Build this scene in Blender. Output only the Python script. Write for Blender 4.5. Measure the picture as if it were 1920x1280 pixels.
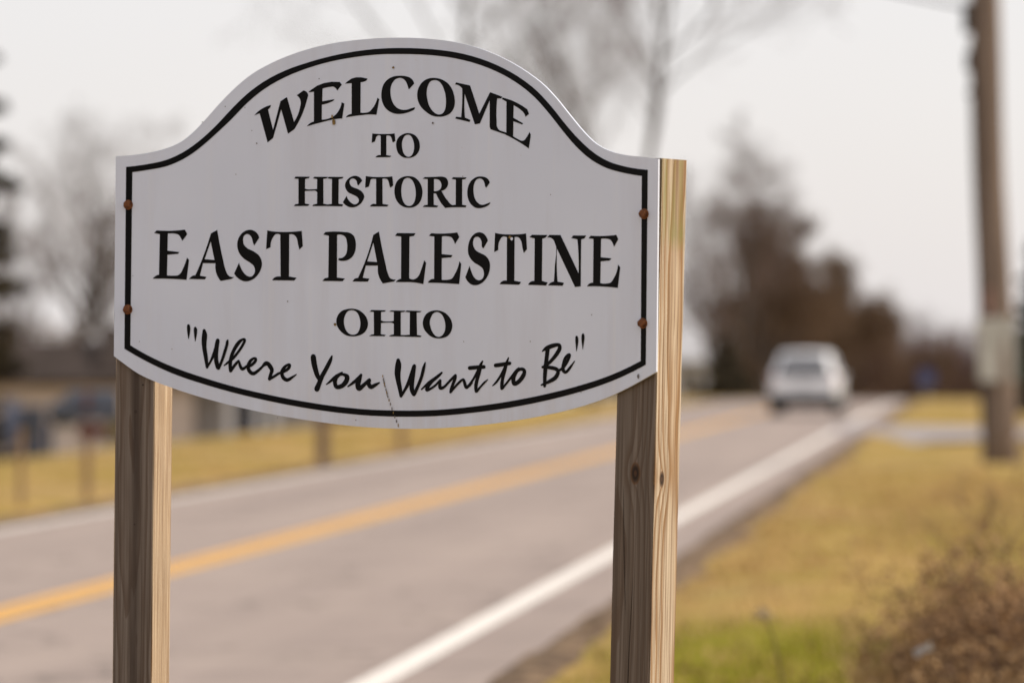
import bpy, bmesh, math, random
import numpy as np
from mathutils import Vector, Matrix

# ------------------------------------------------------------------ scene, camera, light
sc = bpy.context.scene
for o in list(bpy.data.objects):
    bpy.data.objects.remove(o, do_unlink=True)
C = sc.collection
R = math.radians
CAM_H = 1.52

cam_d = bpy.data.cameras.new('camera')
cam = bpy.data.objects.new('camera', cam_d)
C.objects.link(cam)
cam.location = (0, 0, CAM_H)
cam.rotation_euler = (R(90), 0, 0)
cam_d.sensor_width = 36
cam_d.lens = 135
cam_d.shift_y = 26 / 1920
cam_d.clip_start = 0.1
cam_d.clip_end = 6000
cam_d.dof.use_dof = True
cam_d.dof.focus_distance = 7.60
cam_d.dof.aperture_fstop = 2.75
sc.camera = cam

SUN_EL, SUN_AZ = 33.0, 86.0          # azimuth clockwise from +Y
wd = bpy.data.worlds.new('World')
sc.world = wd
wd.use_nodes = True
wn = wd.node_tree
wn.nodes.clear()
sky = wn.nodes.new('ShaderNodeTexSky')
sky.sky_type = 'NISHITA'
sky.sun_disc = False
sky.sun_elevation = R(SUN_EL)
sky.sun_rotation = R(SUN_AZ)
sky.air_density = 1.0
sky.dust_density = 3.0
sky.ozone_density = 1.0
bw = wn.nodes.new('ShaderNodeHueSaturation')
bw.inputs['Saturation'].default_value = 1.15
wn.links.new(sky.outputs[0], bw.inputs['Color'])
# thin high overcast: the clear sky mixed with an even cloud veil
tc = wn.nodes.new('ShaderNodeTexCoord')
nz = wn.nodes.new('ShaderNodeTexNoise')
nz.inputs['Scale'].default_value = 2.2
nz.inputs['Detail'].default_value = 4
wn.links.new(tc.outputs['Generated'], nz.inputs['Vector'])
veil = wn.nodes.new('ShaderNodeMix'); veil.data_type = 'RGBA'
veil.inputs['A'].default_value = (10.8, 10.2, 10.15, 1)
veil.inputs['B'].default_value = (13.2, 12.6, 12.5, 1)
wn.links.new(nz.outputs[0], veil.inputs['Factor'])
mx = wn.nodes.new('ShaderNodeMix'); mx.data_type = 'RGBA'
mx.inputs['Factor'].default_value = 0.62
wn.links.new(bw.outputs[0], mx.inputs['A'])
wn.links.new(veil.outputs['Result'], mx.inputs['B'])
bg = wn.nodes.new('ShaderNodeBackground')
bg.inputs['Strength'].default_value = 0.1
wn.links.new(mx.outputs['Result'], bg.inputs['Color'])
wo = wn.nodes.new('ShaderNodeOutputWorld')
wn.links.new(bg.outputs[0], wo.inputs['Surface'])

sd = bpy.data.lights.new('sun', 'SUN')
sd.energy = 3.6
sd.angle = R(2.0)
sd.color = (1.0, 0.90, 0.78)
sun = bpy.data.objects.new('sun', sd)
C.objects.link(sun)
az, el = R(SUN_AZ), R(SUN_EL)
to_sun = Vector((math.sin(az) * math.cos(el), math.cos(az) * math.cos(el), math.sin(el)))
sun.rotation_euler = (-to_sun).to_track_quat('-Z', 'Y').to_euler()
sun.location = to_sun * 200

sc.view_settings.view_transform = 'Standard'
sc.view_settings.look = 'None'
sc.view_settings.exposure = 0.07
sc.view_settings.gamma = 1.0
sc.view_settings.use_curve_mapping = False
sc.cycles.max_bounces = 6
sc.cycles.diffuse_bounces = 3
sc.cycles.use_denoising = True

# ------------------------------------------------------------------ helpers
def link(name, me, mat=None, parent=None, smooth=False):
    o = bpy.data.objects.new(name, me)
    C.objects.link(o)
    if mat is not None:
        for m in (mat if isinstance(mat, (list, tuple)) else [mat]):
            me.materials.append(m)
    if parent is not None:
        o.parent = parent
    if smooth:
        me.polygons.foreach_set('use_smooth', [True] * len(me.polygons))
    return o

def obj(name, bm, mat=None, parent=None, smooth=False):
    me = bpy.data.meshes.new(name)
    bm.to_mesh(me)
    bm.free()
    return link(name, me, mat, parent, smooth)

def from_arrays(name, V, F, mat=None, parent=None, smooth=False):
    """V (n,3); F (m,k) faces with k corners each"""
    V = np.asarray(V, np.float32); F = np.asarray(F, np.int32)
    me = bpy.data.meshes.new(name)
    k = F.shape[1]
    me.vertices.add(len(V)); me.vertices.foreach_set('co', V.ravel())
    me.loops.add(F.size); me.loops.foreach_set('vertex_index', F.ravel())
    me.polygons.add(len(F)); me.polygons.foreach_set('loop_start', np.arange(0, F.size, k, dtype=np.int32))
    me.update(calc_edges=True)
    me.validate()
    return link(name, me, mat, parent, smooth)

def tag(o, label=None, cat=None, group=None, kind=None):
    if label: o['label'] = label
    if cat: o['category'] = cat
    if group: o['group'] = group
    if kind: o['kind'] = kind
    return o

def empty(name, loc, rz=0.0, rot=None):
    o = bpy.data.objects.new(name, None)
    o.empty_display_size = 0.2
    C.objects.link(o)
    o.location = loc
    o.rotation_euler = rot if rot else (0, 0, rz)
    return o

def add_box(bm, cx, cy, cz, sx, sy, sz, rz=0.0):
    m = Matrix.Translation((cx, cy, cz)) @ Matrix.Rotation(rz, 4, 'Z') @ Matrix.Diagonal((sx, sy, sz, 1))
    return bmesh.ops.create_cube(bm, size=1.0, matrix=m)['verts']

def box_obj(name, c, s, mat, parent=None, rz=0.0, bevel=0.0):
    bm = bmesh.new()
    add_box(bm, *c, *s, rz)
    if bevel:
        bmesh.ops.bevel(bm, geom=bm.edges[:], offset=bevel, segments=2, affect='EDGES', profile=0.6)
    return obj(name, bm, mat, parent)

def add_tube(bm, pts, rads, n=8, cap=True):
    rings = []
    P = [Vector(p) for p in pts]
    up = Vector((0.13, 0.27, 1)).normalized()
    for i, p in enumerate(P):
        d = (P[min(i + 1, len(P) - 1)] - P[max(i - 1, 0)]).normalized()
        a = d.cross(up if abs(d.dot(up)) < 0.95 else Vector((1, 0, 0))).normalized()
        b = d.cross(a)
        rings.append([bm.verts.new(p + (a * math.cos(t) + b * math.sin(t)) * rads[i])
                      for t in [2 * math.pi * k / n for k in range(n)]])
    for r0, r1 in zip(rings, rings[1:]):
        for k in range(n):
            bm.faces.new((r0[k], r0[(k + 1) % n], r1[(k + 1) % n], r1[k]))
    if cap:
        bm.faces.new(rings[0][::-1]); bm.faces.new(rings[-1])

# ---- materials
class NT:
    def __init__(self, name, rough=0.8, spec=0.3):
        self.m = bpy.data.materials.new(name)
        self.m.use_nodes = True
        self.t = self.m.node_tree
        self.p = self.t.nodes['Principled BSDF']
        self.p.inputs['Roughness'].default_value = rough
        self.p.inputs['Specular IOR Level'].default_value = spec
    def n(self, kind, **kw):
        nd = self.t.nodes.new(kind)
        for k, v in kw.items():
            setattr(nd, k, v)
        return nd
    def l(self, a, b):
        self.t.links.new(a, b)
    def val(self, x, sock):
        if hasattr(x, 'is_linked'):
            self.l(x, sock)
        else:
            sock.default_value = x
    def math(self, op, a, b=0.0, c=0.0, clamp=False):
        nd = self.n('ShaderNodeMath', operation=op, use_clamp=clamp)
        self.val(a, nd.inputs[0]); self.val(b, nd.inputs[1]); self.val(c, nd.inputs[2])
        return nd.outputs[0]
    def coord(self, which='Object', scale=(1, 1, 1), loc=(0, 0, 0), rot=(0, 0, 0)):
        tc_ = self.n('ShaderNodeTexCoord')
        mp = self.n('ShaderNodeMapping')
        mp.inputs['Scale'].default_value = scale
        mp.inputs['Location'].default_value = loc
        mp.inputs['Rotation'].default_value = rot
        self.l(tc_.outputs[which], mp.inputs['Vector'])
        return mp.outputs[0]
    def noise(self, vec, scale, detail=4, rough=0.55):
        nd = self.n('ShaderNodeTexNoise')
        nd.inputs['Scale'].default_value = scale
        nd.inputs['Detail'].default_value = detail
        nd.inputs['Roughness'].default_value = rough
        self.l(vec, nd.inputs['Vector'])
        return nd.outputs[0]
    def ramp(self, fac, stops):
        nd = self.n('ShaderNodeValToRGB')
        el_ = nd.color_ramp.elements
        while len(el_) < len(stops):
            el_.new(0.5)
        for e, (p, c) in zip(el_, stops):
            e.position = p
            e.color = tuple(c) + (1,) if len(c) == 3 else c
        self.l(fac, nd.inputs[0])
        return nd.outputs[0]
    def mix(self, fac, a, b, mode='MIX'):
        nd = self.n('ShaderNodeMix', data_type='RGBA', blend_type=mode)
        self.val(fac, nd.inputs['Factor'])
        for x, s in ((a, 'A'), (b, 'B')):
            if hasattr(x, 'is_linked'): self.l(x, nd.inputs[s])
            else: nd.inputs[s].default_value = tuple(x) + (1,)
        return nd.outputs['Result']
    def base(self, c):
        if hasattr(c, 'is_linked'): self.l(c, self.p.inputs['Base Color'])
        else: self.p.inputs['Base Color'].default_value = tuple(c) + (1,)
    def bump(self, h, strength=0.3, dist=0.01):
        b = self.n('ShaderNodeBump')
        b.inputs['Strength'].default_value = strength
        b.inputs['Distance'].default_value = dist
        self.l(h, b.inputs['Height'])
        self.l(b.outputs[0], self.p.inputs['Normal'])

def noisy(name, c1, c2, scale, rough=0.85, spec=0.2, stretch=(1, 1, 1), bump=0.0, lo=0.35, hi=0.65):
    M_ = NT(name, rough, spec)
    v = M_.coord('Object', stretch)
    f = M_.noise(v, scale)
    M_.base(M_.ramp(f, [(lo, c1), (hi, c2)]))
    if bump:
        M_.bump(f, bump, 0.02)
    return M_.m

def mul(c, k):
    return tuple(x * k for x in c)

# ------------------------------------------------------------------ terrain and road
ROAD_K = 870 / 7200                     # the road runs to the right of the view axis
def smooth01(t):
    t = max(0.0, min(1.0, t))
    return t * t * (3 - 2 * t)
def crest(y):
    d = max(0.0, min(y, 400.0) - 110.0)
    return -0.00014 * d * d
def ground_z(off, y):
    z = crest(y)
    if off < -11.0:                      # the lawn falls away from the road
        z -= 3.4 * smooth01((-11.0 - off) / 30.0)
    return z
def gx(off, y):
    return off + ROAD_K * y
def ground_at(x, y):
    return ground_z(x - ROAD_K * y, y)

YS = sorted(set([-400, -150, -60, -20, -5] + [2 * i for i in range(0, 61)] + [120 + 5 * i for i in range(0, 60)]
                + [430, 470, 540, 650, 800, 1100, 1500, 2200, 3000]))
def strip_mesh(name, offs, dz, mat, ys, parent=None, jitter=None):
    V = []; F = []
    n = len(offs)
    for j, y in enumerate(ys):
        for i, o_ in enumerate(offs):
            oo = o_ + (jitter(i, y) if jitter else 0.0)
            z = dz(o_, y) if callable(dz) else ground_z(o_, y) + dz
            V.append((gx(oo, y), y, z))
    for j in range(len(ys) - 1):
        for i in range(n - 1):
            a = j * n + i
            F.append((a, a + 1, a + 1 + n, a + n))
    return from_arrays(name, V, F, mat, parent, smooth=True)

# grass ground material: straw-dry grass with green and bare patches
G = NT('dry_grass_ground', 0.95, 0.1)
v = G.coord('Object')
big = G.noise(v, 0.16, 3, 0.6)
mid = G.noise(v, 0.9, 5, 0.65)
fine = G.noise(v, 14.0, 4, 0.7)
straw = G.ramp(fine, [(0.25, (0.285, 0.18, 0.055)), (0.6, (0.45, 0.295, 0.10)), (0.85, (0.54, 0.38, 0.165))])
green = G.ramp(fine, [(0.25, (0.13, 0.12, 0.005)), (0.7, (0.26, 0.23, 0.015))])
olive = G.ramp(fine, [(0.25, (0.17, 0.13, 0.022)), (0.7, (0.32, 0.23, 0.045))])
c1 = G.mix(G.ramp(mid, [(0.38, (0, 0, 0)), (0.60, (1, 1, 1))]), straw, olive)
c1 = G.mix(G.ramp(big, [(0.50, (0, 0, 0)), (0.68, (0.7, 0.7, 0.7))]), c1, G.ramp(fine, [(0.25, (0.36, 0.24, 0.12)), (0.7, (0.52, 0.37, 0.20))]))
# a lush green patch in the verge, soft-edged
sx = G.n('ShaderNodeSeparateXYZ'); G.l(v, sx.inputs[0])
du = G.math('DIVIDE', G.math('SUBTRACT', sx.outputs[0], 1.35), 1.0)
dv = G.math('DIVIDE', G.math('SUBTRACT', sx.outputs[1], 17.8), 3.9)
d2 = G.math('ADD', G.math('MULTIPLY', du, du), G.math('MULTIPLY', dv, dv))
d2 = G.math('ADD', d2, G.math('MULTIPLY', G.math('SUBTRACT', mid, 0.5), 1.6))
pf = G.ramp(d2, [(0.45, (1, 1, 1)), (1.05, (0, 0, 0))])
du2 = G.math('DIVIDE', G.math('SUBTRACT', sx.outputs[0], 4.6), 1.9)
dv2 = G.math('DIVIDE', G.math('SUBTRACT', sx.outputs[1], 32.0), 8.0)
d3 = G.math('ADD', G.math('MULTIPLY', du2, du2), G.math('MULTIPLY', dv2, dv2))
d3 = G.math('ADD', d3, G.math('MULTIPLY', G.math('SUBTRACT', mid, 0.5), 2.2))
pf2 = G.ramp(d3, [(0.4, (0.85, 0.85, 0.85)), (1.3, (0, 0, 0))])
c2 = G.mix(pf, c1, green)
c3 = G.mix(pf2, c2, olive)
G.base(c3)
G.bump(fine, 0.6, 0.03)
M_GRASS = G.m

OFFS = [-2500, -1200, -500, -250, -140, -95, -70, -58, -52, -46, -42, -38, -34, -30, -27, -24, -21, -20, -19, -18, -17, -16, -15, -14, -13,
        -12, -11, -10.2, -9.3, -8.85, -8.7, -8.3, -6, -4, -2.6, -2.3, -2.15, -1.9, -1.2, -0.4, 0.4, 1.2, 2.2, 3.5, 5, 8, 12, 18, 30,
        60, 120, 300, 700, 2500]
rg = random.Random(4)
def ground_dz(off, y):
    z = ground_z(off, y)
    if -8.71 < off < -2.2:
        return z - 0.07
    if off >= -2.0 or off <= -9.0:
        z += 0.035 + 0.03 * math.sin(off * 2.1 + y * 0.37) * math.sin(y * 0.61 + off) * (1 if -60 < off < 40 else 0)
    return z
gnd = strip_mesh('grass_ground', OFFS, ground_dz, M_GRASS, YS)
tag(gnd, 'dry straw coloured grass ground on both sides of the road', kind='structure')

A = NT('worn_asphalt', 0.9, 0.25)
v = A.coord('Object')
vr = A.coord('Object', (1, 1, 1), (0, 0, 0), (0, 0, math.atan(ROAD_K)))
vl = A.n('ShaderNodeMapping'); vl.inputs['Scale'].default_value = (1.1, 0.03, 1); A.l(vr, vl.inputs[0])
tracks = A.noise(vl.outputs[0], 1.3, 3, 0.5)
agg = A.noise(v, 90.0, 3, 0.8)
blot = A.noise(v, 0.7, 4, 0.6)
base = A.ramp(agg, [(0.2, (0.24, 0.19, 0.165)), (0.8, (0.43, 0.355, 0.31))])
base = A.mix(A.ramp(tracks, [(0.38, (0, 0, 0)), (0.64, (0.8, 0.8, 0.8))]), base, (0.265, 0.215, 0.19))
seal = A.n('ShaderNodeTexVoronoi', feature='DISTANCE_TO_EDGE'); seal.inputs['Scale'].default_value = 0.45
wob_v = A.n('ShaderNodeVectorMath', operation='ADD'); A.l(v, wob_v.inputs[0])
wnz = A.n('ShaderNodeTexNoise'); wnz.inputs['Scale'].default_value = 1.7; wnz.inputs['Detail'].default_value = 4; A.l(v, wnz.inputs['Vector']); A.l(wnz.outputs['Color'], wob_v.inputs[1])
A.l(wob_v.outputs[0], seal.inputs['Vector'])
base = A.mix(A.ramp(seal.outputs['Distance'], [(0.0, (0.75, 0.75, 0.75)), (0.014, (0, 0, 0))]), base, (0.09, 0.075, 0.065))
base = A.mix(A.ramp(blot, [(0.45, (0, 0, 0)), (0.75, (0.35, 0.35, 0.35))]), base, (0.40, 0.33, 0.28))
A.base(base)
A.bump(agg, 0.4, 0.004)
RYS = [y for y in YS if -20 <= y <= 480]
road = strip_mesh('road', [-8.7, -7.2, -5.72, -4.2, -2.8, -2.22], 0.0, A.m, RYS,
                  jitter=lambda i, y: (0.05 * math.sin(y * 1.7) * math.sin(y * 0.53) if i in (0, 5) else 0))
tag(road, 'two lane asphalt road running past the sign to a low crest', kind='structure')

def paint(name, col, wear):
    P_ = NT(name, 0.7, 0.3)
    vv = P_.coord('Object')
    w = P_.noise(vv, 24.0, 5, 0.75)
    P_.base(P_.mix(P_.ramp(w, [(wear, (1, 1, 1)), (wear + 0.14, (0, 0, 0))]), col, (0.33, 0.28, 0.25)))
    return P_.m
M_WPAINT = paint('white_road_paint', (0.78, 0.74, 0.68), 0.34)
M_YPAINT = paint('yellow_road_paint', (0.74, 0.385, 0.05), 0.36)
for o_, w, m in ((-2.80, 0.17, M_WPAINT), (-8.47, 0.12, M_WPAINT)):
    strip_mesh('edge_line', [o_ - w / 2, o_ + w / 2], 0.004, m, RYS, road)
for o_ in (-5.63, -5.82):
    strip_mesh('centre_line', [o_ - 0.07, o_ + 0.07], 0.004, M_YPAINT, RYS, road)

# crumbled soil along the pavement edge
M_DIRT = noisy('edge_soil', (0.075, 0.05, 0.033), (0.24, 0.165, 0.10), 7.0, 0.95, 0.1, bump=0.5)
jr = random.Random(9)
wob = {}
def dj(i, y):
    k = (i, y)
    if k not in wob:
        wob[k] = jr.uniform(-0.10, 0.10)
    return wob[k]
DYS = [y * 0.5 for y in range(-10, 280)]
soil = strip_mesh('soil_edge', [-2.24, -2.13, -2.02, -1.86], lambda o_, y: ground_z(o_, y) + (0.012 if o_ < -2.2 or o_ > -1.9 else 0.045),
                  M_DIRT, DYS, jitter=lambda i, y: dj(i, y) * (0.3 if i == 0 else 1))
tag(soil, 'strip of dark crumbled soil between the asphalt and the right verge', kind='structure')
soil2 = strip_mesh('soil_edge', [-9.02, -8.9, -8.74, -8.66], lambda o_, y: ground_z(o_, y) + (0.012 if o_ > -8.7 or o_ < -9 else 0.04),
                   M_DIRT, DYS, jitter=lambda i, y: dj(i + 7, y) * (0.3 if i == 3 else 0.7))
tag(soil2, 'strip of soil between the asphalt and the far lawn', kind='structure')

# side street joining from the right
SA = noisy('side_street_asphalt', (0.26, 0.235, 0.235), (0.36, 0.325, 0.32), 3.0, 0.9, 0.25, bump=0.2)
V = []; F = []
prof = [(-2.215, 63.5, 81.5), (-1.6, 65.2, 80.2), (-0.9, 66.2, 79.2), (0.4, 67.0, 78.2), (2.0, 67.3, 77.8), (6, 67.5, 77.5), (15, 67.5, 77.5), (40, 67.5, 77.5), (90, 67.5, 77.5)]
for o_, y0, y1 in prof:
    for q in range(7):
        y = y0 + (y1 - y0) * q / 6
        V.append((gx(o_, 72), y, 0.0 if o_ < -2.2 else 0.075))
for i in range(len(prof) - 1):
    for q in range(6):
        a = i * 7 + q
        F.append((a, a + 7, a + 8, a + 1))
sst = from_arrays('side_street', V, F, SA)
tag(sst, 'grey asphalt side street entering the road from the right', kind='structure')

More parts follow.
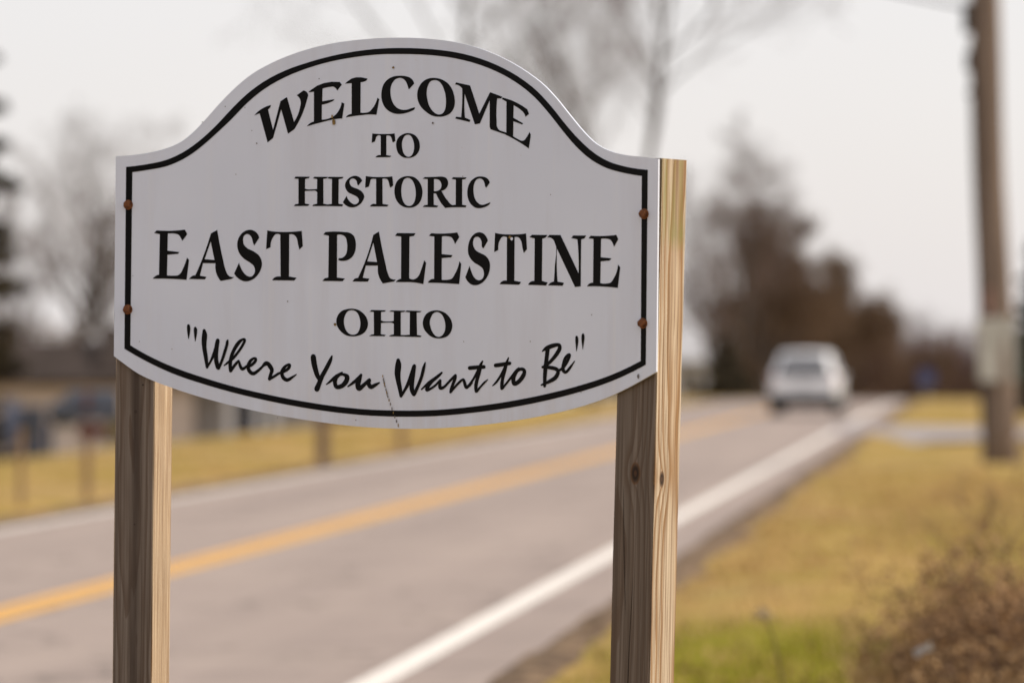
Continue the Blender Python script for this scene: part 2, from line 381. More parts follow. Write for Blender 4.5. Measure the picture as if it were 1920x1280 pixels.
# ------------------------------------------------------------------ the welcome sign
LETTERS = [
    ('W', [[-302.7,2003.6,-300.9,2005.6,-299.0,2007.5,-297.0,2009.3,-294.9,2011.0,-288.4,2015.5,-281.3,2019.2,-273.6,2022.1,-265.4,2024.2,-265.6,2022.9,-265.9,2021.7,-266.4,2020.5,-267.0,2019.4,-268.0,2018.2,-269.2,2017.1,-270.5,2016.1,-272.0,2015.3,-260.7,1973.9,-244.3,2030.9,-243.1,2031.7,-229.8,2039.2,-213.9,1988.7,-209.4,1995.2,-205.7,2002.0,-202.9,2009.0,-200.8,2016.3,-200.0,2019.6,-199.2,2023.0,-198.8,2026.4,-199.1,2029.8,-199.5,2031.6,-200.1,2033.3,-200.8,2035.0,-201.8,2036.6,-203.0,2038.2,-204.5,2039.6,-206.1,2040.9,-208.0,2042.1,-192.9,2051.5,-190.5,2050.9,-188.4,2050.0,-186.6,2048.9,-185.0,2047.5,-184.1,2046.3,-183.3,2045.0,-182.7,2043.6,-182.3,2042.1,-182.4,2040.4,-182.8,2038.7,-183.4,2037.1,-184.0,2035.4,-189.1,2019.5,-195.6,2004.0,-203.6,1988.9,-213.0,1974.3,-227.3,1965.3,-228.6,1969.4,-242.6,2015.0,-260.7,1957.3,-273.2,1948.8,-274.0,1953.0,-290.4,2007.6,-291.8,2007.3,-293.3,2007.0,-294.7,2006.6,-296.1,2006.2,-297.8,2005.6,-299.4,2005.0,-301.1,2004.3]]),
    ('E', [[-182.0,2047.4,-180.5,2048.7,-178.9,2050.0,-177.3,2051.3,-175.6,2052.5,-162.0,2060.2,-146.8,2065.0,-129.9,2067.0,-111.4,2066.1,-106.8,2060.6,-117.3,2048.9,-118.0,2050.6,-119.0,2052.1,-120.1,2053.5,-121.5,2054.7,-122.4,2055.4,-123.4,2056.1,-124.5,2056.7,-125.7,2057.1,-127.5,2057.4,-129.4,2057.3,-131.3,2057.1,-133.3,2056.9,-137.5,2056.5,-141.7,2055.8,-145.9,2055.0,-150.1,2054.0,-150.9,2028.5,-123.5,2032.0,-123.9,2031.1,-124.4,2030.3,-125.0,2029.6,-125.7,2029.0,-126.6,2028.4,-127.7,2028.0,-128.8,2027.6,-129.9,2027.2,-135.1,2025.3,-140.5,2023.8,-146.1,2022.6,-151.8,2021.8,-151.8,1991.7,-147.0,1991.9,-142.3,1992.5,-137.7,1993.4,-133.3,1994.7,-130.6,1995.6,-128.0,1996.6,-125.5,1997.8,-123.2,1999.2,-121.0,2000.8,-119.1,2002.6,-117.3,2004.5,-115.6,2006.5,-112.5,2010.8,-110.1,2015.4,-108.3,2020.3,-107.1,2025.5,-101.2,2022.6,-106.0,1993.1,-111.1,1992.9,-116.3,1992.5,-121.4,1992.1,-126.5,1991.5,-132.9,1990.5,-139.2,1989.4,-145.5,1988.0,-151.8,1986.7,-160.1,1985.0,-168.4,1983.2,-176.7,1981.2,-185.0,1979.3,-183.5,1981.1,-181.8,1982.8,-179.9,1984.3,-177.8,1985.6,-175.8,1986.5,-173.8,1987.3,-171.7,1987.9,-169.4,1988.4,-169.4,2048.3]]),
    ('L', [[-99.2,2062.3,-98.1,2063.5,-97.0,2064.6,-95.8,2065.7,-94.5,2066.7,-85.3,2071.9,-74.6,2074.3,-62.5,2073.9,-48.9,2070.8,-49.5,2069.6,-50.3,2068.6,-51.2,2067.7,-52.3,2066.9,-53.1,2066.4,-53.9,2066.1,-54.8,2065.8,-55.7,2065.5,-57.8,2064.9,-59.9,2064.5,-62.2,2064.3,-64.5,2064.3,-65.0,2003.7,-62.2,2003.3,-59.5,2003.0,-56.7,2003.0,-54.0,2003.1,-51.8,2003.3,-49.6,2003.5,-47.5,2003.9,-45.5,2004.6,-43.6,2005.8,-41.9,2007.2,-40.3,2008.8,-38.8,2010.4,-34.6,2015.2,-31.2,2020.4,-28.5,2026.1,-26.6,2032.2,-22.5,2029.1,-28.9,1998.2,-32.2,1998.7,-35.5,1999.0,-38.8,1999.3,-42.1,1999.5,-46.4,1999.5,-50.6,1999.3,-54.8,1999.0,-59.0,1998.7,-68.8,1998.1,-78.5,1997.2,-88.2,1996.2,-97.9,1995.0,-96.6,1996.5,-95.2,1997.8,-93.7,1999.0,-92.0,1999.9,-90.3,2000.6,-88.5,2001.1,-86.7,2001.4,-84.7,2001.5,-84.7,2062.9]]),
    ('C', [[56.3,2057.5,45.0,2047.0,43.3,2047.9,42.9,2050.0,42.3,2052.1,41.6,2054.2,40.8,2056.2,39.7,2058.5,38.6,2060.7,37.3,2062.8,35.6,2064.7,34.3,2065.8,33.0,2066.9,31.5,2067.8,29.9,2068.6,28.3,2069.1,26.7,2069.5,25.0,2069.8,23.3,2069.9,21.4,2069.7,19.5,2069.4,17.6,2068.9,15.8,2068.2,13.6,2067.1,11.6,2065.6,9.9,2064.0,8.3,2062.2,6.9,2060.4,5.8,2058.3,4.8,2056.2,4.0,2054.1,3.4,2051.9,3.0,2049.6,2.8,2047.3,2.6,2045.0,2.6,2042.5,2.7,2040.0,3.0,2037.5,3.4,2035.1,3.9,2032.4,4.5,2029.8,5.4,2027.2,6.4,2024.6,7.5,2022.3,8.8,2020.0,10.3,2017.8,12.0,2015.8,13.7,2014.1,15.5,2012.5,17.5,2011.0,19.6,2009.8,21.4,2008.9,23.2,2008.2,25.1,2007.6,27.1,2007.1,29.0,2006.7,30.8,2006.4,32.7,2006.2,34.6,2006.2,36.5,2006.2,38.4,2006.4,40.3,2006.7,42.2,2007.0,44.3,2007.5,46.4,2008.1,48.5,2008.7,50.7,2009.3,52.5,2009.6,54.3,2010.0,56.2,2010.3,58.0,2010.6,58.4,2009.0,56.8,2006.2,54.2,2005.0,51.5,2003.9,48.7,2002.9,46.0,2002.0,43.2,2001.2,40.4,2000.5,37.5,1999.9,34.6,1999.4,31.8,1999.0,29.0,1998.7,26.2,1998.5,23.3,1998.5,20.5,1998.6,17.6,1998.7,14.8,1999.1,12.0,1999.6,9.1,2000.4,6.2,2001.5,3.4,2002.7,0.7,2004.1,-1.9,2005.7,-4.3,2007.4,-6.6,2009.3,-8.7,2011.4,-10.7,2013.9,-12.5,2016.6,-14.0,2019.5,-15.3,2022.4,-16.4,2025.6,-17.1,2029.0,-17.6,2032.3,-17.9,2035.7,-17.9,2038.8,-17.7,2042.0,-17.3,2045.1,-16.7,2048.1,-15.8,2051.3,-14.7,2054.5,-13.3,2057.5,-11.5,2060.4,-9.3,2062.9,-6.9,2065.2,-4.1,2067.3,-1.1,2069.2,1.9,2070.7,5.2,2071.9,8.6,2072.9,12.0,2073.7,15.3,2074.1,18.6,2074.3,21.9,2074.3,25.2,2074.3,28.1,2074.1,30.9,2073.9,33.7,2073.6,36.5,2073.1,39.2,2072.5,41.9,2071.7,44.5,2070.8,46.9,2069.7,48.8,2068.5,50.5,2067.2,52.1,2065.7,53.5,2064.1,54.5,2062.6,55.3,2061.0,55.9,2059.3]]),
    ('O', [[63.3,2035.7,63.5,2039.1,64.1,2042.5,65.0,2045.8,66.3,2049.0,68.0,2051.9,69.9,2054.8,72.2,2057.4,74.8,2059.8,77.5,2061.8,80.4,2063.5,83.5,2064.9,86.7,2066.1,90.4,2066.9,94.3,2067.4,98.1,2067.5,102.0,2067.3,105.9,2067.0,109.8,2066.4,113.6,2065.5,117.3,2064.3,121.2,2062.8,125.0,2060.9,128.5,2058.8,131.8,2056.4,134.8,2053.7,137.5,2050.7,139.9,2047.5,142.0,2044.2,143.8,2040.8,145.1,2037.3,146.2,2033.7,147.1,2030.0,147.8,2026.7,148.3,2023.4,148.6,2020.0,148.5,2016.7,148.2,2013.7,147.6,2010.7,146.7,2007.8,145.4,2005.0,143.9,2002.6,142.1,2000.3,140.1,1998.2,137.8,1996.3,135.1,1994.7,132.1,1993.4,129.0,1992.4,125.8,1991.5,122.5,1990.9,119.1,1990.5,115.7,1990.4,112.2,1990.5,108.3,1990.7,104.5,1991.2,100.6,1992.0,96.9,1993.1,93.3,1994.7,89.8,1996.6,86.5,1998.7,83.3,2000.9,80.1,2003.4,76.9,2006.0,74.0,2008.7,71.4,2011.7,69.6,2014.2,68.0,2016.8,66.6,2019.5,65.5,2022.3,64.4,2025.6,63.7,2028.9,63.3,2032.3],[84.7,2035.0,84.9,2032.4,85.3,2029.8,85.8,2027.2,86.4,2024.6,87.1,2021.7,87.9,2018.9,88.9,2016.1,90.1,2013.3,91.5,2010.7,93.1,2008.2,94.9,2005.8,96.9,2003.5,98.6,2001.8,100.5,2000.1,102.4,1998.6,104.6,1997.3,106.4,1996.5,108.3,1995.7,110.2,1995.2,112.2,1994.9,114.5,1994.9,116.7,1995.3,118.8,1995.9,120.7,1996.9,122.6,1998.3,124.0,2000.1,125.2,2002.1,126.2,2004.1,127.2,2006.9,127.8,2009.8,128.2,2012.9,128.4,2015.9,128.6,2019.2,128.5,2022.5,128.3,2025.9,127.9,2029.2,127.3,2032.8,126.5,2036.3,125.4,2039.9,124.1,2043.4,123.0,2046.3,121.7,2049.2,120.1,2052.0,118.2,2054.7,116.5,2056.5,114.7,2058.3,112.8,2059.9,110.5,2061.1,108.7,2061.8,106.8,2062.4,104.8,2062.7,102.9,2062.9,100.4,2062.8,98.0,2062.4,95.6,2061.7,93.5,2060.7,91.5,2059.1,90.0,2057.1,88.7,2054.9,87.6,2052.7,86.7,2050.6,86.0,2048.4,85.4,2046.2,85.0,2043.9,84.8,2041.7,84.6,2039.5,84.6,2037.2]]),
    ('M', [[148.8,2052.9,151.7,2056.8,182.6,2049.8,183.8,2048.0,204.2,1993.5,226.8,2031.8,229.0,2034.9,256.8,2024.9,253.4,2021.6,244.8,2022.3,244.4,2018.7,244.0,2015.0,243.7,2011.4,243.5,2007.7,243.1,2000.4,242.9,1993.0,243.0,1985.7,243.5,1978.4,243.6,1975.0,243.5,1971.5,243.9,1968.2,245.2,1965.1,246.2,1963.6,247.4,1962.2,248.8,1960.9,250.3,1959.8,251.9,1959.0,253.6,1958.4,255.4,1957.9,257.1,1957.4,259.3,1956.7,261.4,1956.1,263.5,1955.5,265.7,1954.9,265.7,1950.5,229.8,1962.3,227.8,1967.1,227.8,2019.2,223.4,2010.4,219.0,2001.5,214.6,1992.7,210.2,1983.8,209.0,1981.4,207.9,1979.1,206.7,1976.7,205.6,1974.4,194.0,1973.1,171.0,2033.7,170.6,2027.8,170.3,2021.9,170.1,2016.0,170.1,2010.1,170.3,2004.4,170.5,1998.6,171.0,1992.9,171.5,1987.2,184.1,1981.9,182.1,1978.0,149.3,1985.7,151.7,1989.3,163.0,1987.9,163.6,1993.5,164.2,1999.1,164.6,2004.7,165.0,2010.3,165.4,2018.7,165.6,2027.2,165.6,2035.7,165.4,2044.2,164.5,2045.2,163.6,2046.2,162.7,2047.1,161.6,2048.0,158.9,2049.8,155.8,2051.3,152.5,2052.3]]),
    ('E', [[255.4,2020.8,257.5,2023.4,259.1,2023.0,260.7,2022.6,262.4,2022.1,264.0,2021.7,277.0,2017.5,289.5,2012.2,301.6,2006.0,313.2,1998.8,317.3,1989.4,309.2,1984.2,308.5,1986.4,307.6,1988.5,306.4,1990.6,305.0,1992.5,303.8,1993.7,302.5,1994.9,301.2,1996.0,299.8,1997.0,297.8,1998.6,295.7,2000.1,293.5,2001.5,291.3,2002.9,289.1,2004.1,286.9,2005.3,284.7,2006.5,282.4,2007.6,281.6,1983.3,304.3,1971.3,301.6,1969.5,281.6,1976.4,281.1,1947.2,283.5,1945.7,286.1,1944.3,288.7,1943.0,291.3,1941.7,293.8,1940.5,296.3,1939.2,298.9,1938.2,301.6,1937.8,302.6,1937.8,303.7,1937.9,304.8,1938.1,305.8,1938.4,307.4,1939.3,308.7,1940.5,309.8,1941.9,311.0,1943.3,313.1,1945.9,315.0,1948.6,316.8,1951.4,318.3,1954.4,321.5,1948.9,316.9,1922.3,310.7,1926.2,304.3,1930.0,297.8,1933.8,291.3,1937.3,284.6,1940.8,277.8,1944.2,270.9,1947.5,264.0,1950.6,265.7,1955.7,266.0,2015.0]]),
    ('T', [[-38.3,1961.5,-37.0,1961.2,-34.0,1960.9,-31.1,1960.6,-28.1,1960.4,-25.1,1960.2,-21.8,1960.0,-18.6,1959.9,-15.3,1959.8,-12.0,1959.7,-8.2,1959.6,-4.4,1959.5,-0.6,1959.5,3.2,1959.6,5.4,1959.7,7.6,1959.9,9.9,1960.1,12.1,1960.4,13.7,1945.7,12.4,1944.3,8.1,1942.4,6.5,1946.5,6.2,1948.2,5.7,1949.8,5.0,1951.4,4.2,1952.9,3.8,1953.5,3.4,1954.0,3.0,1954.5,2.5,1955.0,1.8,1955.4,1.0,1955.7,0.1,1955.9,-0.8,1956.1,-2.1,1956.3,-3.4,1956.4,-4.7,1956.4,-6.0,1956.4,-6.7,1954.3,-6.6,1917.5,4.5,1915.9,4.2,1915.0,0.9,1913.3,-30.9,1913.8,-30.6,1914.4,-30.3,1914.8,-29.9,1915.3,-29.4,1915.7,-28.9,1916.1,-28.3,1916.5,-27.7,1916.8,-27.1,1917.1,-25.3,1917.8,-23.4,1918.1,-21.4,1918.1,-19.2,1917.8,-19.2,1955.2,-19.9,1956.7,-21.7,1957.2,-23.3,1957.3,-24.9,1957.2,-26.5,1956.7,-27.0,1956.5,-27.5,1956.2,-28.0,1955.8,-28.4,1955.5,-29.3,1954.5,-29.9,1953.5,-30.3,1952.2,-30.4,1950.9,-32.7,1945.1,-39.6,1942.9]]),
    ('O', [[15.6,1937.0,15.6,1939.2,15.9,1941.4,16.3,1943.5,17.0,1945.6,17.9,1947.5,19.0,1949.2,20.2,1950.9,21.6,1952.5,23.4,1954.0,25.3,1955.3,27.4,1956.4,29.6,1957.5,31.1,1958.1,32.8,1958.7,34.4,1959.2,36.2,1959.6,37.9,1959.8,39.8,1960.0,41.6,1960.0,43.4,1959.9,45.4,1959.7,47.4,1959.5,49.4,1959.1,51.3,1958.6,53.3,1957.9,55.1,1957.1,56.9,1956.1,58.6,1955.0,60.3,1953.7,61.8,1952.2,63.3,1950.7,64.5,1949.0,65.7,1947.2,66.7,1945.4,67.5,1943.4,68.2,1941.4,68.6,1939.6,68.9,1937.7,69.1,1935.8,69.2,1933.9,69.0,1931.4,68.7,1928.9,68.1,1926.5,67.2,1924.1,66.1,1922.3,64.9,1920.5,63.5,1918.9,61.9,1917.3,60.3,1916.0,58.5,1914.8,56.6,1913.8,54.6,1912.9,53.0,1912.3,51.4,1911.8,49.7,1911.3,48.0,1911.0,46.4,1910.9,44.7,1910.8,43.1,1910.8,41.4,1910.9,39.4,1911.0,37.4,1911.1,35.4,1911.3,33.5,1911.8,31.6,1912.4,29.7,1913.3,27.9,1914.2,26.3,1915.3,24.4,1916.7,22.6,1918.3,21.0,1920.0,19.7,1921.8,18.7,1923.6,17.9,1925.5,17.2,1927.5,16.7,1929.4,16.2,1931.3,15.9,1933.2,15.7,1935.1],[28.6,1938.4,28.6,1936.1,28.8,1933.7,29.1,1931.4,29.6,1929.1,30.0,1927.0,30.5,1924.9,31.2,1922.9,32.2,1920.9,33.1,1919.5,34.2,1918.1,35.4,1916.8,36.8,1915.6,37.7,1915.0,38.7,1914.4,39.7,1913.9,40.8,1913.5,41.7,1913.3,42.7,1913.1,43.7,1913.1,44.7,1913.1,46.0,1913.3,47.2,1913.7,48.3,1914.2,49.4,1914.8,50.6,1915.7,51.6,1916.8,52.5,1918.0,53.3,1919.3,54.1,1920.9,54.8,1922.6,55.2,1924.4,55.6,1926.2,56.0,1928.0,56.2,1929.9,56.3,1931.8,56.3,1933.7,56.2,1935.7,56.0,1937.7,55.7,1939.8,55.3,1941.8,54.8,1943.6,54.2,1945.3,53.5,1947.1,52.7,1948.8,51.8,1950.3,51.0,1951.8,49.9,1953.2,48.7,1954.4,47.8,1955.0,46.8,1955.6,45.8,1956.1,44.7,1956.5,43.6,1956.7,42.4,1956.8,41.3,1956.7,40.1,1956.6,38.9,1956.4,37.7,1956.0,36.5,1955.6,35.5,1955.0,34.2,1954.0,33.2,1952.7,32.3,1951.3,31.5,1949.9,30.8,1948.5,30.2,1947.1,29.6,1945.6,29.2,1944.2,28.9,1942.7,28.7,1941.3,28.6,1939.9]]),
    ('H', [[-213.5,1875.2,-210.5,1879.0,-178.8,1878.1,-180.7,1875.4,-189.1,1874.0,-189.6,1854.6,-188.8,1854.3,-187.9,1853.9,-187.1,1853.6,-186.3,1853.3,-183.6,1852.8,-180.8,1852.6,-177.9,1852.7,-175.1,1852.7,-171.9,1852.7,-168.8,1852.8,-165.6,1852.9,-162.5,1853.1,-162.0,1873.0,-171.8,1874.8,-168.1,1877.8,-137.7,1877.1,-140.5,1874.2,-148.5,1873.1,-148.2,1823.4,-139.6,1821.9,-138.7,1821.6,-138.7,1818.7,-172.8,1819.1,-170.9,1822.1,-162.5,1823.7,-162.0,1846.6,-162.6,1847.4,-163.3,1848.0,-164.0,1848.7,-164.8,1849.2,-167.2,1850.0,-169.8,1850.1,-172.5,1849.9,-175.1,1849.8,-178.7,1849.9,-182.3,1849.8,-185.9,1849.8,-189.6,1849.6,-189.6,1824.5,-179.3,1822.8,-182.6,1819.6,-214.4,1819.7,-211.4,1823.3,-204.0,1824.3,-204.0,1874.1]]),
    ('I', [[-139.1,1874.2,-136.3,1877.1,-102.7,1876.2,-105.9,1873.1,-113.9,1872.0,-114.4,1822.9,-103.6,1821.3,-105.9,1817.6,-139.6,1818.5,-139.6,1821.9,-129.3,1822.7,-128.9,1872.3]]),
    ('S', [[-60.9,1868.1,-69.8,1858.5,-70.2,1858.7,-70.5,1859.0,-70.8,1859.3,-71.1,1859.6,-72.1,1861.4,-72.5,1863.5,-72.8,1865.6,-73.6,1867.5,-74.4,1868.6,-75.2,1869.6,-76.2,1870.6,-77.3,1871.3,-78.5,1871.9,-79.8,1872.4,-81.2,1872.6,-82.5,1872.7,-83.8,1872.6,-85.0,1872.2,-86.2,1871.8,-87.2,1871.1,-88.2,1870.1,-88.9,1868.9,-89.3,1867.5,-89.5,1866.2,-89.5,1865.0,-89.4,1863.8,-89.0,1862.7,-88.6,1861.6,-88.0,1860.4,-87.2,1859.3,-86.3,1858.3,-85.3,1857.3,-83.6,1856.2,-81.8,1855.4,-79.8,1854.6,-77.8,1853.9,-75.5,1853.0,-73.1,1852.2,-70.7,1851.4,-68.4,1850.4,-66.5,1849.4,-64.7,1848.3,-63.0,1847.0,-61.4,1845.7,-60.3,1844.5,-59.3,1843.3,-58.4,1842.0,-57.6,1840.6,-57.2,1839.6,-56.8,1838.6,-56.6,1837.5,-56.4,1836.4,-56.5,1835.0,-56.9,1833.5,-57.5,1832.1,-58.1,1830.7,-58.9,1829.1,-59.8,1827.7,-60.8,1826.3,-61.9,1824.9,-63.1,1823.6,-64.5,1822.3,-66.0,1821.1,-67.5,1820.0,-69.3,1818.9,-71.1,1818.0,-73.0,1817.1,-75.0,1816.4,-77.1,1815.9,-79.2,1815.4,-81.3,1815.2,-83.4,1815.1,-85.3,1815.2,-87.2,1815.4,-89.1,1815.8,-90.9,1816.2,-92.9,1817.0,-94.9,1817.9,-96.7,1819.0,-98.4,1820.1,-100.1,1821.4,-101.7,1822.7,-103.1,1824.1,-104.5,1825.6,-96.1,1838.4,-95.6,1836.8,-94.9,1835.2,-94.2,1833.6,-93.3,1832.1,-92.2,1830.5,-90.9,1829.0,-89.6,1827.5,-88.1,1826.2,-86.6,1824.9,-85.1,1823.7,-83.4,1822.7,-81.6,1821.9,-80.2,1821.5,-78.8,1821.2,-77.4,1821.1,-75.9,1821.2,-74.6,1821.5,-73.4,1822.0,-72.3,1822.6,-71.3,1823.4,-70.3,1824.3,-69.5,1825.3,-68.8,1826.4,-68.4,1827.5,-68.3,1828.8,-68.5,1830.1,-68.8,1831.3,-69.4,1832.5,-70.3,1833.8,-71.4,1834.8,-72.7,1835.8,-74.1,1836.8,-76.3,1838.1,-78.6,1839.1,-81.0,1840.1,-83.4,1841.1,-85.6,1842.0,-87.8,1842.8,-89.9,1843.8,-91.9,1845.0,-93.4,1846.3,-94.8,1847.7,-96.0,1849.3,-97.0,1850.9,-98.0,1852.6,-98.7,1854.4,-99.3,1856.2,-99.6,1858.0,-99.6,1859.7,-99.4,1861.4,-99.0,1863.1,-98.4,1864.7,-97.6,1866.5,-96.5,1868.2,-95.2,1869.8,-93.8,1871.2,-92.1,1872.7,-90.3,1874.0,-88.3,1875.1,-86.3,1876.1,-84.0,1876.9,-81.7,1877.5,-79.3,1877.9,-76.9,1878.0,-74.7,1877.8,-72.5,1877.3,-70.4,1876.6,-68.4,1875.7,-66.1,1874.3,-64.1,1872.5,-62.4,1870.5]]),
    ('T', [[-52.9,1876.9,-48.8,1876.3,-44.8,1875.8,-40.8,1875.3,-36.7,1874.9,-32.7,1874.7,-28.7,1874.5,-24.7,1874.4,-20.7,1874.4,-17.0,1874.3,-13.2,1874.2,-9.4,1874.2,-5.7,1874.3,-2.5,1874.4,0.7,1874.6,3.9,1874.9,7.0,1875.2,8.9,1857.2,2.8,1852.8,2.4,1853.4,2.1,1854.0,1.7,1854.6,1.4,1855.3,0.3,1858.4,-0.4,1861.7,-1.3,1864.9,-2.8,1867.8,-3.3,1868.3,-3.7,1868.9,-4.2,1869.4,-4.7,1869.9,-5.6,1870.3,-6.5,1870.5,-7.5,1870.7,-8.5,1870.8,-10.1,1871.0,-11.8,1871.1,-13.4,1871.1,-15.1,1870.9,-15.5,1870.1,-15.1,1820.8,-1.1,1818.7,-4.7,1815.6,-43.5,1816.3,-43.0,1817.2,-42.4,1818.0,-41.7,1818.7,-40.9,1819.4,-38.6,1820.7,-36.0,1821.4,-33.0,1821.3,-29.6,1820.6,-29.6,1870.4,-31.7,1870.8,-33.7,1871.1,-35.6,1871.2,-37.6,1871.1,-38.5,1871.1,-39.3,1871.0,-40.2,1870.9,-40.9,1870.6,-41.9,1869.9,-42.6,1868.9,-42.8,1867.6,-42.8,1866.1,-46.1,1855.8,-54.4,1853.7]]),
    ('O', [[11.7,1845.1,11.8,1848.3,12.1,1851.4,12.7,1854.5,13.6,1857.5,14.6,1859.9,15.7,1862.3,17.1,1864.5,18.8,1866.5,20.7,1868.2,22.7,1869.7,25.0,1871.0,27.3,1872.1,29.3,1872.9,31.4,1873.6,33.6,1874.2,35.8,1874.6,37.9,1874.8,40.0,1874.9,42.1,1874.9,44.3,1874.8,47.1,1874.6,50.0,1874.2,52.9,1873.6,55.6,1872.8,58.2,1871.5,60.6,1870.0,62.9,1868.2,65.0,1866.4,67.0,1864.3,68.7,1862.0,70.3,1859.6,71.6,1857.2,72.8,1854.4,73.8,1851.5,74.5,1848.5,74.9,1845.5,75.1,1843.1,75.0,1840.6,74.8,1838.1,74.4,1835.7,73.9,1833.1,73.2,1830.6,72.3,1828.2,71.1,1825.8,69.7,1823.6,68.1,1821.5,66.2,1819.5,64.1,1817.7,61.7,1816.2,59.2,1814.8,56.5,1813.8,53.7,1812.9,51.4,1812.5,49.0,1812.3,46.6,1812.2,44.3,1812.3,41.4,1812.5,38.5,1812.8,35.7,1813.3,32.9,1814.1,30.1,1815.3,27.4,1816.7,24.9,1818.3,22.6,1820.1,20.5,1822.2,18.6,1824.4,16.9,1826.9,15.5,1829.3,13.8,1833.1,12.7,1837.1,12.0,1841.1],[27.3,1849.0,27.2,1847.3,27.2,1845.7,27.2,1844.0,27.3,1842.4,27.5,1839.9,27.7,1837.4,28.1,1834.9,28.7,1832.4,29.4,1830.0,30.2,1827.7,31.2,1825.4,32.5,1823.2,33.6,1821.7,34.8,1820.2,36.1,1818.9,37.7,1817.8,39.2,1817.0,40.8,1816.4,42.5,1816.0,44.3,1815.8,46.0,1815.8,47.7,1816.0,49.3,1816.5,50.9,1817.1,52.6,1818.3,54.1,1819.8,55.4,1821.5,56.5,1823.2,57.6,1825.3,58.3,1827.4,58.9,1829.6,59.3,1831.8,59.7,1834.1,60.0,1836.3,60.1,1838.6,60.1,1840.9,60.0,1843.2,59.8,1845.5,59.6,1847.7,59.2,1850.0,58.6,1852.5,57.9,1855.1,57.1,1857.5,56.0,1860.0,55.0,1862.0,53.8,1864.0,52.5,1865.8,50.9,1867.5,49.6,1868.5,48.2,1869.5,46.8,1870.3,45.2,1870.9,44.0,1871.2,42.9,1871.4,41.7,1871.5,40.5,1871.4,38.8,1871.2,37.2,1870.6,35.7,1869.9,34.4,1869.1,32.7,1867.5,31.5,1865.5,30.5,1863.4,29.6,1861.3,28.6,1858.3,28.0,1855.3,27.5,1852.1]]),
    ('R', [[75.8,1869.0,80.5,1872.2,86.9,1872.1,93.2,1872.1,99.6,1872.1,106.0,1872.1,109.3,1872.2,112.6,1872.4,115.9,1872.4,119.2,1872.2,121.2,1871.9,123.1,1871.6,125.0,1871.1,126.8,1870.4,128.2,1869.5,129.5,1868.5,130.6,1867.4,131.5,1866.2,132.3,1864.7,132.8,1863.2,133.1,1861.6,133.2,1860.0,133.2,1858.3,133.0,1856.6,132.6,1855.0,132.0,1853.4,131.3,1852.1,130.4,1850.8,129.3,1849.7,128.2,1848.6,127.0,1847.6,125.8,1846.8,124.4,1846.0,123.0,1845.4,121.9,1845.0,120.7,1844.7,119.5,1844.4,118.3,1844.3,121.1,1839.3,124.1,1834.7,127.2,1830.4,130.7,1826.2,134.4,1822.2,135.5,1820.9,136.6,1819.7,137.7,1818.6,139.1,1817.6,140.0,1817.0,140.9,1816.6,141.9,1816.2,142.9,1815.8,144.8,1813.7,144.8,1811.3,142.6,1811.3,140.5,1811.2,138.4,1811.1,136.3,1811.0,133.9,1810.9,131.5,1810.7,129.1,1810.4,126.8,1810.1,126.1,1810.8,125.4,1811.5,124.7,1812.2,124.0,1812.9,118.5,1818.9,113.8,1825.3,109.6,1832.0,106.0,1839.2,100.8,1839.7,100.3,1836.8,100.8,1817.0,111.2,1814.8,107.9,1811.8,75.6,1813.2,79.5,1816.6,86.9,1817.3,87.1,1868.0],[101.1,1867.7,101.1,1843.8,102.3,1843.6,103.6,1843.6,104.8,1843.6,106.0,1843.7,107.5,1843.9,108.9,1844.2,110.3,1844.7,111.7,1845.2,113.0,1845.9,114.3,1846.8,115.4,1847.7,116.4,1848.8,117.1,1849.9,117.7,1851.2,118.0,1852.4,118.3,1853.7,118.4,1854.9,118.3,1856.2,118.1,1857.4,117.8,1858.7,117.4,1859.9,116.9,1861.0,116.2,1862.2,115.4,1863.2,114.6,1864.1,113.7,1864.9,112.7,1865.6,111.7,1866.2,110.5,1866.7,109.4,1867.0,108.2,1867.3,106.9,1867.5,105.5,1867.7,104.0,1867.8,102.6,1867.8]]),
    ('I', [[141.5,1867.2,144.8,1870.4,175.5,1869.3,172.2,1866.1,165.1,1865.4,165.1,1815.8,175.1,1814.2,173.2,1810.8,142.9,1811.3,142.9,1815.4,150.6,1816.3,150.9,1865.7]]),
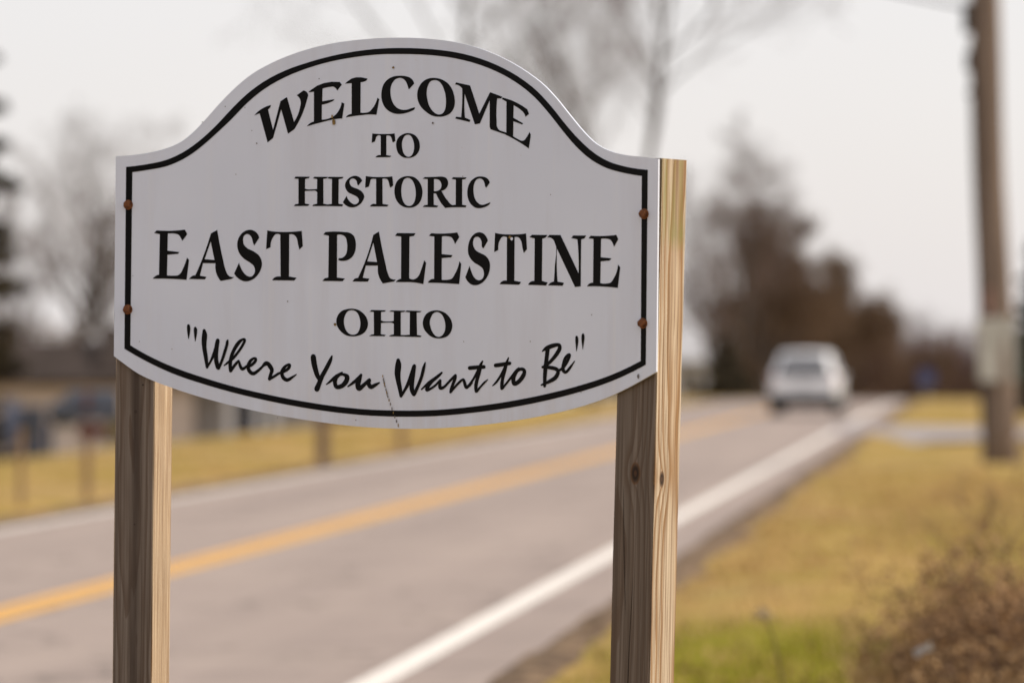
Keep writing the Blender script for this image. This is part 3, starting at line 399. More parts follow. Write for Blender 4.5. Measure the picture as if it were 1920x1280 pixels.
    ('C', [[227.9,1857.9,220.1,1848.2,219.5,1848.6,219.1,1849.0,218.6,1849.5,218.2,1849.9,217.1,1851.8,216.7,1853.9,216.4,1856.1,215.8,1858.1,215.0,1859.7,214.2,1861.2,213.2,1862.7,212.0,1863.9,210.9,1864.8,209.8,1865.5,208.6,1866.1,207.3,1866.5,205.8,1866.7,204.4,1866.7,203.0,1866.5,201.6,1866.2,200.0,1865.6,198.5,1864.8,197.1,1863.8,195.9,1862.7,194.6,1861.1,193.6,1859.2,192.8,1857.3,192.1,1855.4,191.4,1853.0,191.0,1850.6,190.8,1848.1,190.7,1845.6,190.7,1843.1,190.9,1840.7,191.2,1838.2,191.6,1835.8,192.2,1833.2,192.9,1830.7,193.8,1828.2,194.9,1825.9,196.1,1824.1,197.5,1822.3,199.0,1820.7,200.6,1819.2,202.1,1818.1,203.7,1817.0,205.4,1816.1,207.3,1815.4,208.9,1815.1,210.6,1814.9,212.2,1814.9,213.9,1815.0,215.8,1815.4,217.7,1815.9,219.6,1816.6,221.5,1817.2,223.5,1817.7,225.5,1818.3,227.5,1818.9,229.5,1819.5,229.4,1818.8,229.2,1818.2,228.9,1817.6,228.6,1817.0,227.6,1815.8,226.3,1814.8,224.9,1813.9,223.4,1813.1,221.2,1811.9,218.8,1811.0,216.4,1810.2,213.9,1809.6,211.6,1809.1,209.2,1808.7,206.8,1808.4,204.4,1808.4,202.3,1808.4,200.1,1808.6,198.0,1809.0,195.9,1809.5,193.5,1810.4,191.3,1811.6,189.3,1813.0,187.4,1814.6,185.4,1816.4,183.6,1818.5,182.1,1820.6,180.7,1822.9,179.6,1825.3,178.7,1827.7,178.0,1830.2,177.4,1832.8,177.1,1835.0,176.9,1837.3,176.9,1839.6,176.9,1841.8,177.2,1844.5,177.7,1847.2,178.4,1849.8,179.3,1852.4,180.3,1854.8,181.5,1857.1,182.9,1859.2,184.5,1861.3,186.4,1863.1,188.4,1864.8,190.7,1866.3,193.0,1867.6,195.3,1868.6,197.6,1869.5,200.0,1870.1,202.5,1870.5,204.9,1870.7,207.3,1870.6,209.6,1870.4,212.0,1870.1,214.5,1869.6,217.0,1869.0,219.3,1868.1,221.5,1867.0,222.9,1865.9,224.2,1864.7,225.3,1863.4,226.2,1862.0,226.8,1861.0,227.2,1860.0,227.6,1858.9]]),
    ('E', [[-523.0,1769.4,-517.2,1774.4,-505.7,1773.7,-494.3,1773.3,-482.9,1773.4,-471.5,1773.9,-467.5,1774.2,-463.5,1774.6,-459.5,1775.0,-455.5,1775.4,-450.4,1766.0,-461.3,1752.5,-462.1,1754.2,-462.9,1755.8,-463.7,1757.3,-464.7,1758.9,-465.6,1760.4,-466.6,1762.0,-467.8,1763.5,-469.1,1764.7,-470.6,1765.5,-472.1,1766.2,-473.7,1766.7,-475.4,1767.1,-477.3,1767.5,-479.2,1767.7,-481.2,1767.8,-483.2,1767.9,-485.6,1768.0,-488.0,1768.1,-490.5,1768.1,-492.9,1768.0,-493.9,1732.9,-467.6,1730.0,-470.5,1726.4,-493.9,1724.8,-494.8,1682.6,-490.9,1682.2,-487.0,1682.0,-483.2,1682.0,-479.3,1682.1,-477.0,1682.1,-474.8,1682.2,-472.6,1682.4,-470.5,1683.0,-469.2,1683.7,-467.9,1684.5,-466.7,1685.5,-465.6,1686.5,-463.4,1689.1,-461.7,1692.1,-460.3,1695.2,-458.8,1698.2,-456.5,1703.2,-454.4,1708.1,-452.6,1713.2,-451.0,1718.4,-446.5,1713.9,-452.0,1673.3,-456.9,1673.7,-461.7,1674.1,-466.6,1674.5,-471.5,1674.8,-485.1,1675.6,-498.7,1676.0,-512.3,1676.2,-525.9,1676.1,-524.6,1677.7,-523.3,1679.1,-521.7,1680.4,-520.1,1681.5,-518.3,1682.4,-516.4,1683.2,-514.4,1683.8,-512.3,1684.1,-510.4,1766.6]]),
    ('A', [[-398.2,1767.2,-384.5,1773.9,-382.5,1762.5,-380.1,1750.3,-377.5,1738.1,-374.7,1725.9,-371.7,1713.8,-370.4,1708.3,-369.2,1702.8,-367.7,1697.4,-365.8,1692.1,-365.0,1690.0,-364.2,1687.9,-363.2,1685.9,-361.9,1684.0,-360.8,1682.8,-359.7,1681.7,-358.4,1680.7,-357.0,1679.8,-354.7,1678.9,-352.4,1678.4,-349.8,1678.2,-347.2,1678.5,-353.1,1674.4,-376.6,1670.6,-377.7,1671.7,-378.7,1672.8,-379.6,1674.0,-380.6,1675.1,-384.8,1682.1,-387.5,1689.7,-388.7,1697.9,-388.4,1706.7,-415.8,1706.9,-422.7,1681.7,-408.0,1678.9,-411.9,1674.1,-446.1,1675.0,-445.1,1676.5,-444.0,1677.8,-442.7,1679.0,-441.2,1680.1,-439.3,1681.1,-437.2,1681.9,-434.9,1682.5,-432.5,1682.7,-428.3,1691.2,-424.4,1699.7,-420.5,1708.3,-416.8,1716.9,-411.7,1729.3,-406.9,1741.9,-402.4,1754.5],[-398.8,1751.0,-412.3,1715.0,-390.4,1713.0]]),
    ('S', [[-291.4,1757.0,-302.8,1741.4,-303.4,1742.8,-304.0,1744.3,-304.6,1745.8,-305.2,1747.3,-306.1,1750.6,-306.9,1753.9,-307.9,1757.1,-309.7,1759.9,-311.0,1761.3,-312.4,1762.6,-313.9,1763.8,-315.6,1764.5,-316.9,1764.7,-318.1,1764.8,-319.4,1764.8,-320.6,1764.5,-322.0,1764.0,-323.3,1763.2,-324.5,1762.1,-325.5,1761.0,-326.5,1759.2,-327.1,1757.2,-327.4,1755.0,-327.5,1752.9,-327.4,1750.6,-327.1,1748.3,-326.4,1746.1,-325.5,1743.9,-324.2,1741.9,-322.5,1740.0,-320.6,1738.3,-318.6,1736.7,-315.4,1734.7,-311.9,1733.3,-308.2,1731.9,-304.8,1730.2,-301.6,1728.4,-298.5,1726.5,-295.6,1724.4,-292.9,1722.1,-291.1,1720.0,-289.5,1717.8,-288.1,1715.5,-287.0,1713.0,-286.3,1710.8,-285.8,1708.6,-285.5,1706.3,-285.4,1704.0,-285.7,1701.3,-286.2,1698.6,-287.0,1695.9,-288.0,1693.3,-289.5,1689.9,-291.3,1686.7,-293.5,1683.6,-295.9,1680.8,-298.3,1678.5,-300.9,1676.3,-303.8,1674.4,-306.8,1672.8,-310.0,1671.4,-313.5,1670.3,-317.0,1669.6,-320.6,1669.3,-323.6,1669.5,-326.6,1670.1,-329.6,1671.0,-332.4,1672.1,-334.8,1673.4,-337.1,1674.9,-339.2,1676.6,-341.3,1678.4,-342.9,1680.0,-344.4,1681.6,-345.8,1683.4,-347.2,1685.1,-336.3,1707.2,-335.5,1704.6,-334.6,1702.1,-333.6,1699.7,-332.4,1697.3,-330.8,1694.1,-329.0,1691.1,-326.9,1688.1,-324.5,1685.5,-322.3,1683.5,-320.0,1681.6,-317.5,1680.1,-314.7,1679.2,-312.9,1678.9,-311.1,1678.8,-309.4,1679.0,-307.8,1679.5,-306.2,1680.4,-304.9,1681.6,-303.8,1683.0,-302.8,1684.4,-301.9,1686.3,-301.2,1688.3,-300.9,1690.4,-300.8,1692.5,-301.1,1694.6,-301.7,1696.7,-302.7,1698.7,-303.8,1700.6,-305.5,1702.5,-307.4,1704.0,-309.6,1705.5,-311.7,1707.0,-315.4,1709.3,-319.2,1711.4,-323.0,1713.6,-326.5,1716.1,-329.0,1718.4,-331.3,1720.8,-333.5,1723.3,-335.3,1726.1,-337.0,1729.0,-338.2,1732.2,-339.2,1735.4,-339.9,1738.7,-340.2,1741.8,-340.2,1745.0,-339.9,1748.2,-339.3,1751.3,-338.3,1754.4,-337.0,1757.4,-335.3,1760.2,-333.4,1762.9,-331.1,1765.4,-328.5,1767.7,-325.6,1769.6,-322.5,1771.2,-319.7,1772.2,-316.8,1773.0,-313.7,1773.4,-310.7,1773.4,-307.5,1772.9,-304.4,1771.9,-301.5,1770.5,-298.9,1768.8,-296.3,1766.4,-294.1,1763.6,-292.5,1760.5]]),
    ('T', [[-273.6,1771.7,-270.5,1771.1,-267.5,1770.5,-264.4,1770.0,-261.3,1769.6,-254.9,1768.9,-248.5,1768.4,-242.0,1768.2,-235.6,1768.0,-229.6,1768.0,-223.7,1768.1,-217.7,1768.3,-211.7,1768.6,-208.0,1768.8,-204.3,1769.1,-200.6,1769.4,-196.8,1769.7,-194.3,1738.9,-202.2,1732.4,-202.8,1735.0,-203.5,1737.5,-204.1,1740.1,-204.8,1742.6,-205.6,1746.6,-206.3,1750.6,-207.4,1754.4,-209.4,1757.9,-210.3,1759.0,-211.4,1760.0,-212.5,1761.0,-213.7,1761.8,-216.2,1762.9,-218.8,1763.4,-221.6,1763.4,-224.7,1762.9,-225.2,1678.5,-207.8,1675.6,-213.7,1670.3,-262.7,1671.2,-261.8,1672.6,-260.8,1673.9,-259.6,1675.0,-258.3,1676.0,-255.3,1677.7,-251.8,1678.7,-248.0,1679.0,-243.9,1678.6,-244.5,1762.8,-247.9,1764.0,-251.0,1764.5,-253.9,1764.1,-256.4,1762.9,-257.1,1762.3,-257.7,1761.6,-258.3,1760.9,-258.9,1760.2,-262.4,1755.3,-264.8,1749.9,-266.1,1744.0,-266.3,1737.6,-276.1,1733.9]]),
    ('P', [[-148.4,1761.9,-143.7,1766.8,-133.4,1767.4,-123.1,1767.6,-112.8,1767.2,-102.6,1766.3,-99.2,1766.0,-95.9,1765.8,-92.6,1765.3,-89.4,1764.5,-87.1,1763.5,-84.9,1762.3,-82.8,1760.9,-81.0,1759.3,-79.3,1757.1,-78.0,1754.6,-77.1,1752.0,-76.3,1749.3,-75.7,1746.4,-75.4,1743.5,-75.3,1740.6,-75.4,1737.6,-75.6,1734.3,-76.1,1730.9,-77.0,1727.6,-78.2,1724.4,-79.3,1722.2,-80.6,1720.0,-82.1,1718.0,-83.8,1716.1,-85.9,1714.4,-88.2,1712.8,-90.6,1711.5,-93.2,1710.4,-95.4,1709.6,-97.8,1709.1,-100.2,1708.7,-102.6,1708.5,-105.6,1708.5,-108.7,1708.7,-111.7,1709.3,-114.7,1710.1,-113.8,1714.3,-111.3,1714.1,-108.9,1714.2,-106.6,1714.7,-104.4,1715.5,-102.5,1716.6,-100.7,1718.0,-99.2,1719.6,-97.9,1721.3,-96.4,1723.9,-95.6,1726.8,-95.0,1729.9,-94.7,1732.9,-94.5,1736.2,-94.5,1739.6,-94.9,1742.9,-95.4,1746.2,-95.9,1748.8,-96.5,1751.5,-97.3,1754.0,-98.8,1756.2,-100.0,1757.4,-101.4,1758.4,-102.9,1759.3,-104.4,1760.0,-107.5,1761.0,-110.7,1761.4,-114.0,1761.3,-117.5,1760.7,-117.9,1675.6,-99.7,1673.3,-105.4,1668.0,-150.3,1668.9,-145.6,1674.2,-137.2,1675.8,-135.9,1759.2]]),
    ('A', [[-35.9,1759.6,-23.4,1766.0,-21.8,1758.5,-18.9,1744.3,-15.8,1730.2,-12.3,1716.1,-8.7,1702.0,-7.5,1697.0,-6.4,1691.9,-5.0,1686.9,-3.0,1682.1,-1.9,1679.6,-0.8,1677.1,0.6,1674.8,2.6,1672.9,3.9,1672.2,5.3,1671.6,6.8,1671.1,8.3,1670.7,9.9,1670.5,11.5,1670.4,13.2,1670.4,14.9,1670.7,11.1,1666.7,-14.3,1662.8,-15.3,1663.9,-16.3,1665.0,-17.2,1666.1,-18.1,1667.3,-22.2,1674.3,-24.9,1681.8,-26.0,1689.9,-25.6,1698.5,-52.9,1698.8,-59.8,1674.6,-44.8,1672.5,-48.2,1666.7,-82.9,1667.3,-78.2,1673.1,-70.3,1674.7,-65.3,1684.0,-60.5,1693.4,-56.1,1702.9,-51.9,1712.4,-47.3,1724.0,-43.1,1735.8,-39.3,1747.6],[-35.9,1744.6,-49.7,1707.1,-27.5,1705.5]]),
    ('L', [[13.0,1757.2,17.7,1762.6,59.7,1761.5,55.4,1756.1,45.6,1755.1,45.0,1672.5,47.1,1671.5,49.2,1670.8,51.3,1670.4,53.5,1670.3,55.2,1670.4,56.9,1670.8,58.5,1671.3,60.1,1671.9,61.7,1672.8,63.2,1673.9,64.5,1675.2,65.8,1676.5,68.0,1679.4,69.6,1682.7,71.0,1686.2,72.4,1689.6,74.3,1694.1,76.0,1698.7,77.6,1703.3,79.0,1708.0,83.3,1702.7,77.1,1660.7,72.2,1661.8,67.2,1662.7,62.3,1663.5,57.3,1664.2,53.5,1664.5,49.7,1664.8,46.0,1665.0,42.2,1665.1,14.9,1665.4,15.9,1666.5,17.0,1667.6,18.2,1668.6,19.6,1669.5,21.2,1670.3,22.9,1671.0,24.8,1671.5,26.7,1671.9,27.1,1755.4]]),
    ('E', [[89.9,1756.1,95.0,1761.0,105.5,1760.3,115.9,1760.0,126.2,1760.0,136.6,1760.4,141.0,1760.6,145.3,1760.9,149.7,1761.3,154.0,1761.7,158.8,1752.6,148.9,1738.8,148.2,1741.0,147.4,1743.1,146.3,1745.1,145.1,1747.1,144.2,1748.6,143.1,1750.1,141.9,1751.5,140.4,1752.6,138.7,1753.3,136.8,1753.8,134.8,1754.1,132.8,1754.3,129.5,1754.7,126.1,1754.9,122.7,1754.8,119.2,1754.5,118.7,1719.5,143.3,1717.2,140.4,1713.0,118.7,1711.6,118.7,1669.0,122.2,1668.6,125.8,1668.5,129.3,1668.6,132.8,1668.9,135.0,1669.2,137.3,1669.5,139.4,1670.0,141.4,1670.8,143.5,1672.4,145.1,1674.5,146.6,1676.7,148.0,1678.9,151.8,1685.0,154.9,1691.4,157.3,1698.1,159.0,1705.1,163.1,1699.6,158.4,1660.0,152.0,1660.5,145.6,1661.0,139.2,1661.4,132.8,1661.8,121.5,1662.4,110.2,1662.9,98.8,1663.2,87.5,1663.4,88.4,1665.0,89.4,1666.5,90.7,1667.7,92.2,1668.8,94.3,1669.8,96.5,1670.5,99.0,1670.9,101.6,1670.8,102.0,1754.3]]),
    ('S', [[223.7,1744.7,213.5,1729.5,213.0,1729.7,212.6,1730.0,212.1,1730.3,211.7,1730.6,209.9,1733.2,209.7,1736.5,209.8,1740.1,209.2,1743.4,208.4,1745.3,207.5,1747.1,206.4,1748.9,204.9,1750.3,203.5,1751.2,202.0,1751.9,200.4,1752.4,198.7,1752.6,197.4,1752.4,196.1,1752.1,194.9,1751.7,193.8,1751.0,192.5,1749.8,191.5,1748.2,190.9,1746.5,190.4,1744.7,189.8,1741.8,189.8,1738.8,190.4,1735.8,191.3,1733.0,192.3,1731.1,193.4,1729.3,194.7,1727.6,196.3,1726.0,198.5,1724.4,200.9,1723.0,203.5,1721.8,206.1,1720.6,208.9,1719.3,211.8,1718.3,214.6,1717.1,217.2,1715.6,219.3,1714.1,221.3,1712.4,223.1,1710.6,224.6,1708.6,225.8,1706.7,226.7,1704.8,227.5,1702.7,228.1,1700.6,228.5,1698.3,228.6,1695.9,228.5,1693.5,228.3,1691.1,227.9,1688.1,227.2,1685.2,226.3,1682.3,225.2,1679.4,223.9,1676.6,222.3,1673.9,220.5,1671.3,218.4,1668.9,216.3,1666.7,213.9,1664.6,211.4,1662.6,208.6,1661.0,206.0,1659.8,203.2,1658.8,200.4,1658.0,197.5,1657.6,195.0,1657.5,192.5,1657.6,190.0,1657.9,187.7,1658.6,185.2,1659.5,183.0,1660.8,180.9,1662.3,179.0,1664.0,177.0,1666.1,175.2,1668.4,173.7,1670.9,172.5,1673.6,182.1,1695.9,182.9,1693.2,183.8,1690.5,184.7,1687.8,185.8,1685.2,187.0,1682.4,188.2,1679.6,189.6,1677.0,191.3,1674.5,192.8,1672.8,194.4,1671.1,196.1,1669.7,198.1,1668.6,199.7,1667.9,201.4,1667.5,203.2,1667.2,204.9,1667.2,206.4,1667.5,207.9,1668.0,209.2,1668.7,210.4,1669.5,211.7,1670.7,212.7,1672.2,213.5,1673.7,214.1,1675.3,214.6,1677.1,214.8,1679.0,214.7,1680.9,214.5,1682.7,214.1,1684.7,213.6,1686.6,212.7,1688.5,211.7,1690.2,210.0,1692.0,208.0,1693.5,205.8,1694.8,203.7,1696.1,200.9,1697.7,198.1,1699.1,195.2,1700.5,192.6,1702.1,190.4,1703.8,188.3,1705.7,186.3,1707.6,184.6,1709.7,183.1,1711.7,181.7,1713.8,180.6,1716.0,179.6,1718.2,178.9,1720.9,178.6,1723.5,178.4,1726.2,178.4,1728.9,178.6,1731.9,178.9,1734.8,179.5,1737.7,180.3,1740.6,181.4,1743.7,182.7,1746.7,184.4,1749.5,186.4,1752.2,188.0,1754.0,189.8,1755.7,191.7,1757.2,193.8,1758.5,196.1,1759.6,198.5,1760.4,201.1,1761.0,203.7,1761.2,205.9,1761.1,208.1,1760.7,210.3,1760.1,212.3,1759.3,214.5,1758.0,216.4,1756.4,218.1,1754.6,219.7,1752.8,221.0,1750.9,222.1,1748.9,223.0,1746.9]]),
    ('T', [[240.1,1759.5,242.9,1758.8,245.7,1758.2,248.6,1757.7,251.4,1757.3,257.3,1756.6,263.2,1756.2,269.1,1756.0,275.0,1755.9,280.9,1755.7,286.8,1755.7,292.6,1755.7,298.5,1756.0,301.6,1756.2,304.6,1756.5,307.6,1756.8,310.7,1757.1,312.6,1726.4,305.4,1719.4,304.7,1721.6,304.1,1723.8,303.5,1726.0,302.8,1728.2,301.9,1732.8,301.1,1737.4,299.9,1741.9,297.5,1745.9,296.7,1747.0,295.8,1748.0,294.8,1748.9,293.6,1749.7,291.5,1750.5,289.3,1750.9,286.9,1750.8,284.4,1750.3,283.8,1665.5,299.5,1662.8,294.6,1657.5,250.5,1659.1,251.2,1660.4,252.1,1661.5,253.2,1662.6,254.4,1663.6,257.0,1665.0,259.9,1665.9,263.2,1666.2,266.7,1666.0,267.1,1750.6,263.7,1751.8,260.6,1752.3,257.8,1751.9,255.4,1750.8,254.5,1750.1,253.7,1749.2,253.1,1748.4,252.4,1747.5,249.5,1742.7,247.8,1737.6,247.1,1732.1,247.5,1726.1,238.1,1721.9]]),
    ('I', [[318.5,1749.8,324.0,1754.4,359.7,1753.3,354.4,1748.0,347.6,1746.4,346.6,1664.5,359.7,1661.3,356.4,1655.5,315.2,1657.1,316.1,1658.7,317.2,1660.2,318.6,1661.5,320.1,1662.6,322.2,1663.6,324.4,1664.3,326.9,1664.6,329.5,1664.7,330.3,1747.1]]),
    ('N', [[359.0,1748.6,363.7,1753.5,389.2,1752.8,392.7,1746.0,430.4,1678.1,430.7,1687.8,430.7,1697.6,430.5,1707.4,430.0,1717.1,429.6,1723.8,429.1,1730.5,428.4,1737.1,427.7,1743.8,413.7,1746.5,417.9,1751.4,447.7,1750.9,443.8,1745.5,436.3,1743.6,436.1,1732.8,435.8,1722.0,435.7,1711.2,435.5,1700.4,435.4,1688.6,435.3,1676.7,435.3,1664.9,435.3,1653.1,422.2,1651.9,419.2,1657.4,380.9,1727.0,380.6,1718.1,380.4,1709.1,380.4,1700.1,380.5,1691.2,380.8,1684.1,381.2,1677.0,381.7,1669.9,382.3,1662.8,397.2,1660.1,393.7,1654.6,360.3,1655.8,366.2,1660.9,374.1,1663.2,374.7,1670.2,375.3,1677.2,375.7,1684.2,376.0,1691.2,377.6,1704.1,379.5,1717.2,379.4,1729.8,374.7,1741.3,373.9,1742.4,373.0,1743.6,372.2,1744.6,371.1,1745.6,368.6,1747.1,365.7,1748.2,362.5,1748.6]]),
    ('E', [[453.2,1745.3,457.9,1750.2,468.1,1749.6,478.4,1749.2,488.6,1749.2,498.7,1749.5,503.2,1749.7,507.6,1750.0,512.0,1750.4,516.4,1750.8,520.7,1742.2,511.1,1728.0,510.5,1730.0,509.6,1732.0,508.7,1733.9,507.6,1735.8,506.6,1737.4,505.5,1739.0,504.2,1740.4,502.7,1741.7,500.9,1742.5,498.9,1743.1,496.9,1743.5,494.8,1743.8,491.5,1744.2,488.2,1744.4,484.8,1744.3,481.5,1744.0,480.7,1708.4,505.2,1706.1,501.7,1702.0,480.7,1700.6,479.7,1658.7,483.5,1658.1,487.3,1657.7,491.1,1657.7,494.8,1657.9,497.1,1658.2,499.4,1658.5,501.6,1659.0,503.6,1659.8,505.5,1661.1,507.0,1662.8,508.3,1664.6,509.5,1666.3,513.7,1672.6,516.9,1679.3,519.1,1686.4,520.3,1694.0,525.2,1688.4,519.7,1649.2,513.0,1649.9,506.3,1650.6,499.6,1651.2,492.9,1651.6,482.1,1652.3,471.3,1652.7,460.5,1652.9,449.7,1652.9,450.6,1654.4,451.8,1655.7,453.1,1656.9,454.6,1657.8,456.5,1658.8,458.7,1659.4,461.0,1659.8,463.4,1659.9,464.4,1744.0]]),
    ('O', [[-119.3,1586.9,-119.2,1589.8,-118.7,1592.8,-117.8,1595.7,-116.5,1598.4,-115.0,1601.1,-113.1,1603.5,-110.9,1605.8,-108.4,1607.8,-105.5,1609.4,-102.3,1610.7,-98.9,1611.6,-95.4,1612.3,-92.2,1612.9,-89.0,1613.2,-85.7,1613.3,-82.4,1613.1,-79.1,1612.8,-75.8,1612.3,-72.6,1611.5,-69.4,1610.5,-66.3,1609.0,-63.4,1607.3,-60.6,1605.4,-58.0,1603.2,-55.9,1601.1,-53.9,1598.8,-52.2,1596.4,-50.7,1593.8,-49.6,1591.4,-48.8,1588.9,-48.2,1586.3,-48.0,1583.7,-48.1,1580.8,-48.6,1577.8,-49.4,1575.0,-50.7,1572.2,-52.3,1569.8,-54.2,1567.5,-56.4,1565.4,-58.9,1563.6,-61.7,1562.0,-64.7,1560.8,-67.8,1559.8,-71.1,1559.0,-74.3,1558.4,-77.5,1558.0,-80.8,1557.9,-84.1,1557.9,-87.4,1558.1,-90.7,1558.5,-93.9,1559.1,-97.1,1560.1,-100.2,1561.5,-103.1,1563.2,-105.9,1565.2,-108.4,1567.3,-110.7,1569.5,-112.8,1571.8,-114.6,1574.2,-116.2,1576.8,-117.4,1579.2,-118.3,1581.7,-119.0,1584.3],[-102.3,1589.7,-102.3,1587.2,-102.1,1584.6,-101.7,1582.1,-101.1,1579.6,-100.4,1577.0,-99.6,1574.3,-98.5,1571.8,-97.1,1569.5,-95.5,1567.6,-93.8,1565.8,-91.9,1564.2,-89.8,1563.0,-87.8,1562.2,-85.8,1561.6,-83.7,1561.2,-81.6,1561.1,-79.3,1561.2,-76.9,1561.7,-74.7,1562.5,-72.7,1563.6,-70.7,1565.4,-69.2,1567.5,-68.0,1569.9,-67.0,1572.3,-66.1,1575.1,-65.5,1577.9,-65.1,1580.9,-65.0,1583.8,-65.2,1586.7,-65.5,1589.6,-66.1,1592.5,-67.0,1595.3,-68.0,1598.0,-69.2,1600.7,-70.7,1603.2,-72.7,1605.4,-74.1,1606.6,-75.7,1607.7,-77.4,1608.7,-79.2,1609.4,-80.8,1609.8,-82.4,1610.0,-84.0,1610.1,-85.7,1610.1,-87.8,1609.9,-90.0,1609.4,-92.0,1608.7,-93.8,1607.7,-95.7,1606.1,-97.2,1604.1,-98.4,1602.0,-99.5,1599.8,-100.6,1597.4,-101.4,1594.9,-101.9,1592.3]]),
    ('H', [[-44.7,1607.0,-40.1,1610.3,-7.5,1609.4,-10.0,1606.9,-18.6,1606.3,-18.6,1589.4,-17.5,1588.9,-16.4,1588.6,-15.2,1588.2,-14.1,1587.9,-11.7,1587.5,-9.2,1587.3,-6.8,1587.2,-4.3,1587.2,-0.7,1587.2,2.9,1587.3,6.5,1587.6,10.1,1588.1,10.4,1606.2,-0.2,1607.2,3.9,1609.1,36.5,1608.5,34.1,1606.1,25.9,1605.2,25.9,1560.5,36.5,1560.2,36.5,1557.4,-1.0,1557.7,3.9,1560.6,10.4,1561.7,10.4,1582.8,9.2,1583.4,8.0,1583.9,6.8,1584.3,5.5,1584.7,3.1,1585.1,0.7,1585.1,-1.8,1585.1,-4.3,1585.0,-7.9,1585.0,-11.5,1584.8,-15.1,1584.6,-18.6,1584.3,-19.0,1562.1,-7.5,1560.6,-10.8,1558.0,-45.8,1558.5,-40.1,1561.4,-34.4,1562.1,-34.9,1606.4]]),
    ('I', [[35.7,1606.3,39.0,1608.8,73.8,1607.6,70.0,1605.4,61.9,1604.8,62.7,1560.4,73.3,1558.7,70.9,1556.1,34.9,1557.1,34.9,1560.1,46.3,1560.9,46.7,1605.1]]),
    ('O', [[75.8,1583.3,75.9,1586.0,76.4,1588.7,77.2,1591.4,78.2,1594.0,79.5,1596.3,81.0,1598.6,82.7,1600.7,84.8,1602.5,87.2,1604.1,89.8,1605.5,92.6,1606.6,95.4,1607.5,98.6,1608.2,101.9,1608.7,105.2,1608.9,108.5,1608.8,111.9,1608.5,115.2,1607.9,118.5,1607.0,121.6,1605.9,124.8,1604.5,127.8,1602.8,130.5,1600.8,133.1,1598.7,135.3,1596.4,137.3,1594.0,139.1,1591.4,140.5,1588.7,141.5,1586.3,142.2,1583.8,142.7,1581.3,142.9,1578.7,142.8,1576.0,142.3,1573.3,141.6,1570.6,140.5,1568.1,139.1,1565.5,137.4,1563.1,135.4,1560.8,133.1,1558.8,130.5,1557.3,127.7,1556.0,124.7,1555.1,121.6,1554.3,118.8,1553.8,115.9,1553.5,113.0,1553.4,110.2,1553.5,106.8,1553.7,103.4,1554.2,100.2,1555.0,97.1,1556.1,93.9,1557.6,90.9,1559.5,88.2,1561.7,85.6,1564.0,83.4,1566.1,81.4,1568.3,79.7,1570.7,78.2,1573.3,77.2,1575.7,76.5,1578.2,76.0,1580.7],[91.6,1584.6,91.8,1582.1,92.3,1579.6,93.0,1577.1,93.8,1574.6,94.7,1572.0,95.8,1569.5,97.1,1567.0,98.7,1564.6,100.1,1562.8,101.6,1561.0,103.3,1559.5,105.2,1558.2,106.8,1557.5,108.4,1557.0,110.1,1556.6,111.8,1556.5,113.8,1556.7,115.7,1557.2,117.5,1557.9,119.2,1558.9,121.0,1560.3,122.5,1562.1,123.8,1564.0,124.9,1566.0,125.9,1568.4,126.5,1570.9,126.8,1573.4,127.0,1575.9,127.1,1578.8,126.9,1581.7,126.4,1584.5,125.7,1587.3,124.9,1590.1,123.8,1592.9,122.5,1595.6,120.8,1598.1,119.4,1599.7,117.9,1601.3,116.2,1602.6,114.3,1603.8,112.7,1604.5,111.1,1605.0,109.4,1605.4,107.7,1605.5,105.7,1605.3,103.8,1604.8,102.0,1604.1,100.3,1603.1,98.2,1601.4,96.6,1599.3,95.3,1597.0,94.1,1594.6,93.1,1592.2,92.3,1589.7,91.8,1587.2]]),
]
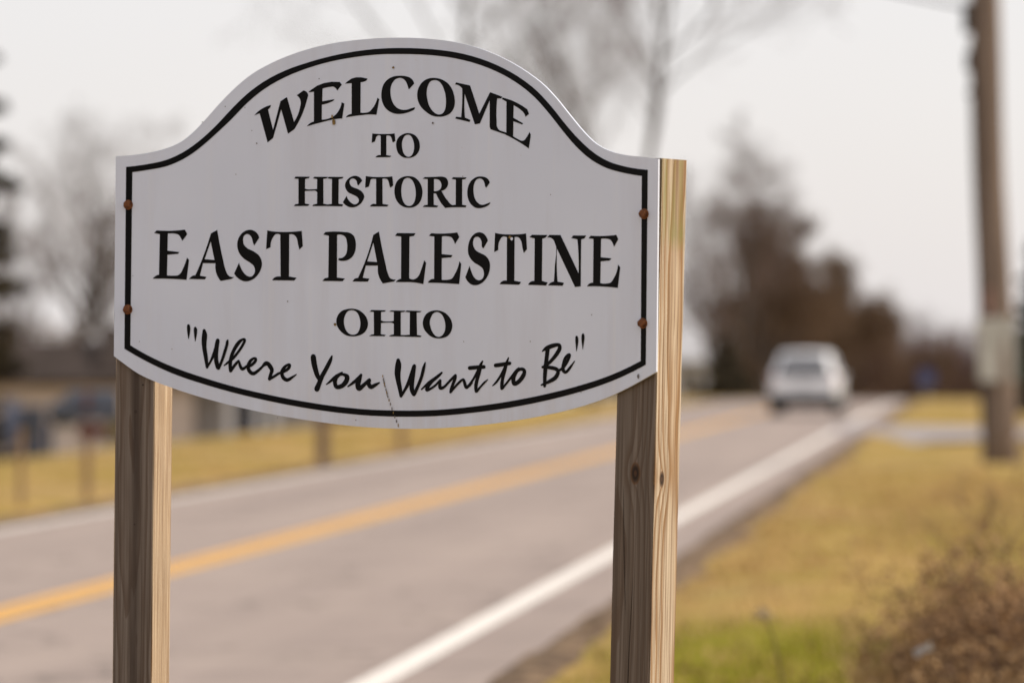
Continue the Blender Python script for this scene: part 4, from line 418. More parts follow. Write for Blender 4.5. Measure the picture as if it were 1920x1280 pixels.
SCRIPT = [
    ('quotation_mark', [[-447.9,1580.4,6.2,-447.8,1579.9,6.4,-447.7,1579.2,6.6,-447.6,1578.4,6.8,-447.5,1577.4,7.1,-447.4,1576.4,7.3,-447.3,1575.3,7.3,-447.3,1574.1,7.3,-447.3,1572.8,7.2,-447.3,1571.3,7.0,-447.3,1569.9,6.7,-447.3,1568.5,6.5,-447.3,1567.2,6.2,-447.3,1566.0,5.9,-447.3,1564.8,5.6,-447.4,1563.7,5.2,-447.4,1562.6,4.8,-447.4,1561.5,4.4,-447.4,1560.4,3.9,-447.5,1559.1,3.5,-447.5,1557.8,2.9,-447.5,1556.4,2.4,-447.5,1555.2,1.9,-447.4,1554.1,1.4,-447.4,1553.3,1.1]]),
    ('quotation_mark', [[-432.9,1575.5,5.6,-432.9,1575.1,5.9,-432.8,1574.5,6.3,-432.7,1573.9,6.7,-432.5,1573.1,7.1,-432.4,1572.2,7.5,-432.4,1571.2,7.6,-432.3,1570.0,7.6,-432.3,1568.7,7.4,-432.3,1567.3,7.2,-432.3,1565.8,6.9,-432.3,1564.4,6.5,-432.4,1563.1,6.2,-432.4,1561.9,5.9,-432.4,1560.7,5.5,-432.5,1559.6,5.2,-432.6,1558.6,4.8,-432.6,1557.5,4.4,-432.7,1556.3,3.9,-432.7,1555.0,3.5,-432.7,1553.5,2.9,-432.7,1552.1,2.4,-432.8,1550.7,1.9,-432.8,1549.5,1.4,-432.8,1548.7,1.1]]),
    ('letter_W', [[-413.3,1570.1,7.1,-413.2,1569.2,7.6,-413.0,1568.1,8.3,-412.8,1566.7,9.2,-412.6,1565.2,10.0,-412.5,1563.5,10.8,-412.4,1561.7,11.3,-412.5,1559.7,11.6,-412.6,1557.5,11.7,-412.8,1555.2,11.7,-413.0,1552.8,11.6,-413.2,1550.5,11.4,-413.3,1548.1,11.3,-413.3,1546.0,11.1,-413.3,1543.8,10.8,-413.3,1541.7,10.5,-413.1,1539.5,10.2,-413.0,1537.2,9.8,-412.7,1534.6,9.6,-412.3,1531.8,9.4,-411.8,1528.7,9.3,-411.2,1525.5,9.2,-410.6,1522.2,9.1,-410.0,1518.9,9.0,-409.5,1515.7,8.7,-409.0,1512.2,8.4,-408.4,1508.5,7.9,-407.9,1504.7,7.4,-407.5,1501.2,6.9,-407.1,1498.2,6.5,-406.8,1496.1,6.2],[-406.8,1496.1,5.1,-406.0,1497.3,5.0,-404.8,1498.9,4.9,-403.5,1500.9,4.8,-402.0,1503.0,4.7,-400.5,1505.3,4.7,-399.2,1507.6,4.8,-397.9,1509.8,5.0,-396.7,1512.2,5.4,-395.4,1514.7,5.8,-394.2,1517.3,6.3,-393.0,1519.8,6.7,-391.8,1522.4,7.1,-390.7,1525.1,7.3,-389.6,1528.0,7.5,-388.6,1530.8,7.7,-387.6,1533.6,7.9,-386.7,1536.3,8.0,-386.0,1538.7,8.2,-385.3,1540.8,8.4,-384.7,1542.9,8.5,-384.3,1544.7,8.7,-383.9,1546.4,8.8,-383.6,1547.8,8.9,-383.3,1548.8,9.0],[-383.3,1550.1,8.5,-383.6,1548.8,8.6,-384.0,1546.9,8.8,-384.4,1544.7,9.1,-384.9,1542.3,9.3,-385.3,1539.8,9.5,-385.7,1537.3,9.6,-385.9,1534.8,9.6,-386.2,1532.0,9.4,-386.4,1529.2,9.2,-386.6,1526.4,9.0,-386.8,1523.7,8.8,-386.8,1521.1,8.8,-386.9,1518.7,8.8,-386.9,1516.3,8.9,-386.8,1514.1,9.1,-386.7,1511.9,9.2,-386.5,1509.7,9.3,-386.2,1507.6,9.3,-385.9,1505.3,9.2,-385.3,1502.9,8.9,-384.7,1500.5,8.6,-384.2,1498.3,8.3,-383.7,1496.5,8.1,-383.3,1495.1,7.9],[-381.5,1494.1,7.1,-380.7,1495.7,6.9,-379.6,1497.9,6.7,-378.2,1500.5,6.5,-376.8,1503.3,6.2,-375.4,1506.2,6.0,-374.2,1508.9,5.9,-373.1,1511.5,5.9,-372.1,1514.2,6.0,-371.1,1516.9,6.2,-370.1,1519.7,6.3,-369.2,1522.4,6.4,-368.3,1525.1,6.5,-367.3,1527.9,6.5,-366.4,1530.9,6.5,-365.4,1533.8,6.4,-364.5,1536.6,6.4,-363.7,1539.2,6.3,-363.1,1541.3,6.2,-362.7,1543.0,6.2,-362.5,1544.4,6.2,-362.4,1545.5,6.2,-362.3,1546.4,6.1,-362.3,1547.2,6.0,-362.1,1548.1,5.6,-361.8,1548.9,5.1,-361.5,1549.7,4.4,-361.2,1550.4,3.5,-360.8,1551.0,2.6,-360.5,1551.5,1.9,-360.3,1551.9,1.4]]),
    ('letter_h', [[-370.1,1498.8,2.0,-369.1,1499.5,2.3,-367.8,1500.5,2.9,-366.2,1501.6,3.5,-364.5,1502.9,4.1,-362.7,1504.2,4.7,-360.9,1505.6,5.1,-359.1,1506.8,5.3,-357.2,1508.2,5.5,-355.2,1509.5,5.6,-353.2,1511.0,5.6,-351.1,1512.6,5.6,-349.1,1514.3,5.6,-347.1,1516.3,5.7,-345.1,1518.5,5.7,-343.1,1520.8,5.7,-341.1,1523.2,5.7,-339.2,1525.5,5.6,-337.3,1527.8,5.7,-335.5,1530.1,5.7,-333.7,1532.5,5.7,-332.0,1534.8,5.8,-330.4,1537.1,5.9,-329.0,1539.3,5.9,-327.7,1541.3,5.9,-326.6,1543.2,5.9,-325.6,1545.0,5.9,-324.8,1546.8,5.9,-324.1,1548.3,5.8,-323.7,1549.7,5.7,-323.6,1550.7,5.7,-323.7,1551.6,5.5,-324.1,1552.2,5.3,-324.8,1552.6,5.0,-325.6,1552.7,4.8,-326.6,1552.7,4.7,-327.7,1552.4,4.8,-329.0,1551.8,5.1,-330.5,1550.9,5.7,-332.1,1549.9,6.3,-333.9,1548.6,7.0,-335.6,1547.1,7.5,-337.3,1545.4,7.9,-339.0,1543.3,8.1,-340.9,1541.0,8.0,-342.7,1538.4,7.9,-344.5,1535.8,7.8,-346.2,1533.1,7.7,-347.6,1530.5,7.6,-348.9,1528.0,7.6,-350.1,1525.5,7.7,-351.1,1523.0,7.7,-352.0,1520.5,7.8,-352.8,1518.1,7.9,-353.5,1515.7,7.9,-354.2,1513.4,8.0,-354.7,1511.1,8.1,-355.1,1508.8,8.1,-355.4,1506.6,8.2,-355.6,1504.4,8.2,-355.8,1502.2,8.2,-355.8,1499.8,8.1,-355.7,1497.2,7.9,-355.5,1494.6,7.6,-355.3,1492.2,7.4,-355.1,1490.2,7.2,-355.0,1488.7,7.1],[-354.4,1488.4,5.9,-353.5,1489.7,6.0,-352.3,1491.4,6.1,-350.8,1493.4,6.1,-349.2,1495.6,6.2,-347.6,1497.7,6.2,-346.2,1499.5,6.2,-344.8,1501.1,6.1,-343.5,1502.7,5.9,-342.1,1504.2,5.7,-340.8,1505.6,5.5,-339.7,1506.7,5.2,-338.8,1507.6,5.1,-338.1,1508.2,5.0,-337.7,1508.6,4.8,-337.5,1508.8,4.8,-337.2,1508.7,4.7,-337.0,1508.3,4.7,-336.6,1507.6,4.8,-336.1,1506.3,5.0,-335.5,1504.6,5.4,-334.9,1502.5,5.8,-334.3,1500.3,6.2,-333.6,1498.4,6.6,-332.9,1496.8,6.8,-332.1,1495.6,6.9,-331.4,1494.5,6.9,-330.6,1493.6,6.9,-329.7,1493.0,6.8,-328.8,1492.6,6.6,-327.7,1492.5,6.5,-326.4,1492.9,6.3,-324.9,1493.9,6.1,-323.3,1495.1,5.8,-321.8,1496.3,5.5,-320.5,1497.4,5.3,-319.6,1498.2,5.1]]),
    ('letter_e', [[-321.8,1496.8,4.5,-320.6,1497.1,4.7,-318.8,1497.4,4.9,-316.8,1497.8,5.2,-314.7,1498.2,5.5,-312.6,1498.8,5.7,-310.7,1499.5,5.9,-309.0,1500.4,6.1,-307.4,1501.5,6.2,-305.8,1502.7,6.3,-304.3,1503.9,6.4,-302.9,1505.1,6.5,-301.8,1506.3,6.5,-300.9,1507.4,6.5,-300.1,1508.5,6.4,-299.5,1509.6,6.3,-299.1,1510.7,6.2,-298.9,1511.6,6.1,-298.9,1512.3,5.9,-299.1,1512.9,5.7,-299.7,1513.5,5.5,-300.4,1513.9,5.2,-301.3,1514.2,5.0,-302.3,1514.2,4.8,-303.3,1514.1,4.8,-304.4,1513.7,5.0,-305.6,1513.0,5.3,-307.0,1512.2,5.7,-308.3,1511.2,6.1,-309.6,1510.1,6.5,-310.7,1509.0,6.8,-311.8,1507.6,7.0,-312.9,1506.2,7.2,-313.9,1504.6,7.3,-314.8,1502.9,7.4,-315.5,1501.2,7.5,-315.9,1499.5,7.6,-316.0,1497.7,7.7,-315.9,1495.8,7.8,-315.7,1493.9,7.8,-315.2,1492.0,7.9,-314.5,1490.2,7.9,-313.7,1488.7,7.9,-312.6,1487.4,7.9,-311.3,1486.2,7.9,-309.7,1485.0,7.9,-308.1,1484.2,7.8,-306.4,1483.6,7.8,-304.8,1483.4,7.6,-303.2,1483.6,7.5,-301.5,1484.2,7.2,-299.8,1485.1,7.0,-298.0,1486.2,6.7,-296.3,1487.5,6.5,-294.4,1488.8,6.2,-292.4,1490.3,6.0,-290.1,1492.2,5.8,-287.9,1494.2,5.6,-285.7,1496.1,5.4,-283.9,1497.7,5.2,-282.6,1498.9,5.1]]),
    ('letter_r', [[-284.1,1498.2,4.8,-283.4,1498.8,5.3,-282.5,1499.6,6.0,-281.4,1500.5,6.8,-280.3,1501.5,7.6,-279.1,1502.3,8.3,-278.1,1502.9,8.8,-277.2,1503.3,8.9,-276.3,1503.7,8.9,-275.5,1503.9,8.7,-274.6,1504.0,8.4,-273.8,1503.9,8.3,-272.9,1503.6,8.2,-272.1,1503.1,8.3,-271.2,1502.4,8.5,-270.3,1501.5,8.8,-269.4,1500.4,9.0,-268.6,1499.3,9.2,-267.7,1498.2,9.3,-266.9,1497.1,9.3,-265.9,1495.8,9.2,-265.0,1494.4,9.1,-264.2,1493.1,8.9,-263.6,1491.6,8.7,-263.3,1490.2,8.5,-263.4,1488.7,8.3,-263.8,1487.1,8.1,-264.4,1485.5,7.8,-265.0,1483.8,7.6,-265.7,1482.3,7.5,-266.3,1480.8,7.4,-266.7,1479.2,7.3,-267.1,1477.7,7.4,-267.6,1476.1,7.4,-267.9,1474.7,7.5,-268.3,1473.5,7.6,-268.5,1472.7,7.6],[-268.5,1472.4,5.7,-267.4,1472.9,5.7,-266.0,1473.7,5.7,-264.3,1474.5,5.7,-262.5,1475.5,5.7,-260.6,1476.5,5.7,-258.8,1477.4,5.7,-257.0,1478.4,5.6,-255.0,1479.6,5.5,-253.0,1480.8,5.4,-251.2,1481.9,5.3,-249.6,1482.8,5.2,-248.4,1483.5,5.1]]),
    ('letter_e', [[-248.4,1483.5,4.8,-246.9,1484.0,4.9,-244.8,1484.6,5.1,-242.3,1485.5,5.3,-239.7,1486.3,5.6,-237.2,1487.3,5.8,-235.1,1488.2,5.9,-233.2,1489.1,6.1,-231.5,1490.1,6.2,-229.9,1491.1,6.3,-228.5,1492.2,6.4,-227.2,1493.2,6.5,-226.1,1494.2,6.5,-225.3,1495.3,6.5,-224.5,1496.4,6.4,-224.0,1497.6,6.3,-223.6,1498.6,6.2,-223.4,1499.6,6.1,-223.5,1500.3,5.9,-223.7,1500.8,5.8,-224.2,1501.2,5.5,-224.9,1501.5,5.2,-225.7,1501.6,5.0,-226.6,1501.5,4.8,-227.6,1501.2,4.8,-228.8,1500.7,5.0,-230.2,1500.0,5.3,-231.7,1499.0,5.7,-233.2,1498.0,6.1,-234.6,1496.8,6.5,-235.8,1495.6,6.8,-236.9,1494.2,7.0,-238.1,1492.8,7.2,-239.1,1491.2,7.3,-240.0,1489.5,7.4,-240.7,1487.9,7.5,-241.0,1486.2,7.6,-241.1,1484.4,7.7,-240.8,1482.5,7.8,-240.4,1480.5,7.9,-239.8,1478.6,7.9,-239.0,1476.9,7.9,-238.0,1475.4,7.9,-236.9,1474.2,7.9,-235.6,1473.0,7.8,-234.0,1472.1,7.8,-232.4,1471.3,7.7,-230.8,1470.8,7.5,-229.1,1470.6,7.4,-227.5,1470.9,7.1,-225.8,1471.5,6.9,-224.0,1472.3,6.5,-222.2,1473.4,6.2,-220.5,1474.5,5.8,-218.7,1475.5,5.4,-216.8,1476.6,4.9,-214.7,1477.8,4.2,-212.7,1479.1,3.6,-210.8,1480.4,2.9,-209.1,1481.5,2.4,-208.0,1482.2,2.0]]),
    ('letter_Y', [[-170.9,1517.0,11.8,-170.8,1515.8,11.8,-170.6,1514.1,11.9,-170.4,1512.2,12.0,-170.1,1510.0,12.1,-169.8,1507.8,12.1,-169.4,1505.7,12.1,-169.0,1503.5,12.0,-168.5,1501.3,11.9,-167.9,1499.0,11.7,-167.3,1496.6,11.5,-166.7,1494.3,11.3,-166.0,1492.1,11.1,-165.4,1490.0,11.0,-164.7,1487.9,10.8,-164.0,1485.8,10.6,-163.3,1483.7,10.4,-162.6,1481.8,10.1,-161.8,1480.1,9.9,-161.1,1478.5,9.6,-160.3,1477.0,9.2,-159.5,1475.6,8.8,-158.7,1474.4,8.5,-158.1,1473.4,8.2,-157.6,1472.6,8.0],[-129.0,1518.5,3.5,-129.5,1517.5,4.0,-130.0,1516.1,4.8,-130.6,1514.5,5.7,-131.4,1512.7,6.6,-132.3,1510.8,7.4,-133.3,1508.7,8.0,-134.4,1506.5,8.3,-135.7,1504.2,8.6,-137.1,1501.6,8.7,-138.6,1499.0,8.8,-140.1,1496.3,8.8,-141.7,1493.7,8.9,-143.3,1491.0,9.0,-145.0,1488.2,9.1,-146.8,1485.4,9.2,-148.6,1482.6,9.3,-150.3,1479.8,9.4,-151.8,1477.1,9.6,-153.1,1474.5,9.7,-154.3,1471.8,9.8,-155.5,1469.1,10.0,-156.6,1466.6,10.1,-157.5,1464.2,10.3,-158.5,1462.1,10.5,-159.4,1460.1,10.8,-160.2,1458.3,11.1,-161.0,1456.6,11.4,-161.7,1455.2,11.7,-162.3,1454.0,11.9,-162.7,1453.0,12.1]]),
    ('letter_o', [[-142.0,1461.4,2.2,-140.9,1462.2,2.6,-139.4,1463.3,3.1,-137.5,1464.6,3.7,-135.5,1466.1,4.3,-133.5,1467.5,4.9,-131.6,1468.9,5.4,-129.7,1470.3,6.0,-127.8,1471.6,6.5,-125.9,1473.0,7.1,-123.9,1474.4,7.6,-121.9,1475.8,7.9,-119.8,1477.2,8.0,-117.5,1478.7,7.7,-114.9,1480.3,7.0,-112.3,1481.9,6.2,-109.9,1483.3,5.4,-107.8,1484.6,4.6,-106.3,1485.5,4.1],[-109.7,1483.2,6.1,-110.9,1482.5,6.4,-112.6,1481.4,6.9,-114.6,1480.1,7.5,-116.6,1478.7,8.1,-118.4,1477.2,8.6,-119.8,1475.7,8.9,-120.7,1474.1,9.1,-121.4,1472.3,9.1,-121.9,1470.5,9.1,-122.2,1468.6,9.0,-122.4,1466.9,9.0,-122.3,1465.2,8.9,-122.1,1463.6,8.9,-121.7,1461.9,8.8,-121.1,1460.3,8.7,-120.3,1458.8,8.6,-119.3,1457.7,8.6,-118.1,1457.0,8.6,-116.5,1456.7,8.6,-114.6,1456.7,8.7,-112.5,1457.0,8.8,-110.3,1457.6,8.9,-108.2,1458.4,9.1,-106.3,1459.2,9.2,-104.5,1460.4,9.4,-102.7,1461.8,9.7,-101.0,1463.3,9.9,-99.5,1465.0,10.2,-98.1,1466.7,10.4,-97.0,1468.3,10.5,-96.2,1469.8,10.6,-95.6,1471.4,10.7,-95.1,1473.1,10.7,-94.9,1474.6,10.7,-95.0,1476.0,10.5,-95.3,1477.3,10.2,-96.1,1478.3,9.6,-97.2,1479.3,8.8,-98.5,1480.1,7.9,-100.0,1480.8,7.0,-101.5,1481.3,6.3,-102.9,1481.7,5.7,-104.4,1482.0,5.5,-106.0,1482.1,5.4,-107.6,1482.0,5.5,-109.1,1481.9,5.6,-110.4,1481.8,5.7,-111.4,1481.7,5.7]]),
    ('letter_u', [[-94.2,1457.3,2.5,-92.9,1458.1,2.9,-91.2,1459.2,3.4,-89.2,1460.4,4.0,-87.0,1461.8,4.6,-84.8,1463.2,5.2,-82.7,1464.6,5.7,-80.7,1465.9,6.2,-78.6,1467.2,6.7,-76.5,1468.6,7.2,-74.5,1470.0,7.6,-72.6,1471.4,7.9,-70.9,1472.8,8.0,-69.3,1474.3,7.8,-67.7,1475.9,7.5,-66.3,1477.5,7.0,-65.1,1478.9,6.5,-64.1,1480.2,6.0,-63.3,1481.1,5.7],[-64.1,1480.3,6.4,-64.6,1479.2,6.9,-65.3,1477.6,7.6,-66.1,1475.7,8.4,-66.9,1473.6,9.2,-67.7,1471.6,10.0,-68.3,1469.8,10.5,-68.9,1468.2,10.8,-69.5,1466.7,11.0,-70.1,1465.1,11.2,-70.5,1463.6,11.2,-70.8,1462.2,11.2,-70.9,1460.9,11.2,-70.7,1459.4,11.1,-70.5,1457.9,11.0,-70.1,1456.4,10.9,-69.5,1455.2,10.7,-68.6,1454.4,10.5,-67.5,1454.1,10.2,-66.0,1454.6,9.8,-64.1,1455.8,9.4,-62.1,1457.3,8.9,-59.9,1459.0,8.5,-57.7,1460.8,8.0,-55.7,1462.4,7.6,-53.6,1464.1,7.3,-51.5,1466.0,7.0,-49.3,1467.9,6.7,-47.4,1469.6,6.5,-45.8,1470.9,6.3,-44.7,1471.4,6.4,-44.3,1471.1,6.6,-44.6,1470.1,7.0,-45.2,1468.7,7.6,-45.8,1467.0,8.1,-46.3,1465.3,8.6,-46.4,1463.9,8.9,-46.0,1462.6,9.1,-45.4,1461.2,9.1,-44.6,1459.8,9.1,-43.7,1458.6,9.0,-42.6,1457.7,8.8,-41.3,1457.2,8.6,-39.8,1457.3,8.4,-38.0,1457.9,8.1,-36.1,1458.8,7.7,-34.1,1459.8,7.3,-32.1,1460.9,6.9,-30.3,1461.7,6.4,-28.5,1462.5,5.7,-26.7,1463.4,5.0,-25.0,1464.3,4.2,-23.3,1465.1,3.4,-22.0,1465.8,2.7,-21.0,1466.3,2.2]]),
    ('letter_W', [[20.2,1510.3,8.0,20.2,1509.4,8.6,20.3,1508.3,9.6,20.4,1506.9,10.7,20.5,1505.2,11.8,20.6,1503.4,12.7,20.5,1501.4,13.4,20.3,1499.1,13.7,20.0,1496.4,13.9,19.6,1493.6,13.9,19.2,1490.6,13.8,18.9,1487.7,13.6,18.8,1485.0,13.4,18.9,1482.4,13.1,19.1,1479.9,12.7,19.3,1477.5,12.2,19.7,1475.0,11.7,20.1,1472.6,11.2,20.5,1470.1,10.8,21.0,1467.6,10.6,21.5,1465.2,10.4,22.1,1462.7,10.2,22.8,1460.2,10.0,23.4,1457.8,9.8,23.9,1455.2,9.6,24.4,1452.5,9.2,25.0,1449.5,8.7,25.5,1446.5,8.2,25.9,1443.7,7.7,26.3,1441.3,7.3,26.6,1439.6,7.0],[26.6,1439.6,6.4,27.6,1441.0,6.3,29.0,1442.8,6.2,30.7,1445.0,6.1,32.4,1447.4,6.0,34.2,1449.9,6.0,35.8,1452.3,6.1,37.2,1454.6,6.3,38.7,1457.1,6.6,40.2,1459.5,6.9,41.6,1462.0,7.3,43.0,1464.6,7.7,44.3,1467.2,8.0,45.5,1469.9,8.2,46.7,1472.6,8.4,47.9,1475.4,8.6,49.0,1478.2,8.8,50.0,1480.9,8.9,51.1,1483.6,8.9,52.1,1486.3,8.9,53.1,1489.2,8.7,54.0,1492.0,8.5,54.9,1494.6,8.3,55.6,1496.8,8.1,56.1,1498.4,8.0],[57.0,1499.2,7.3,56.6,1497.3,7.6,56.1,1494.8,8.1,55.5,1491.8,8.6,54.8,1488.5,9.1,54.2,1485.2,9.5,53.6,1482.1,9.9,53.1,1479.1,10.1,52.6,1476.0,10.2,52.1,1472.8,10.2,51.7,1469.8,10.2,51.3,1466.9,10.2,51.1,1464.3,10.2,50.9,1461.9,10.2,50.8,1459.7,10.3,50.8,1457.7,10.3,50.9,1455.9,10.3,51.1,1454.1,10.3,51.4,1452.4,10.2,51.9,1450.6,10.0,52.6,1448.8,9.7,53.4,1447.2,9.4,54.2,1445.7,9.1,54.8,1444.4,8.8,55.3,1443.5,8.6],[56.1,1442.7,7.6,57.1,1444.4,7.6,58.3,1446.6,7.5,59.9,1449.3,7.3,61.5,1452.3,7.2,63.1,1455.4,7.1,64.6,1458.4,7.0,66.1,1461.4,7.0,67.6,1464.6,7.0,69.1,1467.9,7.0,70.6,1471.2,7.0,71.9,1474.5,7.0,73.1,1477.7,7.0,74.2,1480.8,7.0,75.1,1484.0,7.1,76.0,1487.1,7.1,76.8,1490.1,7.1,77.5,1492.9,7.0,78.2,1495.5,6.7,79.0,1497.9,6.1,79.7,1500.1,5.3,80.4,1502.2,4.4,81.0,1504.0,3.5,81.6,1505.5,2.8,82.0,1506.6,2.2]]),
    ('letter_a', [[72.0,1452.1,2.7,72.5,1452.6,2.8,73.3,1453.1,2.9,74.1,1453.9,3.1,75.1,1454.7,3.3,76.3,1455.6,3.6,77.7,1456.7,3.9,79.2,1457.9,4.3,80.9,1459.3,4.7,82.9,1460.8,5.2,84.9,1462.4,5.7,86.9,1463.9,6.1,89.0,1465.4,6.4,91.1,1466.8,6.6,93.4,1468.2,6.7,95.7,1469.6,6.8,97.9,1471.0,6.8,100.2,1472.4,6.8,102.2,1473.6,6.7,104.2,1474.9,6.6,106.0,1476.0,6.4,107.8,1477.1,6.2,109.5,1478.2,6.0,111.1,1479.2,5.7,112.6,1480.3,5.5,114.0,1481.3,5.2,115.3,1482.5,4.9,116.6,1483.6,4.6,117.7,1484.6,4.3,118.6,1485.4,4.1,119.2,1486.0,3.9],[118.8,1485.6,3.9,117.8,1484.9,4.2,116.6,1483.9,4.5,115.1,1482.7,5.0,113.4,1481.4,5.4,111.6,1480.0,5.8,109.8,1478.6,6.2,107.8,1477.1,6.5,105.5,1475.5,6.7,103.2,1473.9,7.0,100.8,1472.2,7.1,98.6,1470.4,7.3,96.5,1468.7,7.4,94.7,1466.9,7.5,92.8,1465.0,7.5,91.1,1463.1,7.5,89.5,1461.2,7.5,88.2,1459.5,7.5,87.1,1458.0,7.4,86.2,1456.6,7.4,85.5,1455.2,7.4,85.0,1454.0,7.4,84.8,1453.0,7.3,84.8,1452.2,7.2,85.2,1451.8,7.1,86.0,1451.6,6.8,87.2,1451.8,6.4,88.6,1452.2,6.0,90.3,1452.8,5.6,92.0,1453.5,5.2,93.7,1454.3,5.0,95.4,1455.1,4.8,97.3,1456.2,4.8,99.3,1457.3,4.8,101.2,1458.6,4.8,103.2,1459.9,4.8,105.1,1461.3,4.8,107.0,1463.0,4.7,109.0,1465.0,4.6,111.0,1467.1,4.4,112.9,1469.0,4.3,114.4,1470.5,4.3,115.4,1471.2,4.4,115.9,1471.1,4.7,115.9,1470.3,5.0,115.6,1469.1,5.5,115.1,1467.6,5.9,114.7,1466.0,6.4,114.5,1464.6,6.7,114.5,1463.3,7.0,114.5,1461.7,7.3,114.5,1460.1,7.6,114.6,1458.6,7.8,114.9,1457.3,8.0,115.4,1456.4,8.0,116.2,1455.9,7.8,117.2,1455.6,7.4,118.3,1455.5,6.9,119.5,1455.6,6.4,120.8,1456.0,6.0,122.1,1456.4,5.7,123.5,1457.2,5.5,125.1,1458.4,5.4,126.7,1459.7,5.3,128.3,1461.1,5.3,129.6,1462.3,5.3,130.6,1463.1,5.3]]),
    ('letter_n', [[127.7,1460.6,4.9,128.9,1461.7,5.0,130.5,1463.2,5.1,132.3,1465.0,5.2,134.4,1466.9,5.3,136.3,1468.8,5.4,138.1,1470.5,5.5,139.9,1472.1,5.5,141.6,1473.7,5.5,143.3,1475.3,5.4,145.0,1476.8,5.4,146.4,1478.1,5.3,147.6,1479.1,5.3,148.5,1479.8,5.3,149.2,1480.4,5.2,149.7,1480.7,5.2,150.1,1480.9,5.2,150.3,1480.7,5.2,150.4,1480.4,5.3,150.4,1479.7,5.5,150.3,1478.7,5.8,150.0,1477.4,6.1,149.6,1476.0,6.4,149.1,1474.5,6.7,148.5,1473.0,6.9,147.9,1471.4,7.0,147.1,1469.6,7.0,146.3,1467.8,6.9,145.4,1465.9,6.8,144.6,1464.0,6.8,143.8,1462.3,6.7,143.1,1460.5,6.7,142.4,1458.7,6.8,141.7,1457.0,6.8,141.1,1455.3,6.8,140.5,1453.8,6.8,140.0,1452.4,6.7,139.6,1451.2,6.5,139.3,1450.2,6.3,139.1,1449.3,6.0,138.9,1448.6,5.7,138.7,1448.0,5.5,138.6,1447.5,5.3],[138.6,1447.1,4.6,139.6,1448.1,4.6,140.9,1449.5,4.7,142.4,1451.1,4.7,144.1,1452.9,4.8,145.9,1454.8,4.9,147.6,1456.5,4.9,149.4,1458.3,5.0,151.3,1460.2,5.1,153.3,1462.2,5.2,155.3,1464.0,5.2,157.2,1465.8,5.3,159.0,1467.3,5.3,160.6,1468.6,5.3,162.2,1469.8,5.2,163.8,1470.9,5.0,165.2,1471.8,4.9,166.4,1472.4,4.9,167.5,1472.6,4.9,168.3,1472.4,5.1,168.8,1471.8,5.4,169.2,1470.9,5.8,169.5,1469.8,6.2,169.9,1468.6,6.5,170.3,1467.3,6.7,170.9,1465.8,6.8,171.4,1463.9,6.9,172.0,1461.9,6.9,172.6,1460.0,6.9,173.3,1458.5,6.8,174.1,1457.5,6.7,175.0,1457.1,6.5,176.1,1457.2,6.3,177.2,1457.7,6.0,178.4,1458.4,5.7,179.6,1459.2,5.5,180.7,1460.0,5.3,181.9,1460.9,5.2,183.2,1462.1,5.1,184.5,1463.4,5.0,185.6,1464.7,5.0,186.6,1465.8,5.0,187.4,1466.5,4.9]]),
    ('letter_t', [[173.7,1456.6,4.2,174.7,1457.3,4.3,176.0,1458.3,4.4,177.6,1459.4,4.6,179.3,1460.7,4.8,181.1,1462.1,4.9,182.7,1463.7,5.0,184.3,1465.4,5.1,185.9,1467.3,5.1,187.6,1469.4,5.1,189.3,1471.6,5.1,191.0,1473.8,5.1,192.6,1476.1,5.2,194.3,1478.6,5.4,196.1,1481.3,5.7,197.8,1484.0,6.0,199.5,1486.7,6.3,201.1,1489.3,6.6,202.5,1491.7,6.7,203.7,1493.8,6.8,204.7,1495.8,6.8,205.5,1497.7,6.7,206.3,1499.4,6.6,207.1,1501.0,6.3,207.9,1502.6,6.0,208.8,1504.1,5.6,209.6,1505.5,4.9,210.5,1506.8,4.1,211.3,1507.9,3.4,211.9,1508.9,2.8,212.4,1509.6,2.3],[207.0,1495.6,6.7,206.6,1494.3,6.7,206.1,1492.6,6.8,205.5,1490.5,6.8,204.8,1488.3,6.9,204.1,1486.1,7.0,203.4,1483.9,7.0,202.7,1481.9,7.1,201.9,1479.8,7.3,201.1,1477.8,7.4,200.3,1475.7,7.5,199.6,1473.6,7.6,198.9,1471.5,7.7,198.3,1469.4,7.8,197.8,1467.2,7.8,197.3,1465.1,7.8,196.9,1463.0,7.8,196.6,1461.0,7.8,196.4,1459.1,7.7,196.3,1457.2,7.6,196.4,1455.4,7.5,196.6,1453.6,7.4,196.8,1452.0,7.2,197.0,1450.7,7.1,197.1,1449.7,7.0],[198.9,1449.7,5.4,199.8,1450.7,5.2,201.0,1452.0,5.1,202.4,1453.5,4.9,203.9,1455.1,4.7,205.5,1456.8,4.5,207.0,1458.3,4.4,208.5,1459.8,4.3,210.0,1461.3,4.4,211.5,1462.8,4.5,213.0,1464.2,4.5,214.6,1465.6,4.5,216.0,1466.9,4.4,217.5,1468.1,4.0,219.1,1469.4,3.5,220.6,1470.6,2.8,222.0,1471.6,2.2,223.2,1472.5,1.7,224.1,1473.1,1.3]]),
    ('crossbar', [[181.8,1495.2,7.9,182.9,1495.2,7.9,184.3,1495.4,7.9,186.0,1495.5,7.9,187.9,1495.7,7.9,189.8,1495.8,7.9,191.7,1496.0,7.9,193.6,1496.1,7.9,195.5,1496.2,7.8,197.4,1496.4,7.8,199.4,1496.5,7.8,201.4,1496.6,7.8,203.4,1496.8,7.7,205.5,1496.9,7.7,207.7,1497.0,7.6,210.0,1497.2,7.5,212.1,1497.3,7.5,213.8,1497.5,7.4,215.1,1497.5,7.4]]),
